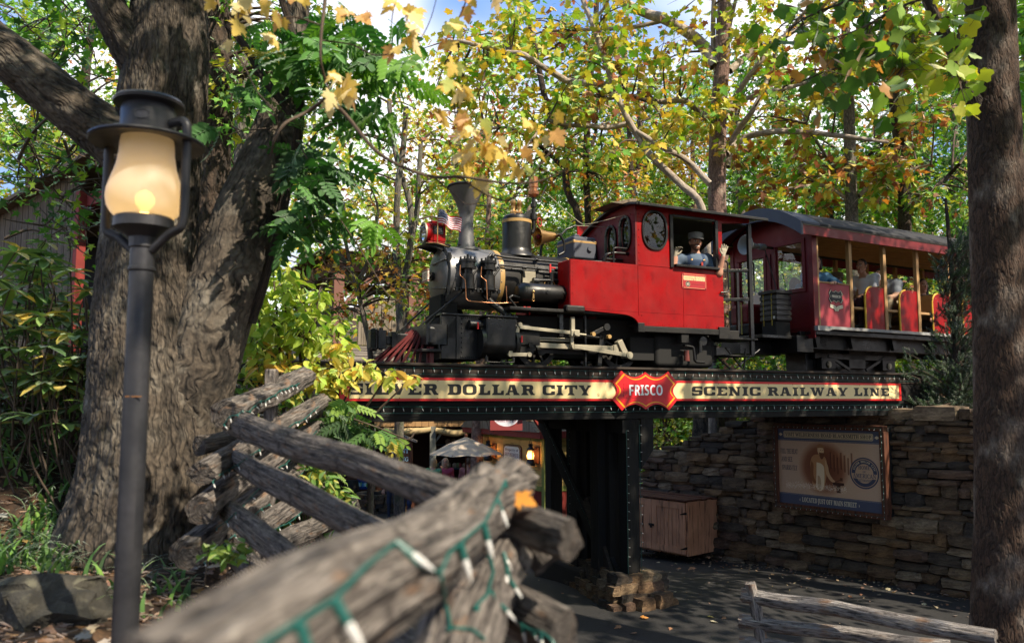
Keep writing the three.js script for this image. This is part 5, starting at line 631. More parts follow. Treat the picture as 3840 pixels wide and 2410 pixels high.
// bones: [a, b, ra, rb, kind]; kind picks the colour
function boneField(bones, k = .035) { return (p) => { let d = 9; for (const b of bones) d = smin(d, capsule(p, b[0], b[1], b[2], b[3]), k); return d; }; }
function boneColour(bones, cols) { return (p) => { let d = 9, c = 0; for (const b of bones) { const q = capsule(p, b[0], b[1], b[2], b[3]); if (q < d) { d = q; c = b[4]; } } return cols[c]; }; }
const bodyMat = std({ vertexColors: true, roughness: .8 });
function headGeo(skin, o = {}) {     // looks along +z; chin about y = -.12, crown about y = .12
  const b = V(0, 0, 0), f = (p) => { const q = b.set(p.x / .074, (p.y - .015) / .108, (p.z + .012) / .094); let d = (q.length() - 1) * .082; d = smin(d, capsule(p, V(0, -.065, .03), V(0, -.085, .052), .048, .036), .03); d = smin(d, capsule(p, V(0, .012, .08), V(0, -.022, .1), .009, .015), .012); for (const s of [-1, 1]) { d = smin(d, capsule(p, V(.078 * s, .012, -.012), V(.072 * s, -.022, -.004), .017, .012), .008); d = smin(d, capsule(p, V(.03 * s, .036, .07), V(.012 * s, .034, .077), .011, .01), .012); d = Math.max(d, -(Math.hypot(p.x - .031 * s, (p.y - .014) * 1.3, p.z - .092) - .016)); } d = smin(d, capsule(p, V(-.018, -.056, .076), V(.018, -.056, .076), .011, .011), .01); return d; };
  const lip = [skin[0] * .8, skin[1] * .45, skin[2] * .45], col = (p) => { const ax = Math.abs(p.x); if (p.z > .05) { const ex = (ax - .031) / .015, ey = (p.y - .013) / .0085; if (ex * ex + ey * ey < 1) return Math.abs(ax - .031) < .006 ? [.03, .02, .015] : [.6, .57, .53]; if (ax > .013 && ax < .05 && Math.abs(p.y - .035 + (ax - .03) ** 2 * 5) < .006) return o.brow || [.06, .04, .03]; if (Math.hypot(p.x / .027, (p.y + .056) / .012) < 1) return o.smile && Math.abs(p.y + .056) < .006 ? [.75, .72, .66] : lip; }
    if (o.beard && p.y < -.03 && p.z > -.03 && (p.y < -.07 || ax > .034 || (p.y > -.047 && p.z > .06))) return o.beard; return skin; };
  return meshField(f, col, V(-.105, -.14, -.12), V(.105, .14, .13), o.res || 44);
}
function hairGeo(style, r = rng(1)) {
  const b = [], L = (a, c, ra, rb) => b.push([a, c, ra, rb]); const f0 = (p) => { const q = V(p.x / .082, (p.y - .028) / .107, (p.z + .02) / .098); let d = (q.length() - 1) * .088; const fringe = style === 'short' ? .06 : .05; d = Math.max(d, -(p.y - fringe) * .7 + (p.z - .012) * (p.z > .012 ? 1.6 : -.15) - (p.z < .012 ? .09 : 0)); return d; };
  if (style === 'long') { for (const s of [-1, 1]) L(V(.07 * s, .05, -.02), V(.075 * s, -.15, -.01), .03, .034); L(V(0, .06, -.06), V(0, -.17, -.07), .06, .06); }
  if (style === 'bob') { for (const s of [-1, 1]) L(V(.07 * s, .05, -.01), V(.07 * s, -.08, .0), .03, .03); L(V(0, .05, -.06), V(0, -.07, -.05), .06, .055); }
  const fn = (p) => { let d = f0(p); for (const q of b) d = smin(d, capsule(p, ...q), .02); return d + .008 * fbm(p.x * 45, p.y * 14, p.z * 45, 2); };
  return meshField(fn, () => [1, 1, 1], V(-.12, style === 'long' ? -.24 : -.15, -.14), V(.12, .15, .12), style === 'long' ? 40 : 36);
}
function handBones(wrist, dir, palmN, side, curl, kind, size = 1) {      // dir: towards the fingers; palmN: out of the palm; side: towards the thumb
  const s = size, d = dir.clone().normalize(), n = palmN.clone().normalize(), t = side.clone().normalize(), P_ = (a, b, c) => wrist.clone().addScaledVector(d, a * s).addScaledVector(t, b * s).addScaledVector(n, c * s), o = [[P_(0, 0, 0), P_(.085, .022, 0), .024 * s, .018 * s, kind], [P_(.0, 0, 0), P_(.085, -.02, 0), .024 * s, .018 * s, kind], [P_(.02, 0, 0), P_(.085, .0, 0), .022 * s, .02 * s, kind]];
  [[.034, .066, .16], [.012, .075, .03], [-.01, .07, -.08], [-.03, .056, -.22]].forEach(([b, L, sp]) => { let p = P_(.085, b, 0), ang = curl * .4; for (let k = 0; k < 3; k++) { const l = L * [.45, .32, .26][k] * s, q = p.clone().addScaledVector(d, Math.cos(ang) * l).addScaledVector(n, Math.sin(ang) * l).addScaledVector(t, sp * l); o.push([p, q, (.0098 - k * .0008) * s, (.0092 - k * .001) * s, kind]); p = q; ang += curl; } });
  const a = P_(.03, .03, .008), m = P_(.06, .06, .014), e = P_(.09, .072, .02); o.push([a, m, .014 * s, .0115 * s, kind], [m, e, .0112 * s, .009 * s, kind]); return o;
}
// pose: joints in metres about the hips at the origin, looking along +z
const SEAT = { pelvis: [0, 0, 0], chest: [0, .36, .02], neck: [0, .5, .03], head: [0, .63, .06], shL: [.18, .42, 0], shR: [-.18, .42, 0], elL: [.24, .16, .06], elR: [-.24, .16, .06], wrL: [.16, .06, .28], wrR: [-.16, .06, .28], hipL: [.09, .0, 0], hipR: [-.09, 0, 0], knL: [.1, .02, .42], knR: [-.1, .02, .42], anL: [.1, -.38, .44], anR: [-.1, -.38, .44] };
const STAND = { pelvis: [0, 0, 0], chest: [0, .36, 0], neck: [0, .52, .0], head: [0, .66, .02], shL: [.18, .44, 0], shR: [-.18, .44, 0], elL: [.23, .14, -.03], elR: [-.23, .14, -.03], wrL: [.24, -.1, .06], wrR: [-.24, -.1, .06], hipL: [.09, -.03, 0], hipR: [-.09, -.03, 0], knL: [.1, -.45, .03], knR: [-.1, -.45, .03], anL: [.1, -.88, 0], anR: [-.1, -.88, 0] };
function person(label, fr, base, turn, pose, o) {
  const J = {}; for (const k in pose) J[k] = V(...pose[k]); const sk = o.skin || SKINS[0], cols = { s: sk, t: o.top, l: o.legs || [.03, .04, .07], h: sk, x: o.extra || sk, g: o.glove || sk, k: o.shoe || [.03, .025, .02] }, f = o.fat || 1, A = o.sleeve === 'long' ? 't' : 's', b = [];
  const up = (k) => b.push(k); up([J.pelvis, J.pelvis.clone().lerp(J.chest, .5), .135 * f, .125 * f, 't']); up([J.pelvis.clone().lerp(J.chest, .5), J.chest, .125 * f, .12 * f, 't']); for (const s of ['L', 'R']) { up([J.chest.clone().lerp(J['sh' + s], .3), J['sh' + s], .1 * f, .068 * f, 't']); up([J['sh' + s], J['sh' + s].clone().lerp(J['el' + s], .62), .066 * f, .056 * f, 't']); up([J['sh' + s].clone().lerp(J['el' + s], .55), J['el' + s], .05 * f, .043 * f, A]); up([J['el' + s], J['wr' + s], .043 * f, .027, A]); up([J.pelvis.clone().lerp(J['hip' + s], .6), J['hip' + s], .11 * f, .098 * f, 'l']); if (!o.bust) { up([J['hip' + s], J['kn' + s], .09 * f, .062 * f, 'l']); up([J['kn' + s], J['an' + s], .06 * f, .042, 'l']); const an = J['an' + s]; up([an.clone().add(V(0, -.03, -.02)), an.clone().add(V(0, -.045, .15)), .042, .034, 'k']); } }
  up([J.neck.clone().add(V(0, -.06, -.01)), J.head.clone().add(V(0, -.05, -.015)), .058, .052, 's']); if (o.more) b.push(...o.more(J));
  const hb = []; for (const s of ['L', 'R']) { const h = o.hands?.[s]; const d = h ? V(...h.d) : J['wr' + s].clone().sub(J['el' + s]).normalize(); const n = h ? V(...h.n) : V(0, -1, 0).addScaledVector(d, d.y).normalize(); const t = h ? V(...h.t) : d.clone().cross(n).multiplyScalar(s === 'L' ? 1 : -1); hb.push([J['wr' + s], handBones(J['wr' + s], d, n, t, h ? h.c : .5, o.glove ? 'g' : 's', h?.k || 1)]); }
  const lo = V(9, 9, 9), hi = V(-9, -9, -9); for (const q of b) for (const i of [0, 1]) { lo.min(q[i].clone().subScalar(q[2 + i] + .02)); hi.max(q[i].clone().addScalar(q[2 + i] + .02)); }
  const fld = boneField(b, .05), tint = boneColour(b, cols), parts = [meshField(fld, (p) => (o.paint && o.paint(p, J)) || tint(p), lo, hi, o.res || 56)];
  if (o.handRes !== 0) for (const [w, h] of hb) { const l = V(9, 9, 9), u = V(-9, -9, -9); for (const q of h) for (const i of [0, 1]) { l.min(q[i].clone().subScalar(.03)); u.max(q[i].clone().addScalar(.03)); } parts.push(meshField(boneField(h, .008), () => cols[o.glove ? 'g' : 's'], l, u, o.handRes || 40)); }
  const hm = M4().makeRotationFromEuler(new THREE.Euler(...(o.look || [0, 0, 0]), 'YXZ')).setPosition(J.head); parts.push(headGeo(sk, { beard: o.beard, smile: o.smile, res: o.headRes || 40, brow: o.brow }).applyMatrix4(hm));
  const g = thing('person', label, 'person', base, fr, o.group); g.off = null; g.rotation.y = fr.a + turn; if (o.scale) g.scale.setScalar(o.scale);
  part(g, 'body', parts, bodyMat, null, 0);
  const hairM = std({ color: C(...(o.hair || [.03, .02, .015])), roughness: .6 }); if (o.style !== 'none') part(g, 'hair', hairGeo(o.style || 'short').applyMatrix4(hm), hairM, null, 0);
  if (o.cap) { const c = part(g, 'cap', [lathe([[.095, .05], [.1, .075], [.105, .11], [.1, .135], [.07, .148], [0, .152]], 0, 0, -.012, 24), lathe([[.096, .045], [.1, .05], [.1, .075], [.094, .075]], 0, 0, -.012, 24)].map((q) => q.applyMatrix4(hm)), std({ color: C(...o.cap), roughness: .9 }), null, 0); part(c, 'peak', [plate(ovalPts(0, 0, .075, .09, 24, 2), .006).rotateX(PI / 2 + .22).translate(0, .052, .085)].map((q) => q.applyMatrix4(hm)), std({ color: C(...o.cap), roughness: .9 }), null, 0); }
  if (o.glasses) part(g, 'glasses', [[-.031], [.031]].map(([x]) => new THREE.TorusGeometry(.02, .003, 6, 16).translate(x, .016, .094)).concat([rod(V(-.075, .02, 0), V(-.05, .018, .085), .003), rod(V(.075, .02, 0), V(.05, .018, .085), .003)]).map((q) => q.applyMatrix4(hm)), M.plain(.02, .02, .02));
  return g;
}
{ // the driver leans at the cab opening and waves
  const pose = { pelvis: [0, 0, 0], chest: [.02, .34, .02], neck: [.03, .475, .03], head: [.03, .615, .06], shL: [.2, .4, .03], shR: [-.19, .4, -.02], elL: [.3, .2, .16], elR: [-.3, .18, .02], wrL: [.33, .41, .25], wrR: [-.28, .42, .06], hipL: [.1, 0, 0], hipR: [-.1, 0, 0], knL: [0, 0, 0], knR: [0, 0, 0], anL: [0, 0, 0], anR: [0, 0, 0] };
  const blue = [.075, .115, .175], denim = [.018, .042, .1];
  const g = person('smiling bearded engine driver in denim overalls and cap waving from the cab', B, V(.4, 4.09, -.55), -.25, pose, { fat: 1.15, top: blue, legs: denim, bust: true, smile: true, beard: [.13, .06, .035], hair: [.1, .05, .03], cap: [.2, .2, .2], skin: [.5, .25, .17], look: [-.02, -.1, -.06], res: 70, handRes: 44, headRes: 56, glove: [.38, .34, .26],
    hands: { L: { d: [.18, 1, .0], n: [.1, 0, 1], t: [-1, .15, 0], c: .12, k: 1.0 }, R: { d: [.25, 1, .2], n: [.5, 0, 1], t: [1, 0, -.3], c: .75, k: 1.0 } }, paint: (p) => (p.y < .37 && p.z > .02 && Math.abs(p.x - .01) < .12 ? denim : p.z > .02 && p.y < .47 && Math.abs(Math.abs(p.x - .01) - .1) < .026 && p.y > .3 ? denim : null) });
  const hat = g.children.find((c) => c.name === 'cap'); if (hat) hat.userData.label = 'grey striped railway cap';
  part(g, 'strap_buckle', [box(.03, .02, .008, .1, .365, .165), box(.03, .02, .008, -.08, .365, .165)], M.brass, null, 0); part(g, 'pocket_pouch', box(.03, .05, .02, .06, .31, .175), M.plain(.4, .04, .03), 'small red tag in the bib pocket', 0);
}
const ST = (over) => ({ ...SEAT, ...over });
{ // passengers
  person('young passenger in a white t-shirt and dark shorts looking forward in the coach', FC, V(1.72, 4.15, -.34), -PI / 2 + .12, ST({ chest: [0, .36, .06], neck: [0, .5, .12], head: [0, .625, .17], shL: [.18, .43, .06], shR: [-.18, .42, .06], elR: [-.2, .17, .14], elL: [.2, .17, .14], wrR: [-.15, .12, .36], wrL: [.15, .12, .36] }), { top: [.62, .62, .66], legs: [.04, .012, .022], style: 'short', hair: [.018, .013, .01], skin: [.42, .22, .15], look: [.05, .0, 0], res: 64, headRes: 48, scale: .97 });
  person('passenger in a grey shirt and khaki trousers bending forward behind the first red seat end', FC, V(2.38, 4.16, -.42), -PI / 2 + .3, ST({ chest: [0, .3, .16], neck: [0, .4, .28], head: [0, .47, .4], shL: [.19, .34, .2], shR: [-.19, .34, .2], elR: [-.22, .12, .3], elL: [.22, .12, .3], wrR: [-.1, .1, .48], wrL: [.1, .1, .48] }), { fat: 1.25, top: [.15, .17, .2], legs: [.36, .3, .2], style: 'short', hair: [.06, .04, .03], skin: SKINS[1], look: [.4, 0, 0], res: 60 });
  person('dark haired passenger in a blue top resting an arm on the front coach panel', FC, V(.52, 4.1, -.36), -.35, ST({ elL: [.3, .26, .18], wrL: [.12, .27, .34], head: [-.02, .62, .04] }), { bust: true, top: [.035, .12, .22], sleeve: 'long', style: 'bob', hair: [.012, .009, .008], skin: [.5, .3, .22], look: [.05, -.35, 0], res: 56 });
  person('white haired passenger in dark glasses seated behind the front coach panel', FC, V(1.3, 3.92, -.95), -.25, ST({}), { bust: true, top: [.06, .06, .07], sleeve: 'long', style: 'short', hair: [.5, .5, .5], skin: [.5, .32, .25], glasses: true, res: 48 });
  person('young passenger with long dark hair facing outwards behind the third red seat end', FC, V(3.6, 3.98, -.66), -.35, ST({}), { bust: true, top: [.02, .02, .022], sleeve: 'long', style: 'long', hair: [.01, .008, .008], skin: [.4, .23, .16], look: [.08, -.1, 0], res: 48 });
  person('passenger in a cap and dark top seated beyond the white t-shirt', FC, V(1.75, 3.98, -.95), -.9, ST({}), { bust: true, top: [.025, .03, .05], sleeve: 'long', style: 'short', hair: [.05, .03, .02], skin: [.42, .27, .2], cap: [.16, .13, .09], res: 44 });
  person('dark haired boy resting his chin on his hand behind the coach end window', FC, V(.72, 3.98, -.62), -1.15, ST({ elL: [.2, .16, .2], wrL: [.05, .44, .2] }), { bust: true, top: [.05, .14, .24], style: 'short', hair: [.015, .012, .01], skin: [.45, .27, .19], res: 44 });
  person('passenger with brown hair low behind the wider coach end window', FC, V(.8, 3.86, -1.05), 1.9, ST({}), { bust: true, top: [.04, .04, .05], style: 'bob', hair: [.07, .035, .015], skin: SKINS[0], res: 40 });
  person('passenger behind the narrower coach end window near the loudspeaker', FC, V(.6, 3.95, -1.35), -1.4, ST({}), { bust: true, top: [.03, .03, .03], style: 'short', hair: [.03, .02, .016], skin: SKINS[1], res: 40 });
  person('passenger in grey trousers stretching an arm out over the last visible seat end', FC, V(4.55, 4.1, -.5), -1.2, ST({ elR: [-.28, .28, .2], wrR: [-.2, .3, .42] }), { top: [.05, .06, .07], legs: [.14, .16, .17], style: 'short', hair: [.03, .02, .02], skin: SKINS[0], res: 44 });
}
// ---------------------------------------------------------------- the square beyond the bridge
const gy = (x, z) => H(x, z), FK = (() => { const F = new Frame(V(.78, 0, -19.5), -61.8); return F; })(), KY = baseY(19.5);
{ // the yellow kiosk
  const k = thing('drinks_kiosk', 'yellow and green clapboard kiosk with red doors and a mossy roof', 'kiosk', V(-1.5, KY, -1), FK), T = M.kiosk, G = M.plain(.22, .25, .06, .7), R = M.barnRed, top = 1.68, L = 3.9, D = 3.2;
  const rows = [...Array(6)].map((_, i) => .5 + i * .235);
  part(k, 'wall', [bx(-L, -.06, KY, top, -.12, -.03), bx(-.12, -.03, KY, top, -D, -.1), bx(-L, 0, KY, top, -D, -D + .08)], T);
  rows.forEach((y, i) => { part(k, 'clapboard', bx(-L, -.13, y, Math.min(y + .23, top), -.03, -.002, .004), T); part(k, 'clapboard', bx(-.03, -.002, y, Math.min(y + .23, top), -D, -.13, .004), T); });
  part(k, 'corner_post', bx(-.13, .005, KY, top, -.13, .005), G); part(k, 'trim', [bx(-.002, .02, .38, .5, -D, -.13), bx(-.9, -.13, .38, .5, -.002, .02), bx(-.002, .021, KY, .38, -.24, -.131), bx(-.002, .02, KY, .38, -D, -1.5), bx(-L, -.13, 1.58, top, -.002, .02)], G);
  for (let i = 0; i < 10; i++) part(k, 'door_plank', bx(-.02, -.004, KY + .02, .38, -.26 - .12 * (i + 1) + .006, -.26 - .12 * i, .004), R); for (let i = 0; i < 5; i++) part(k, 'door_plank', bx(-.25 - .12 * i, -.14 - .12 * i, KY + .02, .38, -.02, .0, .004), R);
  const roof = (pts, m) => part(k, 'roof', plate(pts, D + .7).translate(0, 0, -D - .35), m); part(k, 'eave', [bx(-L - .2, .3, top - .01, top + .16, .24, .3), bx(.24, .3, top - .01, top + .16, -D - .2, .24)], R);
  roof([[-L - .25, top + .14], [.3, top + .14], [-L / 2, top + 1.25]], M.greyBoard);
  const r = rng(71); for (let i = 0; i < 60; i++) { const x = r.r(-L - .1, .2), s = 1 - Math.abs(x + L / 2) / (L / 2 + .3); part(k, 'shingle', bx(x - .1, x + .1, 0, .02, r.r(-.1, .1), r.r(.2, .34)).translate(0, top + .16 + s * .0, 0), M.greyBoard); }
  const moss = [], lit = []; for (let i = 0; i < 160; i++) { const x = r.r(-L - .1, .25), t = 1 - Math.abs(x + L / 2) / (L / 2 + .28), z = r.r(-1.4, .3), y = top + .17 + t * 1.05 * 0 ; (r() < .5 ? moss : lit).push(ball(r.r(.03, .09), x, top + .15 + Math.max(0, t) * 1.1, z, 1.4, .4, 1.2, 6)); } part(k, 'moss', moss, M.plain(.2, .2, .03)); part(k, 'leaf_litter', lit, M.plain(.3, .17, .07)); k.children.at(-1).userData.kind = k.children.at(-2).userData.kind = 'stuff';
  part(k, 'opening', [bx(-1.75, -.95, KY + .3, .42, -.1, .004)], M.dark); part(k, 'rolled_blind', cyl(.06, .06, 1.0, -1.3, .47, .06, 'x', 12), M.tan); part(k, 'rope', [tube([V(-.82, .46, .06), V(-.6, .05, .1), V(-.45, -.35, .05), V(-.4, .1, .04)], .012), tube([V(-.4, .1, .04), V(-.3, -.36, .05), V(-.25, .1, .03)], .01)], M.tan);
  const mt = (txt, bg, fg) => std({ map: canvasTex(128, 160, (c, w, h) => { c.fillStyle = bg; c.fillRect(0, 0, w, h); c.save(); c.translate(w / 2, h / 2); c.rotate(-1.1); c.font = 'bold 58px sans-serif'; c.textAlign = 'center'; c.lineWidth = 10; c.strokeStyle = '#c21f2c'; c.strokeText(txt, 0, 18); c.fillStyle = fg; c.fillText(txt, 0, 18); c.restore(); }) });
  const dm = thing('drinks_machine', 'black frozen drinks machine with bright signs in the kiosk opening', 'drinks machine', V(-1.35, KY, .1), FK); part(dm, 'cabinet', bx(-1.72, -.98, KY + .3, .38, .005, .2), M.dark); part(dm, 'poster', new THREE.BoxGeometry(.3, .42, .01).translate(-1.2, .12, .21), mt('ICEE', '#bfe0f2', '#1c4fa0'), null, 0); for (const [x, c] of [[-1.62, [.2, .7, .1]], [-1.3, [.8, .6, .08]], [-1.18, [.7, .1, .1]], [-1.06, [.1, .45, .7]]]) part(dm, 'button', bx(x - .045, x + .045, -.22, -.1, .2, .22), M.plain(...c, .4)); for (const x of [-1.5, -1.15]) part(dm, 'tap', [bx(x - .1, x + .1, -.5, -.3, .2, .3, .03), cyl(.03, .02, .14, x, -.56, .26)], M.steel);
  const pq = canvasTex(256, 192, (c, w, h) => { c.fillStyle = '#7c5c38'; c.fillRect(0, 0, w, h); c.fillStyle = '#efe9dc'; c.beginPath(); c.roundRect(12, 12, w - 24, h - 24, 30); c.fill(); const t = (s, y, k, f, col) => { c.font = `${f} ${k}px serif`; c.fillStyle = col; c.textAlign = 'center'; c.fillText(s, w / 2, y, w - 44); }; t('Property of', 58, 34, 'bold', '#4a3430'); t('FRISCO RAILWAY CO.', 112, 50, 'bold', '#5c2c30'); t('SPRINGFIELD, MISSOURI', 158, 30, 'bold', '#4a3a38'); });
  const p = thing('wall_plaque', 'white shaped plaque reading Property of Frisco Railway Co. on the kiosk', 'plaque', V(-1.2, 1, .03), FK); const c0 = FK.loc(1206, 1070, .01), c1 = FK.loc(1206, 1085, .01); const sh = plate(ovalPts(c0.x, c0.y, .5, .27, 24, 6), .03).translate(0, 0, .0); part(p, 'backboard', sh, M.brown); part(p, 'face', new THREE.BoxGeometry(.92, .5, .01).translate(c0.x, c0.y, .036), std({ map: pq, roughness: .6 }), null, 0);
  for (const [px, py, lab] of [[1148, 1060, 'lit black lantern left of the plaque on the kiosk wall'], [1248, 1070, 'lit black lantern on a board right of the plaque on the kiosk wall']]) {
    const q = FK.loc(px, py, .2), x = q.x, y = q.y, l = thing('wall_lantern', lab, 'lantern', V(x, y, .1), FK), z = .2; part(l, 'backboard', bx(x - .12, x + .12, y - .22, y + .2, .002, .03), M.brown);
    part(l, 'lantern_body', [lathe([[0, -.26], [.11, -.26], [.12, -.2], [.08, -.12], [.09, -.1]], x, y, z, 16), lathe([[.06, .1], [.1, .12], [.05, .2], [.06, .26], [0, .28]], x, y, z, 16), ...[-.105, .105].map((d) => rod(V(x + d, y - .2, z), V(x + d, y + .16, z), .012)), tube([V(x - .1, y + .16, z), V(x, y + .4, z), V(x + .1, y + .16, z)], .006), bar(V(x, y + .14, .02), V(x, y + .14, z), .02)], M.black);
    part(l, 'glass', lathe([[.07, -.1], [.09, -.02], [.07, .06], [.05, .11]], x, y, z, 16), phy({ color: C(1, .9, .7), transmission: .9, thickness: 0, roughness: .8 })); const f = part(l, 'flame', lathe([[0, -.08], [.03, -.05], [.025, .0], [0, .05]], x, y, z, 10), std({ emissive: C(1, .55, .2), emissiveIntensity: 5, color: C(.9, .6, .3) })); f.castShadow = false;
    const pl = new THREE.PointLight(0xffb060, .25, 0, 2); pl.position.copy(FK.w(x, y - .02, z)); pl.castShadow = true; pl.name = 'lantern_glow'; scene.add(pl);
  }
}
const txtBoard = (w, h, draw) => std({ map: canvasTex(w, h, draw), roughness: .6 });
{ // hanging sign over the kiosk
  const a = at(1153, 1012, 18.2), b = at(1230, 1012, 17.6), o = thing('hanging_sign', 'red hanging sign with a white oval reading Blended Beverages above the kiosk', 'sign', V(a.x, a.y, a.z)), w = b.x - a.x, h = .62;
  const m = txtBoard(256, 200, (c, W, Hh) => { c.fillStyle = '#8c3a38'; c.fillRect(0, 0, W, Hh); c.fillStyle = '#e6e4ea'; c.beginPath(); c.ellipse(W / 2, Hh * .44, W * .42, Hh * .42, 0, 0, 7); c.fill(); c.textAlign = 'center'; c.fillStyle = '#6b5a2e'; c.font = 'bold 24px serif'; c.fillText('REFRESHMENT CO.', W / 2, Hh * .52, W * .72); c.fillStyle = '#6e2430'; c.font = 'bold 27px serif'; c.fillText('Blended Beverages', W / 2, Hh * .7, W * .62); });
  part(o, 'board', new THREE.BoxGeometry(w, h, .05).translate(a.x + w / 2, a.y + h / 2, a.z), m, null, 0); part(o, 'post', [bar(V(b.x + .1, a.y + .5, b.z - .4), V(b.x + .45, a.y - .02, b.z - .8), .06)], M.barnRed);
}
{ // swing sign with a little gable
  const Z = 20, a = at(916, 1089, Z), b = at(965, 1089, Z), t = at(941, 1022, Z), w = b.x - a.x, y0 = a.y - .15, y1 = at(940, 1036, Z).y, x = a.x, o = thing('gabled_sign', 'brown gabled sign for the Giant Barn Swing on a post', 'sign', V(x + w / 2, gy(x, -Z), -Z));
  const m = txtBoard(200, 300, (c, W, Hh) => { c.fillStyle = '#4b2c1d'; c.fillRect(0, 0, W, Hh); c.textAlign = 'center'; const s = (q, y, k, col, wd, f = 'bold') => { c.font = `${f} ${k}px serif`; c.fillStyle = col; c.fillText(q, W / 2, y, wd); }; s("Don't Miss", 44, 28, '#1d120c', 130); s('Our', 72, 28, '#1d120c', 60); s('GIANT', 130, 62, '#9fd0e6', 170); s('Barn', 162, 32, '#d9c48e', 80); s('SWING', 216, 60, '#9fd0e6', 168); s('AND HIGH LOW', 252, 24, '#1d120c', 160); s('SILOS', 282, 26, '#1d120c', 80); });
  part(o, 'board', new THREE.BoxGeometry(w, y1 - y0, .06).translate(x + w / 2, (y0 + y1) / 2, -Z), m, null, 0); part(o, 'frame', [bx(x - .05, x, y0 - .05, y1, -Z - .05, -Z + .06), bx(x + w, x + w + .05, y0 - .05, y1, -Z - .05, -Z + .06)], M.brown); part(o, 'gable', plate([[x - .1, y1], [x + w + .1, y1], [x + w / 2, t.y - .04]], .08).translate(0, 0, -Z - .04), M.brown); part(o, 'gable_roof', [bar(V(x - .16, y1 - .03, -Z), V(x + w / 2, t.y, -Z), .2, .05), bar(V(x + w + .16, y1 - .03, -Z), V(x + w / 2, t.y, -Z), .2, .05)], M.oldBoard); part(o, 'post', bx(x + w / 2 - .06, x + w / 2 + .06, gy(x, -Z), y0, -Z - .06, -Z + .02), M.brown);
}
{ // parasol
  const Z = 20.5, p = at(1096, 1027, Z), e = at(1096, 1069, Z), o = thing('parasol', 'faded grey parasol beside the yellow kiosk', 'parasol', V(p.x, gy(p.x, -Z), -Z)), R = .98, n = 8, dy = p.y - e.y, pos = [];
  for (let i = 0; i < n; i++) { const a = i / n * 2 * PI + .3, b = (i + 1) / n * 2 * PI + .3, A = V(p.x + Math.cos(a) * R, e.y, -Z + Math.sin(a) * R), Bb = V(p.x + Math.cos(b) * R, e.y, -Z + Math.sin(b) * R), T = V(p.x, p.y, -Z), mid = A.clone().add(Bb).multiplyScalar(.5).setY(e.y + .03), A2 = A.clone().lerp(T, .5).setY(lerp(e.y, p.y, .5) + .03), B2 = Bb.clone().lerp(T, .5).setY(lerp(e.y, p.y, .5) + .03), g = new THREE.BufferGeometry(); const tri = [A, mid, A2, mid, B2, A2, mid, Bb, B2, A2, B2, T].flatMap((v) => [v.x, v.y, v.z]); g.setAttribute('position', new THREE.Float32BufferAttribute(tri, 3)); g.computeVertexNormals(); part(o, 'canopy_panel', g, std({ color: C(.44, .37, .29), roughness: .95, side: THREE.DoubleSide })); part(o, 'rib', rod(T.clone().setY(p.y - .02), A.clone().setY(e.y - .005), .012, 6), M.brown); }
  part(o, 'pole', cyl(.022, .022, p.y - gy(p.x, -Z), p.x, (p.y + gy(p.x, -Z)) / 2, -Z), M.brown); part(o, 'finial', ball(.05, p.x, p.y + .03, -Z), M.brown);
}
{ // round stone planter, barrel, print panel
  const Z = 25.6, c = at(896, 1190, Z), y = gy(c.x, c.z), o = thing('stone_planter', 'round low stone wall planter in the square beyond the bridge', 'planter', V(c.x, y, c.z)), r = rng(31), list = [];
  part(o, 'core', lathe([[.5, 0], [.68, 0], [.68, .6], [.5, .6], [.5, 0]], c.x, y, c.z, 24), M.mortar); for (let k = 0; k < 5; k++) for (let a = r() * .3; a < 6.28;) { const L = r.r(.16, .3), h = .13, R = .7; list.push(M4().makeTranslation(c.x + Math.sin(a) * R, y + .06 + k * .125, c.z + Math.cos(a) * R).multiply(M4().makeRotationY(a)).scale(V(L, h, .2))); a += L / R * .98; } layStones(o, list, 90, r); part(o, 'soil', cyl(.5, .5, .05, c.x, y + .45, c.z), M.soil);
  const b = at(826, 1186, 27), by = gy(b.x, b.z), q = thing('barrel', 'black barrel litter bin left of the stone planter', 'barrel', V(b.x, by, b.z)); part(q, 'staves', lathe([[.0, 0], [.22, 0], [.26, .3], [.26, .65], [.22, .95], [.2, .97], [0, .97]], b.x, by, b.z, 20), M.dark); part(q, 'hoop', [.2, .72].map((h) => lathe([[.245, h], [.268, h], [.268, h + .04], [.245, h + .04]], b.x, by, b.z, 20)), M.iron);
  const h = at(853, 1136, 27.4), m = txtBoard(128, 128, (cx, W) => { cx.fillStyle = '#16377e'; cx.fillRect(0, 0, W, W); const rr = rng(8); for (let i = 0; i < 7; i++) { const X = 14 + i * 17, Y = 60 + rr() * 20; cx.strokeStyle = cx.fillStyle = ['#59b7c9', '#d8e2e6', '#6fb05a', '#3a78c2'][i % 4]; cx.lineWidth = 6; cx.beginPath(); cx.arc(X, Y + 20, 11, 0, 7); cx.fill(); for (let k = 0; k < 5; k++) { cx.beginPath(); cx.moveTo(X, Y + 16); cx.lineTo(X - 16 + k * 8, Y - 12 + Math.abs(k - 2) * 6); cx.stroke(); } } });
  single('painted_panel', [new THREE.BoxGeometry(.36, .4, .05).translate(h.x, h.y, h.z)], m, 'blue panel painted with handprints behind the planter', 'panel', V(h.x, h.y, h.z), WORLD, null, 0);
}
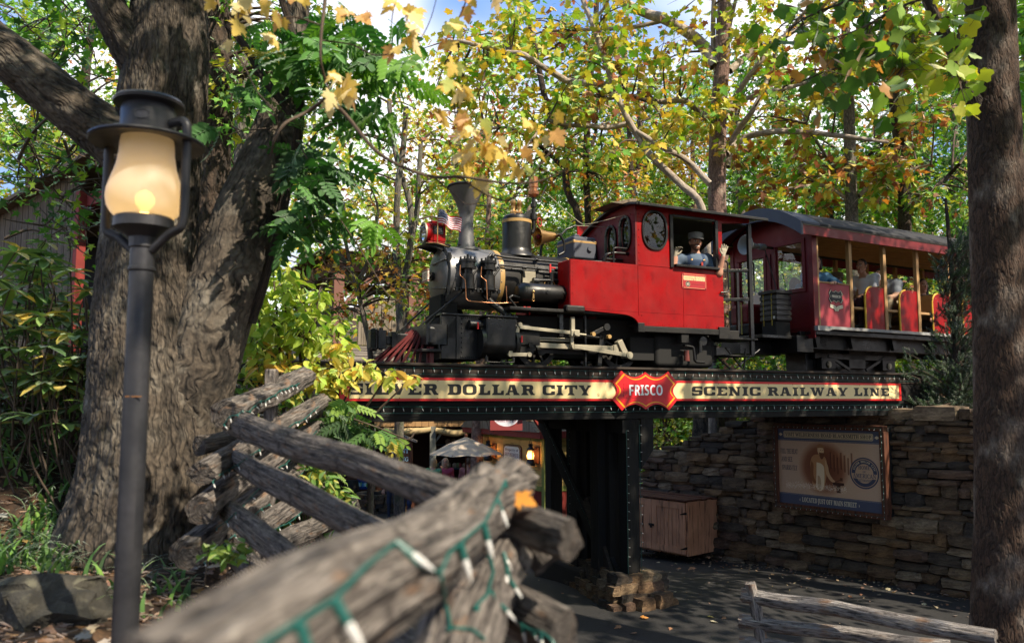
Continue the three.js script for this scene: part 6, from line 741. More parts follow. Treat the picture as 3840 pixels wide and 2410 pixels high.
{ // the open shop behind
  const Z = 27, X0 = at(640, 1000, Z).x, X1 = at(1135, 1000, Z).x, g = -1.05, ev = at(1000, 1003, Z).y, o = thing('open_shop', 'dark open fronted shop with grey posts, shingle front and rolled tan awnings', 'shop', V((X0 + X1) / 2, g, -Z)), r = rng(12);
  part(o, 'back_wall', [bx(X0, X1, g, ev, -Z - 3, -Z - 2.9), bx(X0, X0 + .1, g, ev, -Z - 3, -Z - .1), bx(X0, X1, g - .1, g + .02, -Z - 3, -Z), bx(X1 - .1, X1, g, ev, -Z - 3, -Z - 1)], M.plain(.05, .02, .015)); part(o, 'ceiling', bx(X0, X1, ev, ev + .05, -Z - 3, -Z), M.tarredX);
  for (let row = 0; row < 5; row++) for (let x = X0; x < X1;) { const w = r.r(.2, .3); part(o, 'shingle', bx(x, x + w - .012, ev + row * .2, ev + row * .2 + .24, -Z + .05 + row * .012 * -1, -Z + .08 - row * .012, .004), row % 2 ? M.greyBoard : M.tan); x += w; }
  for (const px of [877, 1019, 1120]) { const x = at(px, 1000, Z).x; part(o, 'post', bx(x - .1, x + .1, g, ev, -Z - .1, -Z + .1), M.plain(.2, .2, .17)); part(o, 'post_brace', bar(V(x + .08, ev - .5, -Z), V(x + .4, ev - .05, -Z), .07), M.plain(.2, .2, .17)); }
  for (const [a, b] of [[905, 1015], [1026, 1118]]) { const x0 = at(a, 1000, Z).x, x1 = at(b, 1000, Z).x; part(o, 'rolled_awning', lump(limbGeo([V(x0, ev - .12, -Z + .15), V((x0 + x1) / 2, ev - .17 - (a > 1000 ? .05 : 0), -Z + .16), V(x1, ev - .1, -Z + .15)], [.1, .12, .09], { rings: 30, rad: 12, lo: .25, seed: a }), .03, 3, a), M.plain(.45, .33, .16), null, 0); }
  for (const y of [.1, .55, .95]) part(o, 'shelf', bx(X1 - 1.9, X1 - .3, y, y + .04, -Z - 2.4, -Z - 2.1), M.plain(.05, .12, .2)); const cols = [[.1, .3, .5], [.5, .1, .15], [.5, .45, .4], [.15, .25, .15]]; for (let i = 0; i < 26; i++) { const x = X1 - r.r(.35, 1.85), y = r.pick([.14, .59, .99]); part(o, 'stock', ball(r.r(.07, .12), x, y + .09, -Z - 2.2, 1, 1.1, 1, 8), M.plain(...r.pick(cols), .5)); }
  part(o, 'red_panel', [bx(X0 + 2.0, X0 + 2.4, g + .2, ev - .3, -Z - 2.8, -Z - 2.7)], M.barnRed); part(o, 'counter', bx(X0 + 2.4, X1 - .2, g, g + 1.0, -Z - .9, -Z - .4), M.brown);
  for (const px of [940, 1062]) { const c = at(px, 985, Z); part(o, 'sign_board', bx(c.x - .5, c.x + .5, c.y - .02, c.y + .5, -Z + .1, -Z + .16), M.barnRed); part(o, 'sign_face', bx(c.x - .45, c.x + .45, c.y + .08, c.y + .45, -Z + .16, -Z + .17), M.white); }
}
{ // visitors in the square
  const far = (label, px, Z, turn, o, pose = STAND, y0) => { const x = (px - CX) / FOC * Z, g = y0 ?? gy(x, -Z); return person(label, WORLD, V(x, g + (pose === STAND ? .93 : .5), -Z), turn, pose, { res: 36, handRes: 26, headRes: 30, ...o, group: null }); };
  far('visitor with brown hair facing the bridge beside the swing sign', 928, 23, -.2, { top: [.05, .05, .07], sleeve: 'long', style: 'long', hair: [.08, .045, .025] });
  far('visitor with long red hair and a coral top with a backpack', 948, 24.5, 2.6, { top: [.6, .16, .14], style: 'long', hair: [.3, .13, .05], more: (J) => [[V(0, .2, -.16), V(0, .38, -.16), .1, .1, 'x']], extra: [.015, .015, .02] });
  far('blonde visitor in a green top seen from behind by the planter', 1022, 22, 2.7, { top: [.1, .28, .14], style: 'bob', hair: [.42, .31, .18] });
  far('blonde visitor in a pink top with sunglasses on the head', 1049, 22.3, .3, { top: [.4, .06, .12], style: 'bob', hair: [.45, .34, .22], look: [0, -.3, 0] });
  far('visitor in a blue shirt and dark cap at the shop counter', 1041, 25, 1.2, { top: [.02, .13, .24], cap: [.015, .015, .02], fat: 1.2, legs: [.1, .1, .12] }, { ...STAND, wrL: [.2, .15, .3], elL: [.26, .16, .1], wrR: [-.1, .15, .3] }, -.62);
  far('visitor in a faded red shirt under the parasol', 1103, 22.6, 2.9, { top: [.36, .13, .13], style: 'short', hair: [.1, .06, .04], fat: 1.1 });
  far('visitor in dark jeans standing near the stone planter', 958, 22.4, .4, { top: [.06, .07, .1], legs: [.03, .05, .12], style: 'short' });
  far('visitor in a pale shirt walking past behind the bridge pier', 1357, 18.5, -1.4, { top: [.5, .55, .62], legs: [.05, .05, .07], style: 'short' });
}
// ---------------------------------------------------------------- timber tower behind the engine
{
  const c = at(796, 594, 27), F = new Frame(V(c.x, 0, c.z), 28), g = 2.75, ev = g + (c.y - g) / 1.5, o = thing('timber_tower', 'weathered timber tower with a pale metal roof behind the engine', 'tower', V(0, g, 0), F), W = 3.6, Br = M.plain(.17, .075, .055, .8);
  const apex = V(W / 2, ev + 1.15, -W / 2), cs = [V(-.5, ev, .5), V(W + .5, ev, .5), V(W + .5, ev, -W - .5), V(-.5, ev, -W - .5)];
  const metal = std({ color: C(.55, .57, .6), roughness: .4, metalness: .4 }); cs.forEach((a, i) => { const b = cs[(i + 1) % 4]; for (let k = 0; k < 6; k++) { const p = a.clone().lerp(b, k / 6), q = a.clone().lerp(b, (k + 1) / 6 - .008), g2 = new THREE.BufferGeometry(), up = V(0, .03, 0), v = [p, q, apex, p.clone().sub(up), apex.clone().sub(up), q.clone().sub(up), p, p.clone().sub(up), q, q, p.clone().sub(up), q.clone().sub(up)]; g2.setAttribute('position', new THREE.Float32BufferAttribute(v.flatMap((t) => [t.x, t.y, t.z]), 3)); g2.computeVertexNormals(); part(o, 'roof_sheet', g2, metal); } });
  for (let i = 0; i < 9; i++) { const t = i / 8; part(o, 'rafter', bar(V(lerp(-.4, W + .4, t), ev - .07, .45), V(lerp(.8, W - .8, t), ev + .4, -W / 2), .06, .12), Br); part(o, 'rafter', bar(V(-.45, ev - .07, lerp(.4, -W - .4, t)), V(W / 2, ev + .4, lerp(-.8, -W + .8, t)), .06, .12), Br); }
  for (const [x, z] of [[0, 0], [W, 0], [0, -W], [W, -W], [W / 2, 0], [0, -W / 2]]) { part(o, 'post', bx(x - .12, x + .12, g, ev - .1, z - .12, z + .12), Br); }
  part(o, 'beam', [bx(-.1, W + .1, ev - .42, ev - .16, -.1, .1), bx(-.1, .1, ev - .42, ev - .16, -W, -.1), bx(-.1, W, ev - .42, ev - .16, -W - .1, -W + .1)], Br); for (const [a, b] of [[V(0, ev - 1.4, 0), V(.9, ev - .4, 0)], [V(W, ev - 1.4, 0), V(W - .9, ev - .4, 0)], [V(W / 2, ev - 1.2, 0), V(W / 2 + .8, ev - .4, 0)], [V(W / 2, ev - 1.2, 0), V(W / 2 - .8, ev - .4, 0)], [V(0, ev - 1.4, 0), V(0, ev - .4, -.9)], [V(0, ev - 1.4, -W / 2), V(0, ev - .4, -W / 2 + .8)]]) part(o, 'brace', bar(a, b, .12), Br);
  const r = rng(15), y0 = ev - 2.1, y1 = ev - .95; for (let x = .5, k = 0; x < W; x += .185) part(o, 'wall_board', bx(x, x + .175, y0, y1 + r.r(-.05, .25), -.06 + r.g() * .008, -.02, .004), M.greyBoard); for (let z = -W; z < -.1; z += .19) part(o, 'wall_board', bx(-.03, .01, y0, y1 - .2, z, z + .18, .004), M.greyBoard);
  for (let k = 0; k < 4; k++) { const y = y0 - .06 - k * .115, d = .5 + k * .05; part(o, 'ledge_plank', bx(-d, W + d, y - .1, y, -.1, d, .01), M.oldBoard); part(o, 'ledge_plank', bx(-d - .002, .1, y - .1, y, -W, -.1, .01), M.oldBoard); }
  for (let x = 0; x < W; x += .24) part(o, 'lower_board', bx(x, x + .22, g, y0 - .5, -.04, 0, .004), M.greyBoard); for (let z = -W; z < 0; z += .24) part(o, 'lower_board', bx(-.02, .01, g, y0 - .5, z, z + .22, .004), M.greyBoard);
  part(o, 'orange_tarp', [bx(W * .45, W * .95, y1 + .22, y1 + .36, -.5, -.45)], M.plain(.7, .3, .03)); part(o, 'inner_floor', bx(0, W, y0 - .1, y0, -W, -.1), M.tarred); o.scale.setScalar(1.5);
}
{ // the old shed on the left
  const a = at(8, 600, 12), b = at(180, 600, 10.6), F = new Frame(V(a.x, 0, a.z), Math.atan2(a.z - b.z, b.x - a.x) * 180 / PI), L = Math.hypot(b.x - a.x, b.z - a.z), o = thing('plank_shed', 'old shed of grey upright planks with a red corner post on the left', 'shed', V(L / 2, 2.6, -1), F), r = rng(19), n = 18, w = (L + 1.2) / n;
  for (let i = 0; i < n; i++) { const x = -1.2 + w * i; part(o, 'plank', bx(x, x + w - .012 - r() * .008, 2.5 + r() * .1, 5.75 + r() * .08 - .4 * (1 - i / n), -.03 + r.g() * .006, 0, .004), M.shed); }
  part(o, 'corner_post', bx(L, L + .11, 2.4, 5.4, -.06, .06), M.barnRed); part(o, 'beam', [bx(L - .1, L + .8, 5.2, 5.36, -.2, -.04), bx(-1.2, L, 4.2, 4.3, -.12, -.04)], M.barnRed); for (let i = 0; i < 6; i++) part(o, 'side_plank', bx(L + .14 + i * .13, L + .26 + i * .13, 2.5, 5.3, -.3, -.27), M.tarred); part(o, 'inner_wall', bx(-1.2, L + 1, 2.4, 5.4, -1.6, -1.55), M.tarred); part(o, 'roof', plate([[-1.5, 5.3], [L + 1.2, 5.85], [L + 1.2, 5.9], [-1.5, 5.36]], 2.2).translate(0, 0, -2), M.shed);
}
{ // white marquee far behind the coach
  const c = at(2130, 845, 26), o = thing('white_tent', 'white tent among the trees seen under the coach', 'tent', V(c.x, 1.6, c.z)); part(o, 'cover', [new THREE.ConeGeometry(1.1, .8, 4).rotateY(PI / 4).translate(c.x, c.y + .5, c.z)], M.white); part(o, 'wall', bx(c.x - .75, c.x + .75, 1.6, c.y + .12, c.z - .75, c.z + .75), M.white);
}
// ---------------------------------------------------------------- trees and plants
const GRN = [.075, .22, .015], LIME = [.32, .5, .02], YGR = [.55, .53, .03], YEL = [.75, .5, .035], ORG = [.66, .24, .025], RUS = [.3, .1, .03], DGR = [.035, .11, .015], BRT = [.15, .4, .02], PINK = [.4, .1, .1];
const MIX = { green: [GRN, BRT, DGR, LIME], lime: [LIME, BRT, YGR, GRN], autumn: [LIME, YGR, BRT, YEL, ORG, RUS], yellow: [YGR, YEL, LIME, ORG], oak: [GRN, BRT, RUS, LIME, ORG, YGR], golden: [YEL, YGR, ORG], pink: [PINK, ORG, GRN, RUS] };
const pts = (list) => list.map(([x, y, z]) => at(x, y, z));
// limbs: [points, radii]; clumps: [centre, radius, leaves]; twigs run from the nearest limb point to every clump
function tree(label, mat, trunk, radii, limbs, clumps, { palette, leaf = LEAF.star, size = .14, seed = 1, group, bark = .006, rings = 60, parts = 0, hang = .4, flare = 0, name = 'tree', cat = 'tree', weights, rad = 14, lo = .12, clumpSize = 1, leafMats } = {}) {
  const r = rng(seed), base = trunk[0].clone(), o = thing(name, label, cat, base, WORLD, group);
  if (radii) part(o, 'trunk', limbGeo(trunk, radii, { rings, rad, bark, lo, seed, flare }), mat, null, 0);
  const spots = trunk.length > 1 ? new THREE.CatmullRomCurve3(trunk).getPoints(24).slice(8) : [];
  for (const [p, q, m, n] of limbs) { part(o, n || 'limb', limbGeo(p, q, { rings: Math.max(12, p.length * 7), rad: 9, bark: bark * .6, lo: .12, seed: seed + 3 }), m || mat, null, 0); spots.push(...new THREE.CatmullRomCurve3(p).getPoints(16).slice(4)); }
  const tw = [], items = [], v = V(0, 0, 0);
  for (const [c, R, n] of clumps) {
    if (spots.length) { let best = spots[0], bd = 1e9; for (const s of spots) { const d = s.distanceToSquared(c) + (s.y > c.y ? 1 : 0); if (d < bd) { bd = d; best = s; } } const d = Math.sqrt(bd); if (d > .25) { const m = best.clone().lerp(c, .5); m.y += d * .1; m.x += r.g() * d * .12; tw.push(limbGeo([best, m, c], [Math.min(.012 + d * .011, .07), .012 + d * .004, .006], { rings: 7, rad: 5 })); } for (let k = 0; k < 3; k++) { const e = c.clone().addScaledVector(r.dir(), R * .8); tw.push(limbGeo([c, c.clone().lerp(e, .5).addScaledVector(r.dir(), R * .1), e], [.008, .006, .003], { rings: 3, rad: 4 })); } }
    for (let i = 0; i < n; i++) { v.copy(c).addScaledVector(r.dir(), R * Math.cbrt(r()) ); const out = v.clone().sub(c).divideScalar(R), sp = px2(v); if (sp[2] > 10.5 && sp[0] > 800 && sp[0] < 1500 && sp[1] > 965) continue; items.push({ m: leafM(r, v, size, hang, out), c: weights ? weights(r, v, c) : Math.floor(r() * palette.length) }); }
  }
  if (tw.length) { const q = part(o, 'branches', tw, M.twig, null, 0); q.userData.kind = 'stuff'; }
  foliage(o, items, leaf, palette, parts, 'leaf', 'leaves', leafMats); return o;
}
// clumps spread in an ellipsoid, fewer inside than near its skin
function cloud(seed, c, rx, ry, rz, n, R, leaves) { const r = rng(seed), o = []; for (let i = 0; i < n; i++) { const d = r.dir(), k = .45 + .55 * Math.sqrt(r()); o.push([V(c.x + d.x * rx * k, c.y + d.y * ry * k, c.z + d.z * rz * k), R * r.r(.7, 1.3), Math.round(leaves * r.r(.6, 1.4))]); } return o; }
const wob = (list, Z, k = 1) => list.map(([x, y], i) => at(x, y, Z + (i % 2 ? .3 : 0) * k - i * .12 * k));
const down = (v, extra = -.3) => [V(v.x, H(v.x, v.z) + extra, v.z)];
{ // sycamore with pale limbs behind the cab
  const Z = 16, t = [[1688, 480], [1688, 360], [1692, 240], [1700, 150], [1702, 60], [1706, -60], [1712, -200]].map((p) => at(...p, Z)), P_ = M.barkPale;
  const lim = [[[[1683, 156], [1650, 103], [1567, 46], [1524, 33], [1458, 0], [1380, -50]], [.13, .11, .09, .07]], [[[1683, 292], [1650, 266], [1607, 236], [1557, 239], [1491, 226], [1430, 232]], [.075, .065, .05, .035]], [[[1710, 275], [1736, 219], [1790, 143], [1849, 80], [1900, 20]], [.06, .055, .045, .03]], [[[1717, 166], [1773, 120], [1839, 90], [1920, 40]], [.08, .07, .05, .04]], [[[1713, 265], [1756, 232], [1823, 212], [1882, 199], [1960, 170]], [.06, .05, .04, .03]], [[[1710, 362], [1750, 325], [1823, 309], [1882, 310], [1985, 320], [2090, 335]], [.075, .06, .05, .03]], [[[1710, 392], [1730, 319], [1776, 252], [1806, 186], [1830, 100]], [.07, .06, .045, .03]], [[[1686, 170], [1678, 100], [1680, 0], [1684, -80]], [.06, .05, .05, .045]], [[[1567, 46], [1500, 62], [1420, 68], [1360, 70]], [.05, .04, .03]], [[[1706, 120], [1722, 40], [1740, -40]], [.05, .04, .035]]].map(([p, q]) => [wob(p, Z), q, P_]);
  const c = at(1560, 60, Z); tree('tall sycamore with a pinkish trunk and pale curving limbs behind the cab', M.barkPink, [...down(t[0]), ...t], [.27, .24, .2, .185, .17, .15, .13, .11], lim, [...cloud(3, at(1640, 60, Z), 4.6, 2.7, 2.2, 38, .55, 48), ...cloud(4, at(1430, 200, Z - 1), 2.4, 1.5, 1.2, 14, .4, 40), ...cloud(5, at(1850, 180, Z - .5), 2.2, 1.6, 1.2, 14, .4, 36), ...cloud(7, at(1640, -200, Z), 5, 2.5, 3, 16, .7, 50)], { palette: MIX.autumn, leaf: LEAF.maple, size: .165, seed: 11, weights: (r) => r.pick([0, 0, 0, 1, 1, 1, 2, 3, 3, 5]), parts: 160, bark: .012, rad: 20, rings: 110 });
}
{ // second, leaning pale sycamore
  const Z = 14.6, w = (l, q) => [wob(l, Z, .6), q, M.barkPale];
  tree('slender leaning pale sycamore with branches arching over the boiler', M.barkPale, [...down(at(1668, 505, Z)), ...[[1647, 478], [1607, 438], [1524, 358], [1501, 322], [1467, 259], [1438, 186], [1411, 106], [1391, 50], [1371, 0], [1350, -70]].map((p) => at(...p, Z))], [.1, .085, .08, .075, .07, .065, .06, .05, .045, .04], [w([[1670, 432], [1613, 375], [1557, 345], [1497, 308]], [.06, .055, .05, .045]), w([[1474, 292], [1430, 300], [1381, 295], [1330, 294], [1288, 282]], [.055, .045, .04, .03]), w([[1288, 282], [1262, 315], [1240, 345], [1225, 385]], [.03, .022, .012]), w([[1447, 226], [1421, 200], [1388, 196], [1335, 189], [1300, 170], [1271, 153], [1230, 128], [1192, 123], [1140, 110], [1077, 95]], [.07, .065, .06, .055, .045, .035]), w([[1391, 50], [1420, 20], [1440, -20]], [.03, .025])], [...cloud(13, at(1330, 120, Z), 2.3, 1.5, 1.0, 20, .36, 36), ...cloud(14, at(1180, 150, Z), 1.6, 1.2, .9, 13, .36, 36), ...cloud(15, at(1460, 330, Z), 1.3, .7, .8, 6, .3, 30)], { palette: MIX.autumn, leaf: LEAF.maple, size: .155, seed: 17, weights: (r) => r.pick([0, 0, 1, 1, 2, 3, 3]), parts: 120 });
}
{ // oaks with dark trunks
  let Z = 19; tree('dark crooked oak leaning left above the steam dome', M.barkDark, [...down(at(1372, 520, Z)), ...[[1358, 498], [1338, 458], [1330, 400], [1333, 340], [1301, 292], [1280, 220], [1268, 159], [1242, 33], [1230, -60]].map((p) => at(...p, Z))], [.15, .13, .11, .1, .09, .085, .075, .065, .05], [[wob([[1332, 400], [1290, 360], [1240, 320], [1190, 300], [1140, 305]], Z), [.06, .05, .04, .03]]], [...cloud(21, at(1250, 180, Z), 2.6, 2.4, 1.8, 24, .5, 64), ...cloud(22, at(1230, 360, Z), 1.9, 1.1, 1.2, 14, .45, 60)], { palette: MIX.oak, leaf: LEAF.oak, size: .19, seed: 23 });
  Z = 20; tree('straight dark oak just right of the whistle', M.barkDark, [...down(at(1384, 530, Z)), ...[[1383, 498], [1379, 400], [1382, 300], [1388, 200], [1400, 60], [1410, -80]].map((p) => at(...p, Z))], [.12, .1, .09, .085, .08, .06], [[wob([[1381, 360], [1400, 320], [1404, 260], [1420, 200]], Z), [.05, .045, .04]]], [...cloud(25, at(1420, 250, Z), 2.4, 2.6, 1.6, 22, .5, 60), ...cloud(26, at(1390, 430, Z), 1.9, .8, 1.2, 11, .45, 60)], { palette: MIX.oak, leaf: LEAF.oak, size: .18, seed: 27, weights: (r) => r.pick([0, 0, 3, 4, 5, 1]) });
  Z = 23; tree('thin twin stemmed golden tree behind the cab roof', M.barkDark, [...down(at(1492, 520, Z)), ...[[1490, 460], [1484, 380], [1480, 300], [1474, 200], [1470, 80]].map((p) => at(...p, Z))], [.1, .09, .08, .07, .06], [[wob([[1491, 440], [1502, 380], [1506, 320], [1500, 250], [1510, 150]], Z), [.07, .06, .05, .04]]], [...cloud(29, at(1540, 280, Z), 2.6, 2.2, 1.5, 16, .6, 80), ...cloud(30, at(1500, 440, Z), 2, .8, 1.4, 9, .5, 70)], { palette: MIX.golden, size: .16, seed: 31 });
  Z = 17.5; tree('patchy pale brown tree behind the coach roof', M.barkGrey, [...down(at(2006, 545, Z)), ...[[2005, 527], [2003, 440], [2001, 373], [1999, 290], [1997, 207], [1990, 60], [1988, -60]].map((p) => at(...p, Z))], [.17, .15, .14, .135, .12, .1, .08], [[wob([[2021, 462], [2060, 425], [2108, 406], [2160, 395], [2191, 386]], Z), [.055, .05, .04, .03], M.barkPale], [wob([[1996, 470], [1950, 440], [1895, 438], [1840, 446], [1780, 452]], Z), [.05, .04, .03, .02], M.barkPale], [wob([[1997, 445], [1960, 390], [1920, 330], [1898, 290]], Z), [.04, .035, .03]], [wob([[1996, 150], [1930, 180], [1880, 195]], Z), [.05, .035]]], [...cloud(33, at(1970, 250, Z), 2.6, 1.8, 1.4, 22, .42, 50), ...cloud(34, at(1900, 420, Z), 2.4, .8, 1.2, 15, .4, 46), ...cloud(35, at(2080, 100, Z), 2.4, 1.6, 1.5, 14, .5, 56)], { palette: MIX.autumn, leaf: LEAF.maple, size: .18, seed: 37, parts: 80 });
  Z = 18.5; tree('dark thick oak behind the open part of the coach', M.barkDark, [...down(at(2129, 560, Z)), ...[[2129, 539], [2128, 450], [2123, 373], [2110, 280], [2100, 187], [2090, 40], [2080, -80]].map((p) => at(...p, Z))], [.19, .17, .16, .15, .13, .11, .09], [[wob([[2150, 481], [2180, 460], [2204, 440], [2235, 410], [2258, 386]], Z), [.07, .06, .05, .04]], [wob([[2128, 350], [2090, 340], [2060, 352], [2040, 370]], Z), [.05, .045, .03]]], [...cloud(39, at(2150, 250, Z), 2.4, 2.2, 1.6, 24, .48, 66), ...cloud(40, at(2190, 470, Z), 1.6, .9, 1.2, 14, .4, 60)], { palette: MIX.oak, leaf: LEAF.oak, size: .18, seed: 41, weights: (r) => r.pick([0, 0, 3, 5, 2, 1]) });
  // two lichen-grey trunks in front of the tower, and a small leaning one
  Z = 13; tree('pair of grey lichened trunks between the tower and the engine front', M.barkGrey, [...down(at(944, 800, Z)), ...[[942, 775], [946, 720], [952, 660], [962, 600], [968, 520], [960, 460], [940, 400], [925, 330], [915, 240]].map((p) => at(...p, Z))], [.085, .08, .075, .07, .06, .05, .045, .04], [[wob([[942, 760], [936, 690], [934, 620], [932, 540], [936, 440], [950, 330], [955, 250]], Z, .3), [.065, .06, .055, .05, .045]], [wob([[966, 570], [980, 500], [985, 420], [990, 330]], Z, .3), [.05, .045, .035]]], [...cloud(43, at(960, 420, Z), 1.1, 1.2, .8, 18, .28, 34), ...cloud(44, at(930, 660, Z), .85, .9, .6, 14, .24, 32), ...cloud(45, at(900, 300, Z), 1.4, .9, .8, 14, .32, 32)], { palette: MIX.autumn, size: .12, seed: 47, weights: (r, v) => v.y < 4.6 ? r.pick([4, 4, 2, 0, 5]) : r.pick([0, 1, 3, 2, 5]) });
  Z = 9.4; tree('small sweetgum with yellow green star leaves before the tower', M.barkGrey, [...down(at(878, 860, Z)), ...[[870, 824], [858, 760], [845, 700], [828, 640], [800, 600], [773, 575], [720, 560]].map((p) => at(...p, Z))], [.04, .038, .036, .034, .03, .026, .018], [[wob([[838, 670], [862, 620], [880, 560], [890, 500]], Z, .2), [.025, .02, .014]], [wob([[826, 638], [810, 560], [790, 500], [780, 430]], Z, .2), [.022, .018, .012]]], [...cloud(49, at(850, 660, Z), .62, .55, .45, 20, .18, 20), ...cloud(50, at(800, 520, Z), .62, .5, .45, 18, .18, 20)], { palette: [YGR, LIME, YEL, GRN, ORG], leaf: LEAF.star, size: .085, seed: 51, parts: 150 });
}
// filling woods: one tree each, placed behind the track
{
  const r = rng(61), kinds = [['green leaved', MIX.green], ['yellow green', MIX.lime], ['orange and green autumn', MIX.autumn], ['golden', MIX.yellow], ['rusty oak', MIX.oak]], bark = [M.barkDark, M.barkGrey, M.barkPink];
  const where = [[690, 36, 1], [1040, 31, 2], [1060, 32, 3], [1120, 22, 2], [1180, 30, 1], [1250, 26, 0], [1330, 33, 2], [1430, 29, 1], [1545, 27, 0], [1590, 35, 4], [1640, 24, 1], [1760, 28, 2], [1800, 23, 0], [1860, 33, 2], [1920, 26, 1], [1960, 30, 4], [2060, 25, 0], [2090, 32, 2], [2170, 27, 1], [2230, 24, 0], [2300, 30, 2], [2390, 25, 1], [2440, 20, 0], [580, 27, 1], [470, 22, 0], [330, 26, 2], [200, 20, 1], [90, 24, 3], [-40, 20, 0]];
  const nm = ['leftmost', 'above the headlight', 'above the smokestack', 'over the boiler', 'left of the dome', 'behind the dome', 'right of the whistle', 'above the sandbox', 'over the cab front', 'far over the cab', 'right of the cab hatch', 'right of the sycamore', 'above the coach hood', 'far over the coach', 'over the coach front', 'far beyond the coach', 'over the coach middle', 'far right of centre', 'over the coach rear', 'left of the big right trunk', 'behind the big right trunk', 'at the right edge', 'beyond the right edge', 'behind the leaning limb', 'between the left trunks', 'behind the lantern', 'over the shed', 'at the far left', 'beyond the left edge'];
  where.forEach(([px, Z, k], i) => {
    const b = at(px, 700, Z), h = r.r(9, 13) * Math.max(1, Z / 24), y0 = H(b.x, b.z), lean = r.g() * .8, t = [V(b.x, y0 - .3, b.z), V(b.x + lean * .3, y0 + h * .35, b.z), V(b.x + lean, y0 + h * .7, b.z + r.g()), V(b.x + lean * 1.4, y0 + h, b.z)], w = Z * .105, cl = [];
    for (const [q, n, rr] of [[.38, 8, .9], [.55, 11, 1.1], [.75, 12, 1.15], [.95, 8, .9]]) cl.push(...cloud(i * 7 + n, V(b.x + lean * q, y0 + h * q, b.z), w * rr, h * .16, w, n, .7 * Z / 24, 120));
    tree(`${kinds[k][0]} woodland tree ${nm[i]} in the background wood`, r.pick(bark), t, [.2, .16, .12, .06], [], cl, { palette: kinds[k][1], leaf: LEAF.star, size: .17 * Math.sqrt(Z / 20), seed: 70 + i, rings: 20, rad: 9, bark: .008, group: 'woodland trees behind the train', weights: (q) => Math.floor(q() * q() * 1.25 * kinds[k][1].length) % kinds[k][1].length });
  });
  // undergrowth that reads as one mass along the far side of the track, and the far wood
  const items = [], v = V(0, 0, 0), pal = [GRN, BRT, LIME, YGR, RUS, ORG, DGR]; for (let i = 0; i < 26000; i++) { const s = r.r(-2, 20), d = 2.6 + r() * r() * 9, p = B.w(s, 0, -d); if (px2(V(p.x, 2.4, p.z))[0] < 1500) continue; const hgt = 2.6 * (1.1 + perlin.noise(s * .5, d * .4, 3)); v.set(p.x, Math.max(H(p.x, p.z), .2) + Math.pow(r(), 1.3) * hgt, p.z); if (d < 4.5 && v.x < 4.4) { if (v.y < 2.4) continue; } items.push({ m: leafM(r, v, .13, .3), c: Math.floor(clamp(perlin.noise(v.x * .8, v.y * .8, v.z * .8) * 3 + 2.6 + r.g() * 1.4, 0, 6)) }); }
  const o = new THREE.Group(); const im = foliage(o, items, LEAF.star, pal); o.remove(im); im.name = 'undergrowth'; tag(im, 'mixed undergrowth along the far side of the track behind the train', 'undergrowth', null, 'stuff'); scene.add(im);
  const far = []; for (let i = 0; i < 30000; i++) { const a = r.r(-1.05, 1.05), Z = r.r(34, 60), x = Math.tan(a) * Z * .9, p = V(x, 0, -Z); p.y = H(p.x, p.z) - .5 + Math.pow(r(), .8) * 13 * (1 + .3 * perlin.noise(x * .12, 3, Z * .1)); if (perlin.noise(x * .25, p.y * .25, Z * .25) < -.12) continue; far.push({ m: leafM(r, p, .5, .3), c: Math.floor(clamp(perlin.noise(x * .16, p.y * .1, Z * .2) * 3.4 + 2.8 + r.g(), 0, 6)) }); }
  const fm = foliage(o, far, LEAF.star, [GRN, BRT, LIME, YGR, YEL, ORG, RUS]); o.remove(fm); fm.name = 'far_wood'; tag(fm, 'far autumn wood seen between the trunks', 'wood', null, 'stuff'); scene.add(fm);
}
// points kept in sun: clumps of the unseen crowns are left out before them
const sunlit = [...[-1.5, -.9, -.3, .3].map((x) => B.w(x, 4.1, -.3)), at(700, 760, 6), at(800, 840, 6), at(640, 700, 6), at(1850, 1420, 5.9), at(2150, 1470, 5.2), at(620, 960, 4.5), at(1760, 1400, 6), at(1960, 1440, 5.6), at(2060, 1455, 5.4), at(2260, 1485, 5.05), at(1000, 1230, 1.5)];
const closed = (c, R) => sunlit.some((t, i) => { if (i > 3 && i < 7) R = Math.max(R, 1.0); if (i > 6 && i !== 9) R = Math.max(R, 1.15); const d = c.clone().sub(t), k = d.dot(SUN); return k > 0 && d.addScaledVector(SUN, -k).length() < R; });
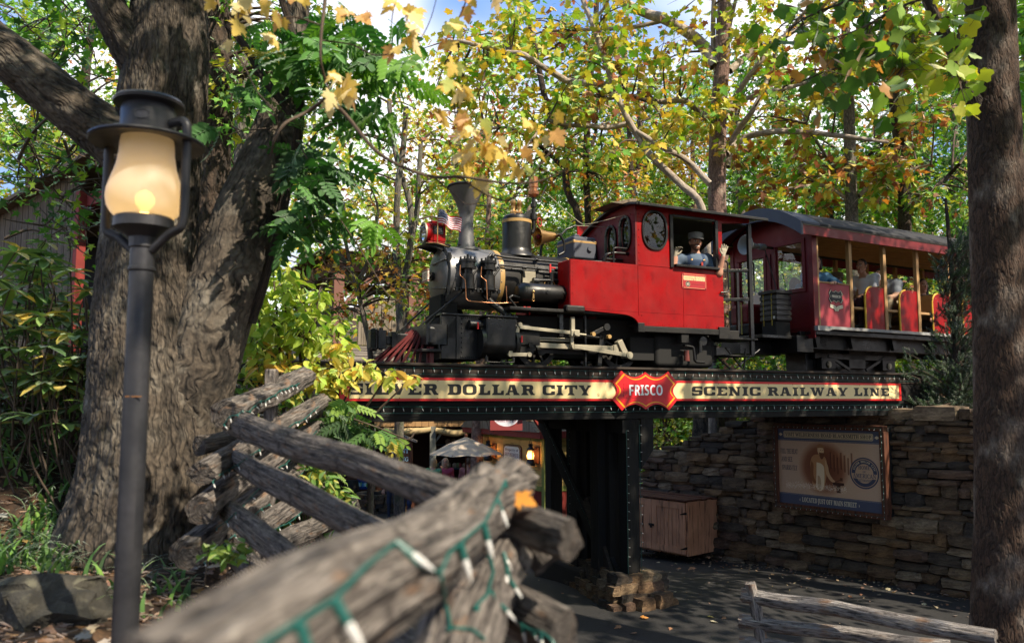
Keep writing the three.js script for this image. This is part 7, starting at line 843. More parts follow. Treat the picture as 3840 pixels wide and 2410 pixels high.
// ---------------------------------------------------------------- the big tree beside the lamp
{
  const Z = 5, g = (px, py, z = Z) => at(px, py, z), t = [g(330, 1330), g(340, 1250), g(356, 1100), g(362, 950), g(356, 800), g(350, 640), g(358, 500), g(366, 380), g(380, 260), g(392, 130), g(398, 0), g(402, -120)];
  const lim = [[[g(415, 1060, 4.98), g(462, 880, 4.98), g(505, 740, 5.0), g(546, 610, 5.05), g(590, 480, 5.1), g(632, 370, 5.15), g(662, 260, 5.2), g(690, 140, 5.25), g(700, 20, 5.3), g(705, -80, 5.3)], [.2, .24, .232, .222, .2, .175, .14, .1, .08, .07]], [[g(345, 390, 4.95), g(270, 330, 4.9), g(190, 270, 4.85), g(110, 205, 4.8), g(30, 140, 4.75), g(-60, 70, 4.7)], [.2, .17, .15, .145, .14, .13]], [[g(370, 190, 4.95), g(320, 130, 4.9), g(276, 60, 4.85), g(240, -10, 4.8), g(205, -80, 4.8)], [.17, .13, .11, .1, .09]]];
  const o = tree('big old tree with rough bark dividing into leaning limbs behind the lamp post', M.barkOak, t, [.56, .5, .44, .42, .415, .36, .32, .285, .26, .255, .22, .2], lim.map(([p, q]) => [p, q, M.barkOak]), [], { palette: MIX.green, seed: 3 });
  for (const c of [...o.children]) o.remove(c);
  part(o, 'trunk', limbGeo(t, [.46, .425, .4, .375, .33, .292, .275, .265, .257, .252, .22, .2], { rings: 460, rad: 170, bark: .014, lo: .1, seed: 3, flare: .12 }), M.barkOak, null, 0);
  lim.forEach(([p, q], i) => part(o, 'limb', limbGeo(p, q, { rings: 220, rad: 90, bark: i ? .01 : .006, lo: .12, seed: 5 + i }), M.barkOak, null, 0));
  const r = rng(77), items = [], spots = [[60, 60], [110, 40], [40, 130], [150, 110], [90, 170], [190, 60], [30, 20], [170, 30], [200, 170], [60, 200], [130, 220], [20, 90], [240, 30], [290, 10]], tw = [];
  const addSpray = (px, py, z, R, n, size) => { const c = at(px, py, z); for (let k = 0; k < 4; k++) { const e = c.clone().addScaledVector(r.dir(), R); tw.push(limbGeo([c, c.clone().lerp(e, .5).addScaledVector(r.dir(), R * .12), e], [.008, .005, .003], { rings: 4, rad: 5 })); } for (let i = 0; i < n; i++) { const v = c.clone().addScaledVector(r.dir(), R * Math.cbrt(r())); items.push({ m: leafM(r, v, size, .35), c: r.pick([0, 0, 1, 2, 3]) }); } };
  for (const [x, y] of spots) addSpray(x, y, r.r(7, 8.5), .55, 46, .12);
  for (let i = 0; i < 18; i++) addSpray(r.r(-30, 235), r.r(280, 560), r.r(5.4, 7), .3, 20, .085);
  for (const [a, b, c2] of [[[215, 290, 5.6], [120, 400, 5.9], [20, 480, 6]], [[150, 330, 5.6], [190, 440, 5.8], [225, 470, 5.8]], [[60, 440, 6], [150, 470, 6.1], [225, 500, 6]], [[10, 560, 6.3], [70, 540, 6.3], [130, 560, 6.3]], [[40, 380, 6], [70, 320, 5.8], [140, 250, 5.4]], [[80, 330, 8], [110, 150, 7.8], [200, 40, 7.6]], [[20, 200, 8], [90, 90, 8], [160, 10, 8]]]) tw.push(limbGeo([at(...a), at(...b), at(...c2)], [.014, .011, .006], { rings: 12, rad: 6 }));
  // crown above the frame, so that its shade falls on what stands below
  for (let i = 0; i < 200; i++) { const c = V(r.r(-4.4, 2.4), r.r(6.6, 9.6), r.r(-7, 3.5)); if (inView(c, 150) || closed(c, .55)) continue; for (let k = 0; k < 50; k++) { const v = c.clone().addScaledVector(r.dir(), .75 * Math.cbrt(r())); items.push({ m: leafM(r, v, .2, .35), c: r.pick([0, 0, 1, 2, 3]) }); } }
  part(o, 'branches', tw, M.twig, null, 0).userData.kind = 'stuff'; foliage(o, items, LEAF.star, MIX.green, 220);
}
// two trunks right behind it
tree('straight dark furrowed trunk between the big tree and its leaning limb', M.barkDark, [...down(at(475, 760, 8)), ...[[478, 720], [486, 600], [494, 480], [504, 330], [508, 180], [506, 60], [504, -80]].map((p) => at(...p, 8))], [.2, .19, .18, .17, .165, .16, .15, .14], [], [...cloud(81, at(560, 90, 8), 1.1, 1.0, .8, 26, .35, 46)], { palette: MIX.lime, leaf: LEAF.star, size: .1, seed: 83, parts: 60, bark: .02, rad: 60, rings: 160 });
tree('pale grey lichened trunk behind the leaning limb', M.barkGrey, [...down(at(556, 760, 10)), ...[[558, 700], [562, 560], [566, 420], [570, 280], [572, 120], [574, -60]].map((p) => at(...p, 10))], [.11, .105, .1, .095, .09, .085, .08], [], cloud(85, at(600, 330, 10), .9, 1.2, .8, 18, .35, 40), { palette: MIX.lime, leaf: LEAF.star, size: .1, seed: 87, parts: 40, bark: .008, rad: 24 });
{ // the big trunk at the right edge
  const Z = 6.2, t = [V(at(2350, 1500, Z).x, .0, -Z), at(2362, 1512, Z), at(2366, 1200, Z), at(2362, 900, Z), at(2352, 600, Z), at(2342, 350, Z), at(2334, 150, Z), at(2330, 0, Z), at(2326, -160, Z)], r = rng(91), o = thing('tree', 'thick brown ridged trunk filling the right edge of the view', 'tree', t[0]);
  part(o, 'trunk', limbGeo(t, [.26, .225, .212, .206, .2, .195, .19, .18, .17], { rings: 420, rad: 110, bark: .008, lo: .05, seed: 9 }), M.barkRight, null, 0);
  part(o, 'limb', limbGeo([at(2300, 250, Z - .05), at(2272, 200, Z - .1), at(2245, 124, Z - .1), at(2212, 62, Z - .15), at(2187, 12, Z - .2), at(2165, -50, Z - .2)], [.06, .055, .05, .045, .04, .035], { rings: 120, rad: 30, bark: .006, lo: .2, seed: 19 }), M.barkOak, null, 0);
  const items = []; for (let i = 0; i < 80; i++) { const c = V(r.r(1.8, 8.5), r.r(7.2, 11), r.r(-10, -2)); if (inView(c, 120) || closed(c, 1.0)) continue; for (let k = 0; k < 42; k++) { const v = c.clone().addScaledVector(r.dir(), .8 * Math.cbrt(r())); items.push({ m: leafM(r, v, .21, .35), c: r.pick([0, 1, 2, 3]) }); } }  // unseen crown clumps overhead, placed to shade what stands below
  for (let i = 0; i < 30; i++) { const c = at(r.r(2392, 2440), r.r(0, 700), r.r(7, 9)); for (let k = 0; k < 30; k++) items.push({ m: leafM(r, c.clone().addScaledVector(r.dir(), .35 * Math.cbrt(r())), .12, .35), c: r.pick([0, 1, 1, 3]) }); }
  foliage(o, items, LEAF.tulip, MIX.green, 30);
}
{ // tulip tree branch hanging in from the top right: every leaf near enough to be picked out
  const r = rng(93), Z = 5, o = thing('tulip_tree_branch', 'tulip tree branch with broad lime leaves hanging in from the top right', 'branch', at(2290, 20, Z)), tw = [], items = [];
  const st = [[[2310, 20], [2230, 40], [2150, 70], [2090, 110], [2030, 140], [1950, 165], [1880, 195]], [[2300, -20], [2200, -10], [2110, 20], [2040, 60], [1960, 90], [1900, 100]], [[2150, 70], [2140, 130], [2110, 180], [2080, 230]], [[2060, -30], [2000, 0], [1920, 30], [1850, 70]], [[2260, 60], [2250, 130], [2262, 210]]];
  for (const s of st) { const c = new THREE.CatmullRomCurve3(s.map((p, i) => at(...p, Z + r.g() * .25))); tw.push(limbGeo(c.getPoints(8), [.011, .008, .004], { rings: 20, rad: 6 })); const n = s.length * 12; for (let i = 0; i < n; i++) { const p = c.getPointAt(.08 + .92 * i / n), v = p.clone().addScaledVector(r.dir(), .07 + .16 * r()); v.y -= .04; tw.push(limbGeo([p, p.clone().lerp(v, .5), v], [.003, .002, .0016], { rings: 2, rad: 4 })); const px = px2(v)[0]; items.push({ m: leafM(r, v, .106, .75), c: px > 2120 ? r.pick([1, 1, 2, 2, 3]) : r.pick([0, 0, 0, 1, 4]) }); } }  // leaves to the right lighter: backlit glow put into their colour
  part(o, 'twigs', tw, M.twig, null, 0); foliage(o, items, LEAF.tulip, [[.07, .2, .015], [.3, .5, .03], [.5, .6, .03], [.66, .64, .03], [.6, .28, .04]].map((c) => [...c, .62]), 300);
}
{ // yellow maple branch hanging across the middle: blurred, close, every leaf a part
  const r = rng(95), o = thing('maple_branch', 'yellow autumn maple branch hanging across the middle of the view', 'branch', at(764, -60, 3.3)), tw = [], items = [], Z = 3.3, q = (l, dz = 0) => l.map((p, i) => at(...p, Z + dz + .05 * Math.sin(i * 1.7)));
  const st = [[[764, -80], [764, 0], [757, 61], [754, 142], [764, 183], [772, 206], [764, 233]], [[764, 233], [720, 264], [669, 291], [645, 332], [635, 372]], [[771, 233], [811, 267], [845, 311], [889, 359], [940, 389], [1014, 416], [1082, 415], [1150, 425], [1251, 431], [1325, 402]], [[757, 95], [828, 105], [879, 129], [926, 125], [980, 102], [1014, 41], [1030, -20]], [[1068, 240], [1074, 300], [1082, 338], [1092, 409]], [[530, 88], [571, 152], [608, 220], [642, 257], [655, 294]], [[757, 60], [690, 40], [620, 45], [560, 30], [520, -10]], [[560, 30], [556, 90], [540, 110]], [[940, -30], [926, 20], [920, 60]], [[1110, -30], [1080, 40], [1060, 70]], [[1082, 415], [1130, 450], [1200, 470], [1260, 400], [1330, 310]], [[1020, 416], [1060, 450], [1100, 480], [1150, 470]]];
  st.forEach((s, i) => { const th = i < 3 ? .009 : .004; tw.push(limbGeo(new THREE.CatmullRomCurve3(q(s, i === 5 ? .3 : 0)).getPoints(12), [th, th * .75, th * .4], { rings: 36, rad: 7 })); });
  const put = (px, py, n, sp, s, pick) => { for (let i = 0; i < n; i++) { const v = at(px + r.g() * sp * 1.3, py + r.g() * sp * 1.1 - (py > 150 ? 42 : 26), Z + r.g() * .16); items.push({ m: leafM(r, v, s, .85), c: r.pick(pick) }); } };
  const Y = [0, 0, 1, 2, 3], Gr = [0, 4, 4, 2]; for (const [x, y, n, sp, pick] of [[575, 30, 7, 22, Y], [560, 75, 5, 18, Y], [610, 25, 4, 20, Y], [650, 70, 3, 12, Y], [500, 30, 3, 14, Y], [535, 130, 3, 12, Y], [640, 115, 2, 8, Y], [690, 10, 3, 16, Y], [810, 50, 3, 12, Y], [855, 55, 4, 20, Y], [925, 30, 3, 12, Y], [960, 50, 6, 20, Y], [980, 85, 4, 14, Y], [970, 115, 3, 10, Y], [1055, 75, 3, 14, [4, 0, 4]], [1110, 20, 4, 20, Y], [1100, 45, 2, 10, Y], [1180, 10, 3, 18, Y], [925, 160, 4, 14, Y], [780, 215, 3, 12, Y], [815, 230, 4, 16, Y], [820, 255, 3, 12, Y], [785, 262, 3, 10, Y], [1068, 200, 3, 12, Gr], [1060, 235, 3, 12, Gr], [1095, 258, 4, 14, Y], [1030, 300, 3, 12, Y], [1090, 310, 5, 16, Y], [1105, 335, 5, 16, Y], [1080, 355, 4, 14, Y], [1130, 325, 3, 12, Gr], [1160, 370, 4, 16, Y], [1120, 380, 5, 20, Y], [1180, 400, 4, 14, Y], [1200, 425, 4, 14, Y], [1130, 458, 2, 6, Y], [1230, 440, 3, 10, Gr], [1090, 400, 5, 18, Y], [1250, 380, 4, 20, Y], [1300, 350, 4, 18, Y], [1320, 300, 2, 10, Y], [1050, 130, 2, 10, Y], [1250, 330, 2, 10, Y]]) put(x, y, Math.max(1, Math.round(n * .85)), sp, .078, pick);
  part(o, 'twigs', tw, M.twig, null, 0); foliage(o, items, LEAF.maple, [[.72, .52, .1], [.75, .62, .28], [.7, .48, .06], [.66, .36, .1], [.5, .56, .14]], 300);
}
{ // vine with feathered green leaves on the leaning limb
  const r = rng(97), o = thing('climbing_vine', 'climbing vine with feathered green leaves hanging from the leaning limb', 'vine', at(690, 390, 4.85)), items = [], Z = 4.8;
  part(o, 'stem', [limbGeo(pts([[534, 60, Z], [571, 102, Z], [601, 152, Z], [629, 196, Z], [672, 250, Z], [700, 298, Z]]), [.02, .024, .026, .024], { rings: 50, rad: 10, bark: .004, lo: .2 }), limbGeo(pts([[640, -60, 5], [676, 40, 5], [700, 150, 5], [706, 260, 5], [700, 330, 5.0], [682, 420, 5.05], [662, 500, 5.05], [640, 590, 5.05], [615, 680, 5.0], [590, 760, 5]]), [.02, .028, .03, .032, .03], { rings: 90, rad: 10, bark: .005, lo: .25 })], M.barkDark, null, 0);
  const tend = []; for (const l of [[[700, 330], [740, 410], [770, 470], [830, 560], [880, 640], [920, 700], [1000, 730]], [[640, 300], [560, 310], [530, 320]], [[690, 200], [660, 150], [640, 60]], [[720, 340], [760, 300], [840, 280], [900, 250]], [[655, 294], [640, 340], [650, 400]], [[700, 560], [740, 520], [790, 500]]]) tend.push(limbGeo(new THREE.CatmullRomCurve3(l.map((p) => at(...p, Z - .1))).getPoints(10), [.005, .004, .0025], { rings: 24, rad: 5 })); part(o, 'tendrils', tend, M.twig, null, 0);
  const put = (px, py, n, sx, sy, pick, s = .78) => { for (let i = 0; i < n; i++) items.push({ m: leafM(r, at(px + r.g() * sx, py + r.g() * sy, Z + r.g() * .35), s, .55), c: r.pick(pick) }); };
  put(720, 120, 34, 60, 60, [0, 1, 1, 2]); put(830, 120, 30, 70, 55, [0, 1, 2, 2]); put(930, 150, 22, 50, 60, [1, 2, 2]); put(800, 230, 24, 70, 40, [0, 1, 1]); put(900, 260, 14, 50, 40, [0, 1, 2]); put(710, 350, 16, 26, 34, [0, 0, 3], .85); put(770, 400, 20, 44, 50, [0, 0, 1], .8); put(720, 450, 14, 34, 40, [0, 3, 1]); put(690, 530, 16, 26, 44, [0, 3, 1], .7); put(600, 200, 10, 50, 40, [1, 2, 0], .65); put(520, 300, 5, 18, 14, [0, 0], .7); put(760, 500, 8, 20, 30, [0, 1], .7); put(630, 130, 6, 16, 24, [4, 4], .55); put(880, 520, 5, 30, 20, [2, 2], .6); put(840, 40, 22, 110, 24, [0, 1, 2]); put(620, 60, 10, 50, 30, [0, 1]);
  foliage(o, items, LEAF.pinnate, [[.03, .14, .014], [.07, .25, .02], [.16, .38, .025], [.016, .08, .01], [.5, .42, .04]], 260);
}
{ // the bright bush beside the bridge, and the sprays over the name board
  const r = rng(99), o = thing('bush', 'bright yellow green bush beside the left end of the bridge', 'bush', at(680, 1000, 6)), items = [], tw = [], root = V(at(660, 1060, 6).x, 1.5, -6.3);
  const blobs = [[640, 620, 30, 40], [670, 680, 50, 40], [720, 730, 60, 40], [650, 760, 60, 50], [720, 800, 80, 40], [790, 820, 60, 34], [640, 840, 60, 40], [850, 870, 50, 22], [740, 870, 70, 26], [910, 885, 44, 18], [600, 700, 24, 50], [690, 640, 24, 26], [610, 870, 40, 34], [750, 690, 24, 24], [800, 760, 24, 22], [965, 892, 24, 14], [600, 800, 30, 50], [700, 900, 60, 30], [780, 900, 50, 26]];
  for (const [x, y, sx, sy] of blobs) { const n = Math.round(sx * sy / 22), c = at(x, y, 6.1), m = root.clone().lerp(c, .55).add(V(r.g() * .1, .12, 0)); tw.push(limbGeo([root, m, c], [.02, .014, .006], { rings: 12, rad: 6 })); for (let i = 0; i < n; i++) { const v = at(x + r.g() * sx, y + r.g() * sy, 6.1 + r.g() * .45 + (y > 840 ? -.2 : 0)); items.push({ m: leafM(r, v, .1, .45), c: y > 810 ? r.pick([0, 1, 1, 2, 2, 3]) : r.pick([0, 0, 0, 1, 1, 4]) }); if (i % 5 === 0) tw.push(limbGeo([c, c.clone().lerp(v, .6).add(V(0, .03, 0)), v], [.005, .004, .002], { rings: 3, rad: 4 })); } }
  part(o, 'stems', tw, M.twig, null, 0).userData.kind = 'stuff'; foliage(o, items, LEAF.oval.clone().scale(1.15, 1, 1), [[.38, .55, .04], [.52, .6, .06], [.7, .58, .07], [.75, .45, .05], [.2, .4, .03]], 300);
  const v2 = thing('trailing_vine', 'trailing vine with feathered leaves under the left end of the bridge', 'vine', at(770, 1000, 5.6)), it = []; part(v2, 'stem', [tube(pts([[745, 960, 5.6], [830, 985, 5.6], [900, 1010, 5.5], [960, 1035, 5.4], [975, 1018, 5.4]]), .006, 30, 6), tube(pts([[760, 960, 5.7], [780, 1030, 5.7], [800, 1080, 5.6]]), .005, 20, 6)], M.twig, null, 0);
  const put = (x, y, n, sx, sy, s, pk) => { for (let i = 0; i < n; i++) it.push({ m: leafM(r, at(x + r.g() * sx, y + r.g() * sy, 5.6 + r.g() * .3), s, .6), c: r.pick(pk) }); }; put(790, 990, 26, 40, 26, .62, [0, 1, 1]); put(860, 1015, 18, 36, 20, .55, [0, 1, 2]); put(930, 1035, 10, 24, 14, .45, [1, 2, 3]); put(770, 1060, 12, 30, 26, .5, [1, 2, 2]); put(780, 1150, 12, 26, 40, .4, [2, 2, 1]); put(820, 950, 12, 26, 16, .5, [2, 1, 2]);
  foliage(v2, it, LEAF.pinnate, [[.03, .1, .015], [.07, .2, .02], [.2, .34, .03], [.5, .42, .05]], 90);
  // low bright plants behind and under the fence
  const low = thing('low_shrub', 'low bright green shrub behind the zigzag fence', 'shrub', at(720, 1130, 5.4)), li = []; for (let i = 0; i < 420; i++) { const [x, y, z] = r.pick([[690, 950, 5.6], [730, 1100, 5.4], [760, 1130, 5.4], [640, 1000, 5.6], [560, 920, 5.8], [790, 1180, 5.4]]); li.push({ m: leafM(r, at(x + r.g() * 50, y + r.g() * 44, z + r.g() * .3), .085, .4), c: r.pick([0, 1, 1, 2]) }); } part(low, 'stems', [[690, 950], [730, 1100], [640, 1000], [790, 1180]].map(([x, y]) => limbGeo([at(720, 1260, 5.4), at(x, y + 60, 5.4), at(x, y, 5.5)], [.01, .008, .004], { rings: 8, rad: 5 })), M.twig, null, 0); foliage(low, li, LEAF.oval, [[.2, .33, .03], [.1, .24, .02], [.4, .4, .04]], 140);
  const f2 = thing('seedling', 'small lime leaved seedlings at the foot of the fence corner', 'plant', at(530, 1330, 3.6)), fi = []; for (let i = 0; i < 90; i++) fi.push({ m: leafM(r, at(530 + r.g() * 60, 1320 + r.g() * 26 - 20, 3.6 + r.g() * .15), .06, .2), c: r.pick([0, 1]) }); part(f2, 'stems', [480, 530, 580].map((x) => rod(at(x, 1380, 3.6), at(x + 8, 1310, 3.6), .003)), M.twig); foliage(f2, fi, LEAF.oval, [[.14, .3, .02], [.25, .36, .03]], 80);
}
{ // rhododendron, grasses, cedar, small maples
  const r = rng(101), o = thing('rhododendron', 'rhododendron with long glossy leaves left of the big tree', 'shrub', V(at(110, 900, 6).x, H(at(110, 900, 6).x, -6), -6)), items = [], tw = [], b = o.position.clone();
  for (let i = 0; i < 150; i++) { const c = at(r.r(-20, 238), 570 + 430 * Math.pow(r(), .8), r.r(4.9, 6.4)), m = c.clone().add(V(r.g() * .12, -.25, r.g() * .1)); tw.push(limbGeo([c.clone().add(V(r.g() * .25, -.6, -.1)), m, c], [.008, .006, .004], { rings: 6, rad: 5 })); const n = 7 + Math.floor(r() * 4); for (let k = 0; k < n; k++) { const a = k / n * 6.28 + r(), d = V(Math.cos(a), r.r(-.35, .45), Math.sin(a)).normalize(), up = V(0, 1, 0), x = up.clone().cross(d).normalize(), y = d.clone().cross(x), s = .165 * r.r(.75, 1.2); items.push({ m: M4().makeBasis(x.multiplyScalar(s * 1.3), y.multiplyScalar(s), d.multiplyScalar(s)).setPosition(c), c: r.pick([0, 0, 1, 1, 2, 3]) }); } }
  part(o, 'stems', tw, M.twig, null, 0).userData.kind = 'stuff'; const gm = [[.12, .26, .04], [.28, .44, .08], [.06, .16, .03], [.6, .46, .06]]; foliage(o, items, LEAF.long, gm, 300, 'leaf', 'leaves', gm.map((c) => phy({ color: C(...c), transmission: .3, thickness: 0, roughness: .8, clearcoat: .5, clearcoatRoughness: .3, side: THREE.DoubleSide })));
  const cap = thing('fallen_branch', 'bare pale twigs low in front of the rhododendron', 'branch', at(200, 950, 5.3)); part(cap, 'twigs', [[[60, 950], [130, 930], [210, 880], [225, 800]], [[130, 940], [180, 900], [205, 820], [200, 700]], [[20, 945], [80, 940], [140, 955]]].map((l) => tube(l.map((p) => at(...p, 5.3)), .009, 30, 6)), M.twig, null, 0);
  // grass blades
  const gb = new THREE.BufferGeometry(); { const p = [], n = 6; for (let i = 0; i < n; i++) for (const s of [-1, 1]) { const t = i / (n - 1); p.push(s * .03 * (1 - t) * (1 - .3 * t), t - .5 * t * t * t, .9 * t * t); } const idx = []; for (let i = 0; i < n - 1; i++) idx.push(i * 2, i * 2 + 1, i * 2 + 2, i * 2 + 1, i * 2 + 3, i * 2 + 2); gb.setAttribute('position', new THREE.Float32BufferAttribute(p, 3)); gb.setIndex(idx); gb.computeVertexNormals(); gb.setAttribute('uv', new THREE.Float32BufferAttribute(new Float32Array(n * 4), 2)); }
  const gi = [], blade = (x, z, h) => { const a = r() * 6.28; gi.push({ m: M4().makeRotationY(a).scale(V(.55, h, h)).setPosition(x, H(x, z) - .02, z), c: r.pick([0, 0, 1, 2]) }); };
  for (let i = 0; i < 800; i++) { const c = at(r.r(-60, 240), 1150, r.r(4.4, 6.4)), n = perlin.noise(c.x * 2, 3, c.z * 2); if (n > -.1) blade(c.x + r.g() * .1, c.z + r.g() * .1, r.r(.14, .36)); } for (let i = 0; i < 60; i++) { const c = at(r.r(240, 460), 1300, r.r(3.6, 4.6)); blade(c.x, c.z, r.r(.1, .24)); } for (let i = 0; i < 500; i++) { const c = at(r.r(620, 830), 1150, r.r(5, 7)); blade(c.x, c.z, r.r(.12, .3)); }
  const tmp = new THREE.Group(), gim = foliage(tmp, gi, gb, [[.09, .24, .035], [.2, .4, .05], [.04, .12, .02]]); tmp.remove(gim); gim.name = 'grass'; tag(gim, 'long green grass left of the big tree and under the fence', 'grass', null, 'stuff'); scene.add(gim);
  // red cedar in front of the coach end
  const cb = at(2255, 1010, 11.7), ced = thing('cedar_tree', 'dark feathery cedar in front of the coach end beside the right trunk', 'tree', V(cb.x, H(cb.x, cb.z), cb.z)), sp = [], need = []; for (let i = 0; i < 26; i++) { const t = i / 26, a = i * 2.4, d = V(Math.cos(a) * .3, .25, Math.sin(a) * .3).normalize(); need.push(rod(V(0, t * .9, 0), V(0, t * .9, 0).addScaledVector(d, .28 * (1 - t * .6)), .03, 3, .008).translate(0, 0, 0)); } const sprig = merge([rod(V(0, 0, 0), V(0, 1, 0), .012, 4, .004), ...need]).rotateX(PI / 2); sprig.computeBoundingSphere();
  part(ced, 'trunk', limbGeo([V(cb.x, H(cb.x, cb.z) - .2, cb.z), V(cb.x + .05, 3.8, cb.z), V(cb.x, 5.6, cb.z)], [.07, .05, .02], { rings: 20, rad: 8 }), M.barkDark, null, 0); const br2 = [], ci = []; const env = (px, py) => { const top = [[2075, 640], [2110, 610], [2150, 580], [2190, 545], [2230, 520], [2300, 500]]; return true; };
  for (let i = 0; i < 150; i++) { const py = 530 + 460 * Math.pow(r(), .75), left = py < 600 ? 2235 - (py - 530) * .4 : py < 800 ? 2195 : 2125, px = left + (2330 - left) * Math.pow(r(), .7), e = at(px, py, 11.7 + r.g() * .5), s = V(cb.x + r.g() * .2, Math.max(e.y - r.r(.2, .5), 2.5), cb.z); br2.push(limbGeo([s, s.clone().lerp(e, .5).add(V(0, .05, 0)), e], [.01, .007, .003], { rings: 5, rad: 4 })); for (let k = 0; k < 13; k++) { const t = .35 + .65 * r(), p = s.clone().lerp(e, t).addScaledVector(r.dir(), .07), d = e.clone().sub(s).normalize().addScaledVector(r.dir(), .8).add(V(0, .15, 0)).normalize(), x = V(0, 1, 0).cross(d).normalize(), y = d.clone().cross(x), q = r.r(.1, .2); ci.push({ m: M4().makeBasis(x.multiplyScalar(q), y.multiplyScalar(q), d.multiplyScalar(q)).setPosition(p), c: r.pick([0, 0, 1, 2]) }); } }
  part(ced, 'branches', br2, M.twig, null, 0).userData.kind = 'stuff'; foliage(ced, ci, sprig, [[.02, .085, .012], [.05, .15, .018], [.01, .04, .007]]);
  // small maples seen under the bridge
  for (const [px, py, Z, label] of [[1560, 1020, 19, 'young green maple seen under the bridge above the stone wall'], [1640, 1000, 22, 'second young maple farther behind under the bridge']]) { const c = at(px, py, Z), y = H(c.x, c.z); tree(label, M.barkDark, [V(c.x, y - .1, c.z), V(c.x + .1, y + .8, c.z), V(c.x, y + 2, c.z)], [.05, .04, .02], [], cloud(px, V(c.x, c.y + .35, c.z), 1.0, .7, .7, 26, .3, 46), { palette: [BRT, LIME, GRN, YGR], leaf: LEAF.maple, size: .14, seed: px, parts: 0, rings: 14, rad: 8 }); }
  { const c = at(1668, 1000, 15.5); tree('rough trunk standing behind the top of the stone wall under the bridge', M.barkOak, [V(c.x, H(c.x, c.z) - .2, c.z), V(c.x, 3, c.z), V(c.x + .1, 6, c.z)], [.3, .24, .2], [], [], { palette: MIX.green, seed: 5, rings: 40, rad: 30, bark: .012, flare: .3 }); }
  // unseen trees added beyond the frame, for shade and less sky light
  for (const [x, z, h, lab] of [[8.4, -7.6, 13, 'added shade tree out of view right of the coach'], [12, -13, 12, 'added shade tree out of view behind the wall'], [-8, 5, 11, 'added shade tree out of view behind on the left'], [8, 1, 11, 'added shade tree out of view right of the camera'], [2, 8, 12, 'added shade tree out of view behind the camera'], [-3, 12, 12, 'second added shade tree out of view behind the camera']]) { const y = H(x, z); tree(lab, M.barkGrey, [V(x, y - .2, z), V(x + .2, y + h * .5, z), V(x, y + h, z)], [.25, .2, .1], [], cloud(Math.round(x * 10 + z), V(x, y + h * .72, z), 3.6, h * .32, 3.8, z > -2 ? 95 : 40, .95, 62).filter((q) => !inView(q[0], 100) && !closed(q[0], 1.1)), { palette: MIX.autumn, leaf: LEAF.star, size: .2, seed: Math.round(20 + x), rings: 14, rad: 9 }); }
}
// ---------------------------------------------------------------- split rail fences
const railGeo = (a, b, r0, r1, seed, flat = .8, rings = 60, rad = 26) => { const L = a.distanceTo(b), n = 6, p = [], rr = rng(seed), q = []; for (let i = 0; i < n; i++) { p.push(a.clone().lerp(b, i / (n - 1)).add(V(rr.g() * .012, rr.g() * .014, rr.g() * .012))); q.push(lerp(r0, r1, i / (n - 1)) * rr.r(.92, 1.08)); }
  const g = limbGeo(p, q, { rings, rad, lo: .32, seed, cap: true, flat }); const P_ = g.attributes.position, d = b.clone().sub(a).normalize(); const v = V(0, 0, 0), c = V(0, 0, 0); for (let i = 0; i < P_.count; i++) { v.fromBufferAttribute(P_, i); const t = v.clone().sub(a).dot(d); c.copy(a).addScaledVector(d, t); const o = v.clone().sub(c), ang = Math.atan2(o.y, o.x * .7 + o.z * .7), k = perlin.noise(ang * 3.2 + seed, t * .8, 3) * .16 + perlin.noise(ang * 9 + seed, t * 1.6, 7) * .07; o.multiplyScalar(1 + k); const e = (t < .05 || t > L - .05) ? .014 * perlin.noise(v.x * 40, v.y * 40, v.z * 40) : 0; P_.setXYZ(i, c.x + o.x + d.x * e, c.y + o.y + d.y * e, c.z + o.z + d.z * e); } g.computeVertexNormals(); return toCreasedNormals(g, .7); };
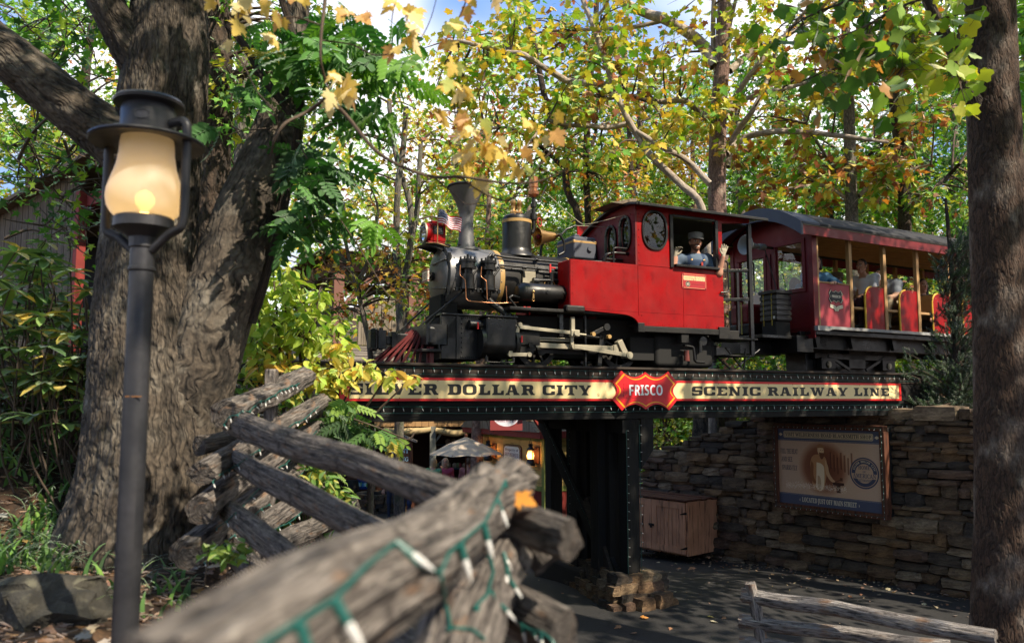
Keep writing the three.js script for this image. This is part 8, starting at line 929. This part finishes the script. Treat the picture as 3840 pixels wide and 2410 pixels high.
{
  const o = thing('zigzag_fence', 'weathered split rail zigzag fence with string lights running from the foreground to the tree', 'fence', V(-.6, 1.2, -2.6));
  const R = (a, b, r0, r1, seed, flat, label, res) => part(o, 'rail', railGeo(at(...a), at(...b), r0, r1, seed, flat, ...(res || [])), M.rail, label, 0);
  R([380, 1700, .66], [1186, 1163, 2.0], .068, .062, 3, .95, 'thick blurred top rail in the foreground', [160, 60]);
  R([1213, 1132, 2.1], [1120, 1185, 1.8], .058, .06, 4, .9, 'broken rail end on the near fence corner', [60, 40]);
  R([1172, 1250, 2.05], [1000, 1700, 1.15], .075, .07, 5, .7, null, [100, 40]); R([1190, 1330, 2.1], [1075, 1600, 1.6], .05, .05, 6, .8);
  R([540, 990, 4.15], [1348, 1268, 1.72], .062, .05, 7, .62, null, [140, 40]); R([560, 1083, 4.1], [1330, 1500, 1.75], .062, .055, 8, .7, null, [120, 36]); R([530, 1200, 4.1], [1000, 1560, 2.2], .06, .055, 9, .8, null, [80, 30]); R([560, 1310, 4.1], [900, 1640, 2.3], .06, .055, 19, .8);
  R([527, 978, 3.95], [715, 888, 5.3], .082, .07, 10, .85, null, [80, 36]); R([472, 1118, 3.85], [758, 940, 5.6], .07, .065, 11, .8, null, [80, 36]); R([475, 1198, 3.85], [748, 1000, 5.6], .075, .065, 12, .9, null, [80, 36]); R([436, 1298, 3.85], [722, 1088, 5.6], .08, .07, 13, .85, null, [80, 36]); R([560, 1268, 4.1], [782, 1142, 5.8], .065, .06, 14, .8); R([650, 1284, 4.4], [830, 1192, 5.9], .065, .06, 15, .8);
  R([1160, 1205, 2.0], [1290, 1320, 1.9], .045, .04, 16, .6); R([470, 1050, 4.2], [640, 1010, 4.9], .05, .05, 21, .8);
  const p0 = at(639, 868, 4.75), p1 = at(600, 1190, 4.3); part(o, 'post', [bx(p0.x - .035, p0.x + .035, H(p0.x, p0.z) - .3, p0.y, p0.z - .035, p0.z + .035, .012)], M.rail); part(o, 'post', [bx(p1.x - .03, p1.x + .03, H(p1.x, p1.z) - .3, p1.y, p1.z - .03, p1.z + .03, .012)], M.rail); const p2 = at(1180, 1260, 2.25); part(o, 'post', bx(p2.x - .05, p2.x + .05, 0.2, p2.y, p2.z - .05, p2.z + .05, .015), M.tarred);
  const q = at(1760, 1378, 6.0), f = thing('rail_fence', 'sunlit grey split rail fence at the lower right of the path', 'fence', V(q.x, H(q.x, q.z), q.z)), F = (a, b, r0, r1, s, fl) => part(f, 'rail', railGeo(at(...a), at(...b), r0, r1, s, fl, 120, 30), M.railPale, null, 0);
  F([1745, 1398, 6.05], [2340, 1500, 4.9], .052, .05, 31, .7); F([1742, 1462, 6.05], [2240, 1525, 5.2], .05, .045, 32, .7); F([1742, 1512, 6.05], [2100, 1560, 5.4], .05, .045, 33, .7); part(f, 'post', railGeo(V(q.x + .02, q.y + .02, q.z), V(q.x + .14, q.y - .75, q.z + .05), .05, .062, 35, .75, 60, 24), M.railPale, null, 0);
  scene.updateMatrixWorld(true); const rc = new THREE.Raycaster(); const hit = (px, py, lift, fb) => { rc.set(V(0, EYE, 0), ray(px, py).normalize()); const h = rc.intersectObjects(o.children, false)[0]; return h ? h.point.addScaledVector(rc.ray.direction, -lift) : at(px, py, fb || 1.8); };
  // strings of lights on the rails
  const HL = (l, lift) => l.map(([x, y]) => hit(x, y, lift)), fine = (l) => l.slice(0, -1).flatMap((p, i) => [0, .25, .5, .75].map((t) => [lerp(p[0], l[i + 1][0], t), lerp(p[1], l[i + 1][1], t)])).concat([l.at(-1)]);
  stringLight('green wired string lights draped over the blurred foreground rail', WORLD, [[[600, 1530], [626, 1508], [700, 1462], [785, 1410], [856, 1336], [930, 1276]], [[930, 1276], [985, 1330], [1035, 1348], [1057, 1300], [1100, 1262], [1141, 1227], [1168, 1175], [1190, 1130]], [[1035, 1348], [1048, 1420], [1060, 1475], [1110, 1480], [1140, 1505]], [[1141, 1227], [1150, 1300], [1160, 1345], [1145, 1400], [1115, 1430]]].map((l) => HL(fine(l), .006)),
    [[[785, 1412], [818, 1468]], [[930, 1277], [990, 1320]], [[1081, 1275], [1098, 1334]], [[1137, 1235], [1152, 1290]], [[1166, 1172], [1184, 1215]], [[1186, 1135], [1192, 1185]], [[700, 1464], [716, 1510]], [[1150, 1308], [1168, 1362]], [[1152, 1390], [1168, 1440]], [[1118, 1428], [1130, 1470]], [[1060, 1475], [1052, 1510]]].map(([p, q]) => { const A = hit(p[0], p[1], .01), d = A.z, Bq = at(q[0], q[1], -d); return [A, Bq.sub(A)]; }), .0145, .0038);
  const along = (label, a, b, n, seed, up = .06, k = .0085) => { const r = rng(seed), A = at(...a), Bq = at(...b), p = [], bl = []; for (let i = 0; i <= n; i++) { const c = px2(A.clone().lerp(Bq, i / n)), v = hit(c[0] + r.g() * 4, c[1] + 8 + r.g() * 10, .012, c[2]); if (Math.abs(-v.z - c[2]) > .6) continue; p.push(v); if (i < n) bl.push([v, V(.5 + r.g() * .8, -.7 + r.g() * .5, .5)]); } return stringLight(label, WORLD, [p], bl, k, .0032); };
  along('green string lights along the top rail of the far fence section', [527, 985, 3.95], [705, 893, 5.2], 15, 1); along('green string lights along the second rail of the far fence section', [500, 1120, 3.9], [750, 950, 5.5], 17, 2); along('green string lights along the third rail of the far fence section', [510, 1235, 3.95], [745, 1005, 5.5], 15, 3); along('green string lights along the fourth rail of the far fence section', [480, 1320, 3.9], [722, 1090, 5.5], 13, 4); along('green string lights low on the last rail of the far fence section', [575, 1290, 4.15], [775, 1150, 5.7], 9, 5);
  along('green string lights along the low rail right of the near fence corner', [1180, 1420, 1.85], [1325, 1520, 1.7], 6, 6, .05, .009); along('green string lights hanging at the right of the near fence corner', [1185, 1290, 2.0], [1215, 1400, 1.95], 3, 8, 0, .01);
}
// ---------------------------------------------------------------- the lamp post
{
  const Z = 3, c = at(342, 430, Z), y = (py) => at(342, py, Z).y, k = Z / FOC, o = thing('lamp_post', 'black lamp post with a lit frosted glass lantern before the big tree', 'street lamp', V(c.x, H(c.x, c.z), c.z)), X = c.x, ZZ = c.z, I = M.lampIron, g0 = H(c.x, c.z);
  part(o, 'post', [cyl(.0465, .044, y(585) - g0 + .1, X, (y(585) + g0 - .1) / 2, ZZ, 'y', 40), lathe([[.044, y(640)], [.05, y(636)], [.05, y(630)], [.046, y(628)]], X, 0, ZZ, 32), lathe([[.046, y(585)], [.05, y(582)], [.049, y(576)], [.052, y(560)], [.08, y(545)], [.1, y(541)], [.108, y(538)], [.108, y(516)], [.1, y(513)], [.09, y(513)]], X, 0, ZZ, 40)], I);
  const L = part(o, 'lantern_top', [lathe([[.09, y(326)], [.1, y(324)], [.1, y(262)], [.094, y(254)], [.1, y(252)], [.128, y(250)], [.131, y(244)], [.122, y(238)], [.06, y(232)], [0, y(231)]], X, 0, ZZ, 48), lathe([[.1, y(330)], [.205, y(342)], [.21, y(338)], [.208, y(334)], [.1, y(320)]], X, 0, ZZ, 56)], I);
  const T = canvasTex(256, 128, (q, w, h) => { q.fillStyle = '#35363b'; q.fillRect(0, 0, w, h); q.strokeStyle = '#50525a'; q.lineWidth = 7; q.beginPath(); q.ellipse(w / 2, h / 2, w * .46, h * .42, 0, 0, 7); q.stroke(); q.font = 'bold 64px sans-serif'; q.textAlign = 'center'; q.fillStyle = '#4c4e57'; q.fillText('DIETZ', w / 2, h * .68, w * .74); }); const bp = new THREE.CylinderGeometry(.1015, .1015, .036, 20, 1, true, -.08, .55).translate(X, y(288), ZZ); part(L, 'maker_mark', bp, std({ map: T, roughness: .5 }), null, 0); part(L, 'embossed_ring', [...Array(1)].map(() => { const p = []; for (let i = 0; i < 30; i++) { const a = i / 30 * 6.283, th = .195 + .27 * Math.cos(a), yy = y(288) + .017 * Math.sin(a); p.push(V(X + Math.sin(th) * .1018, yy, ZZ + Math.cos(th) * .1018)); } return tube(p, .0014, 60, 5, true); }), I);
  const rot = (x, yy) => { const a = .25; return V(X + x * Math.cos(a), yy, ZZ + x * Math.sin(a) * -1 * -1); };
  for (const s of [-1, 1]) { const q = (px) => (px) * k * s; part(o, 'side_arm', [tube([rot(s * .09, y(296)), rot(s * .15, y(292)), rot(s * .172, y(303)), rot(s * .176, y(330)), rot(s * .176, y(420)), rot(s * .176, y(515)), rot(s * .165, y(540)), rot(s * .11, y(556)), rot(s * .04, y(590))], .0175, 70, 14)], I); }
  part(o, 'glass', lathe([[.095, y(328)], [.098, y(340)], [.1, y(365)], [.108, y(395)], [.124, y(425)], [.137, y(450)], [.1395, y(468)], [.134, y(488)], [.12, y(503)], [.105, y(512)]], X, 0, ZZ, 56), phy({ color: C(.8, .8, .74), transmission: .75, thickness: 0, roughness: .92 }), 'frosted cream glass chimney');
  const b = part(o, 'bulb', lathe([[.012, y(512)], [.016, y(495)], [.034, y(480)], [.036, y(465)], [.022, y(452)], [0, y(446)]], X, 0, ZZ, 18), std({ emissive: C(1, .55, .14), emissiveIntensity: 5, color: C(.9, .7, .4) }));
  const pl = new THREE.PointLight(0xffb45c, .003, 0, 2); pl.name = 'lamp_light'; pl.position.set(X, y(474), ZZ); pl.castShadow = true; pl.shadow.radius = 1; scene.add(pl);
  part(o, 'rust_mark', bx(X - .02, X + .041, y(934), y(931), ZZ + .041, ZZ + .0445, 0), M.plain(.2, .09, .03));
}
{ // boulder, stones, litter
  const c = at(118, 1440, 3.6), g = new THREE.IcosahedronGeometry(1, 5); lump(g, .6, 1.1, 4); lump(g, .28, 2.6, 9); lump(g, .08, 7, 2); lump(g, .03, 16, 5); g.scale(.29, .17, .24); g.translate(c.x, c.y - .01, c.z); g.computeVertexNormals(); const q = mergeVertices(g); q.computeVertexNormals(); single('boulder', q, M.rock, 'grey lichened boulder at the lower left corner', 'boulder', V(c.x, H(c.x, c.z), c.z), WORLD, null, 1.6);
  const r = rng(111), col = [[.36, .16, .06], [.28, .14, .07], [.45, .28, .12], [.5, .38, .22], [.22, .12, .07], [.55, .35, .05], [.5, .46, .4]], it = [], ch = [], flat = (x, z, s, lift = .012) => { const y = H(x, z) + lift; const u = V(0, 1, 0).addScaledVector(r.dir(), .35).normalize(), d = r.dir(); d.y = 0; d.normalize(); const xx = u.clone().cross(d).normalize(), dd = xx.clone().cross(u); return M4().makeBasis(xx.multiplyScalar(s), u.clone().multiplyScalar(s), dd.multiplyScalar(s)).setPosition(x, y, z); };
  for (let i = 0; i < 3200; i++) { const x = r.r(-5.6, -.5), z = -r.r(2.2, 9.5); if (x > pathLeft(-z) - .1) continue; it.push({ m: flat(x, z, r.r(.05, .11)), c: Math.floor(r() * col.length) }); } for (let i = 0; i < 1500; i++) { const s = r.r(-3, 6), d = r.r(.3, 7), p = FW.w(s, 0, -d); it.push({ m: flat(p.x, p.z, r.r(.06, .12), .03), c: Math.floor(r() * col.length) }); }
  for (let i = 0; i < 260; i++) { const s = r.r(-1.5, 5), p = FW.w(s, 0, .12 + r() * r() * 1.3); it.push({ m: flat(p.x, p.z, r.r(.025, .07), .03), c: Math.floor(r() * 5) }); } for (let i = 0; i < 240; i++) { const x = r.r(-1.5, 5), z = -r.r(8, 17); it.push({ m: flat(x, z, r.r(.015, .04), .03), c: Math.floor(r() * 6) }); }
  const tmp = new THREE.Group(), im = foliage(tmp, it, LEAF.oak.clone().scale(1.3, 1, 1), col); tmp.remove(im); im.name = 'leaf_litter'; tag(im, 'dry brown fallen leaves lying on the ground and along the wall', 'leaf litter', null, 'stuff'); scene.add(im);
  for (let i = 0; i < 2600; i++) { const x = r.r(-3.8, -.9), z = -r.r(2.4, 5.4), a = r() * 6.3; ch.push({ m: M4().makeRotationY(a).scale(V(.006, .006, r.r(.02, .07))).setPosition(x, H(x, z) + .008, z), c: r.pick([0, 1, 2]) }); } const cm = foliage(tmp, ch, new THREE.BoxGeometry(1, 1, 1), [[.34, .2, .11], [.22, .14, .09], [.42, .3, .2]]); tmp.remove(cm); cm.name = 'wood_mulch'; tag(cm, 'wood chips round the foot of the big tree', 'mulch', null, 'stuff'); scene.add(cm);
  // the loose leaves on the path, one by one
  const big = [[1510, 1452, 0, .12], [1461, 1473, 1, .11], [1495, 1489, 1, .1], [1667, 1450, 2, .1], [1674, 1461, 3, .1], [1708, 1452, 1, .07], [1635, 1335, 1, .16], [1602, 1337, 1, .1], [1640, 1354, 1, .09], [1727, 1366, 0, .11], [1552, 1323, 3, .08], [1592, 1326, 3, .07], [1590, 1392, 3, .07], [1649, 1382, 1, .09], [1667, 1309, 1, .1], [1695, 1311, 1, .1], [1326, 1395, 1, .06], [1274, 1429, 1, .05], [1579, 1476, 1, .06], [1438, 1427, 1, .05], [1932, 1410, 1, .1], [2087, 1383, 3, .1], [2172, 1418, 3, .09], [1550, 1402, 1, .1]], lm = [[.5, .2, .02], [.3, .15, .07], [.5, .36, .05], [.45, .4, .25]].map((q) => leafMat(...q, .2));
  big.forEach(([px, py, k, s]) => { let p = onY(px, py, .03); p = onY(px, py, .03 + lift(p.x, -p.z)); const m = shadow(new THREE.Mesh(LEAF.maple, lm[k])); m.name = numbered('fallen_leaf'); const a = r() * 6.28; m.position.copy(p); m.rotation.set(.15 + r.g() * .2, a, r.g() * .2); m.scale.setScalar(s * .75); scene.add(m); const rank = big.filter((q) => q[2] === k && q[0] < px).length, ord = ['first', 'second', 'third', 'fourth', 'fifth', 'sixth', 'seventh', 'eighth', 'ninth', 'tenth', 'eleventh', 'twelfth', 'thirteenth', 'fourteenth', 'fifteenth', 'sixteenth'][rank], cn = ['bright orange', 'small brown dry', 'yellow', 'pale dry'][k]; tag(m, k === 2 ? 'yellow fallen leaf lying on the path near the right fence' : `${cn} leaf on the dark path, ${ord} from the left of the ${cn.split(' ').pop() === 'dry' ? cn.split(' ').slice(-2, -1) : 'orange'} leaves`, 'leaf', ['orange leaves on the path', 'brown leaves on the path', 'yellow leaves on the path', 'pale leaves on the path'][k]); });
  for (const [px, py, z, k] of [[1222, 1215, 1.75, 0]]) { const m = shadow(new THREE.Mesh(LEAF.maple, leafMat(.6, .24, .02, .3))); m.name = numbered('fallen_leaf'); m.position.copy(at(1212, 1222, 1.82)).add(V(0, .05, 0)); m.rotation.set(.3, 1, .4); m.scale.setScalar(.055); scene.add(m); tag(m, 'curled orange leaf resting on the near fence rail end', 'leaf'); }
}
renderer.render(scene, camera);
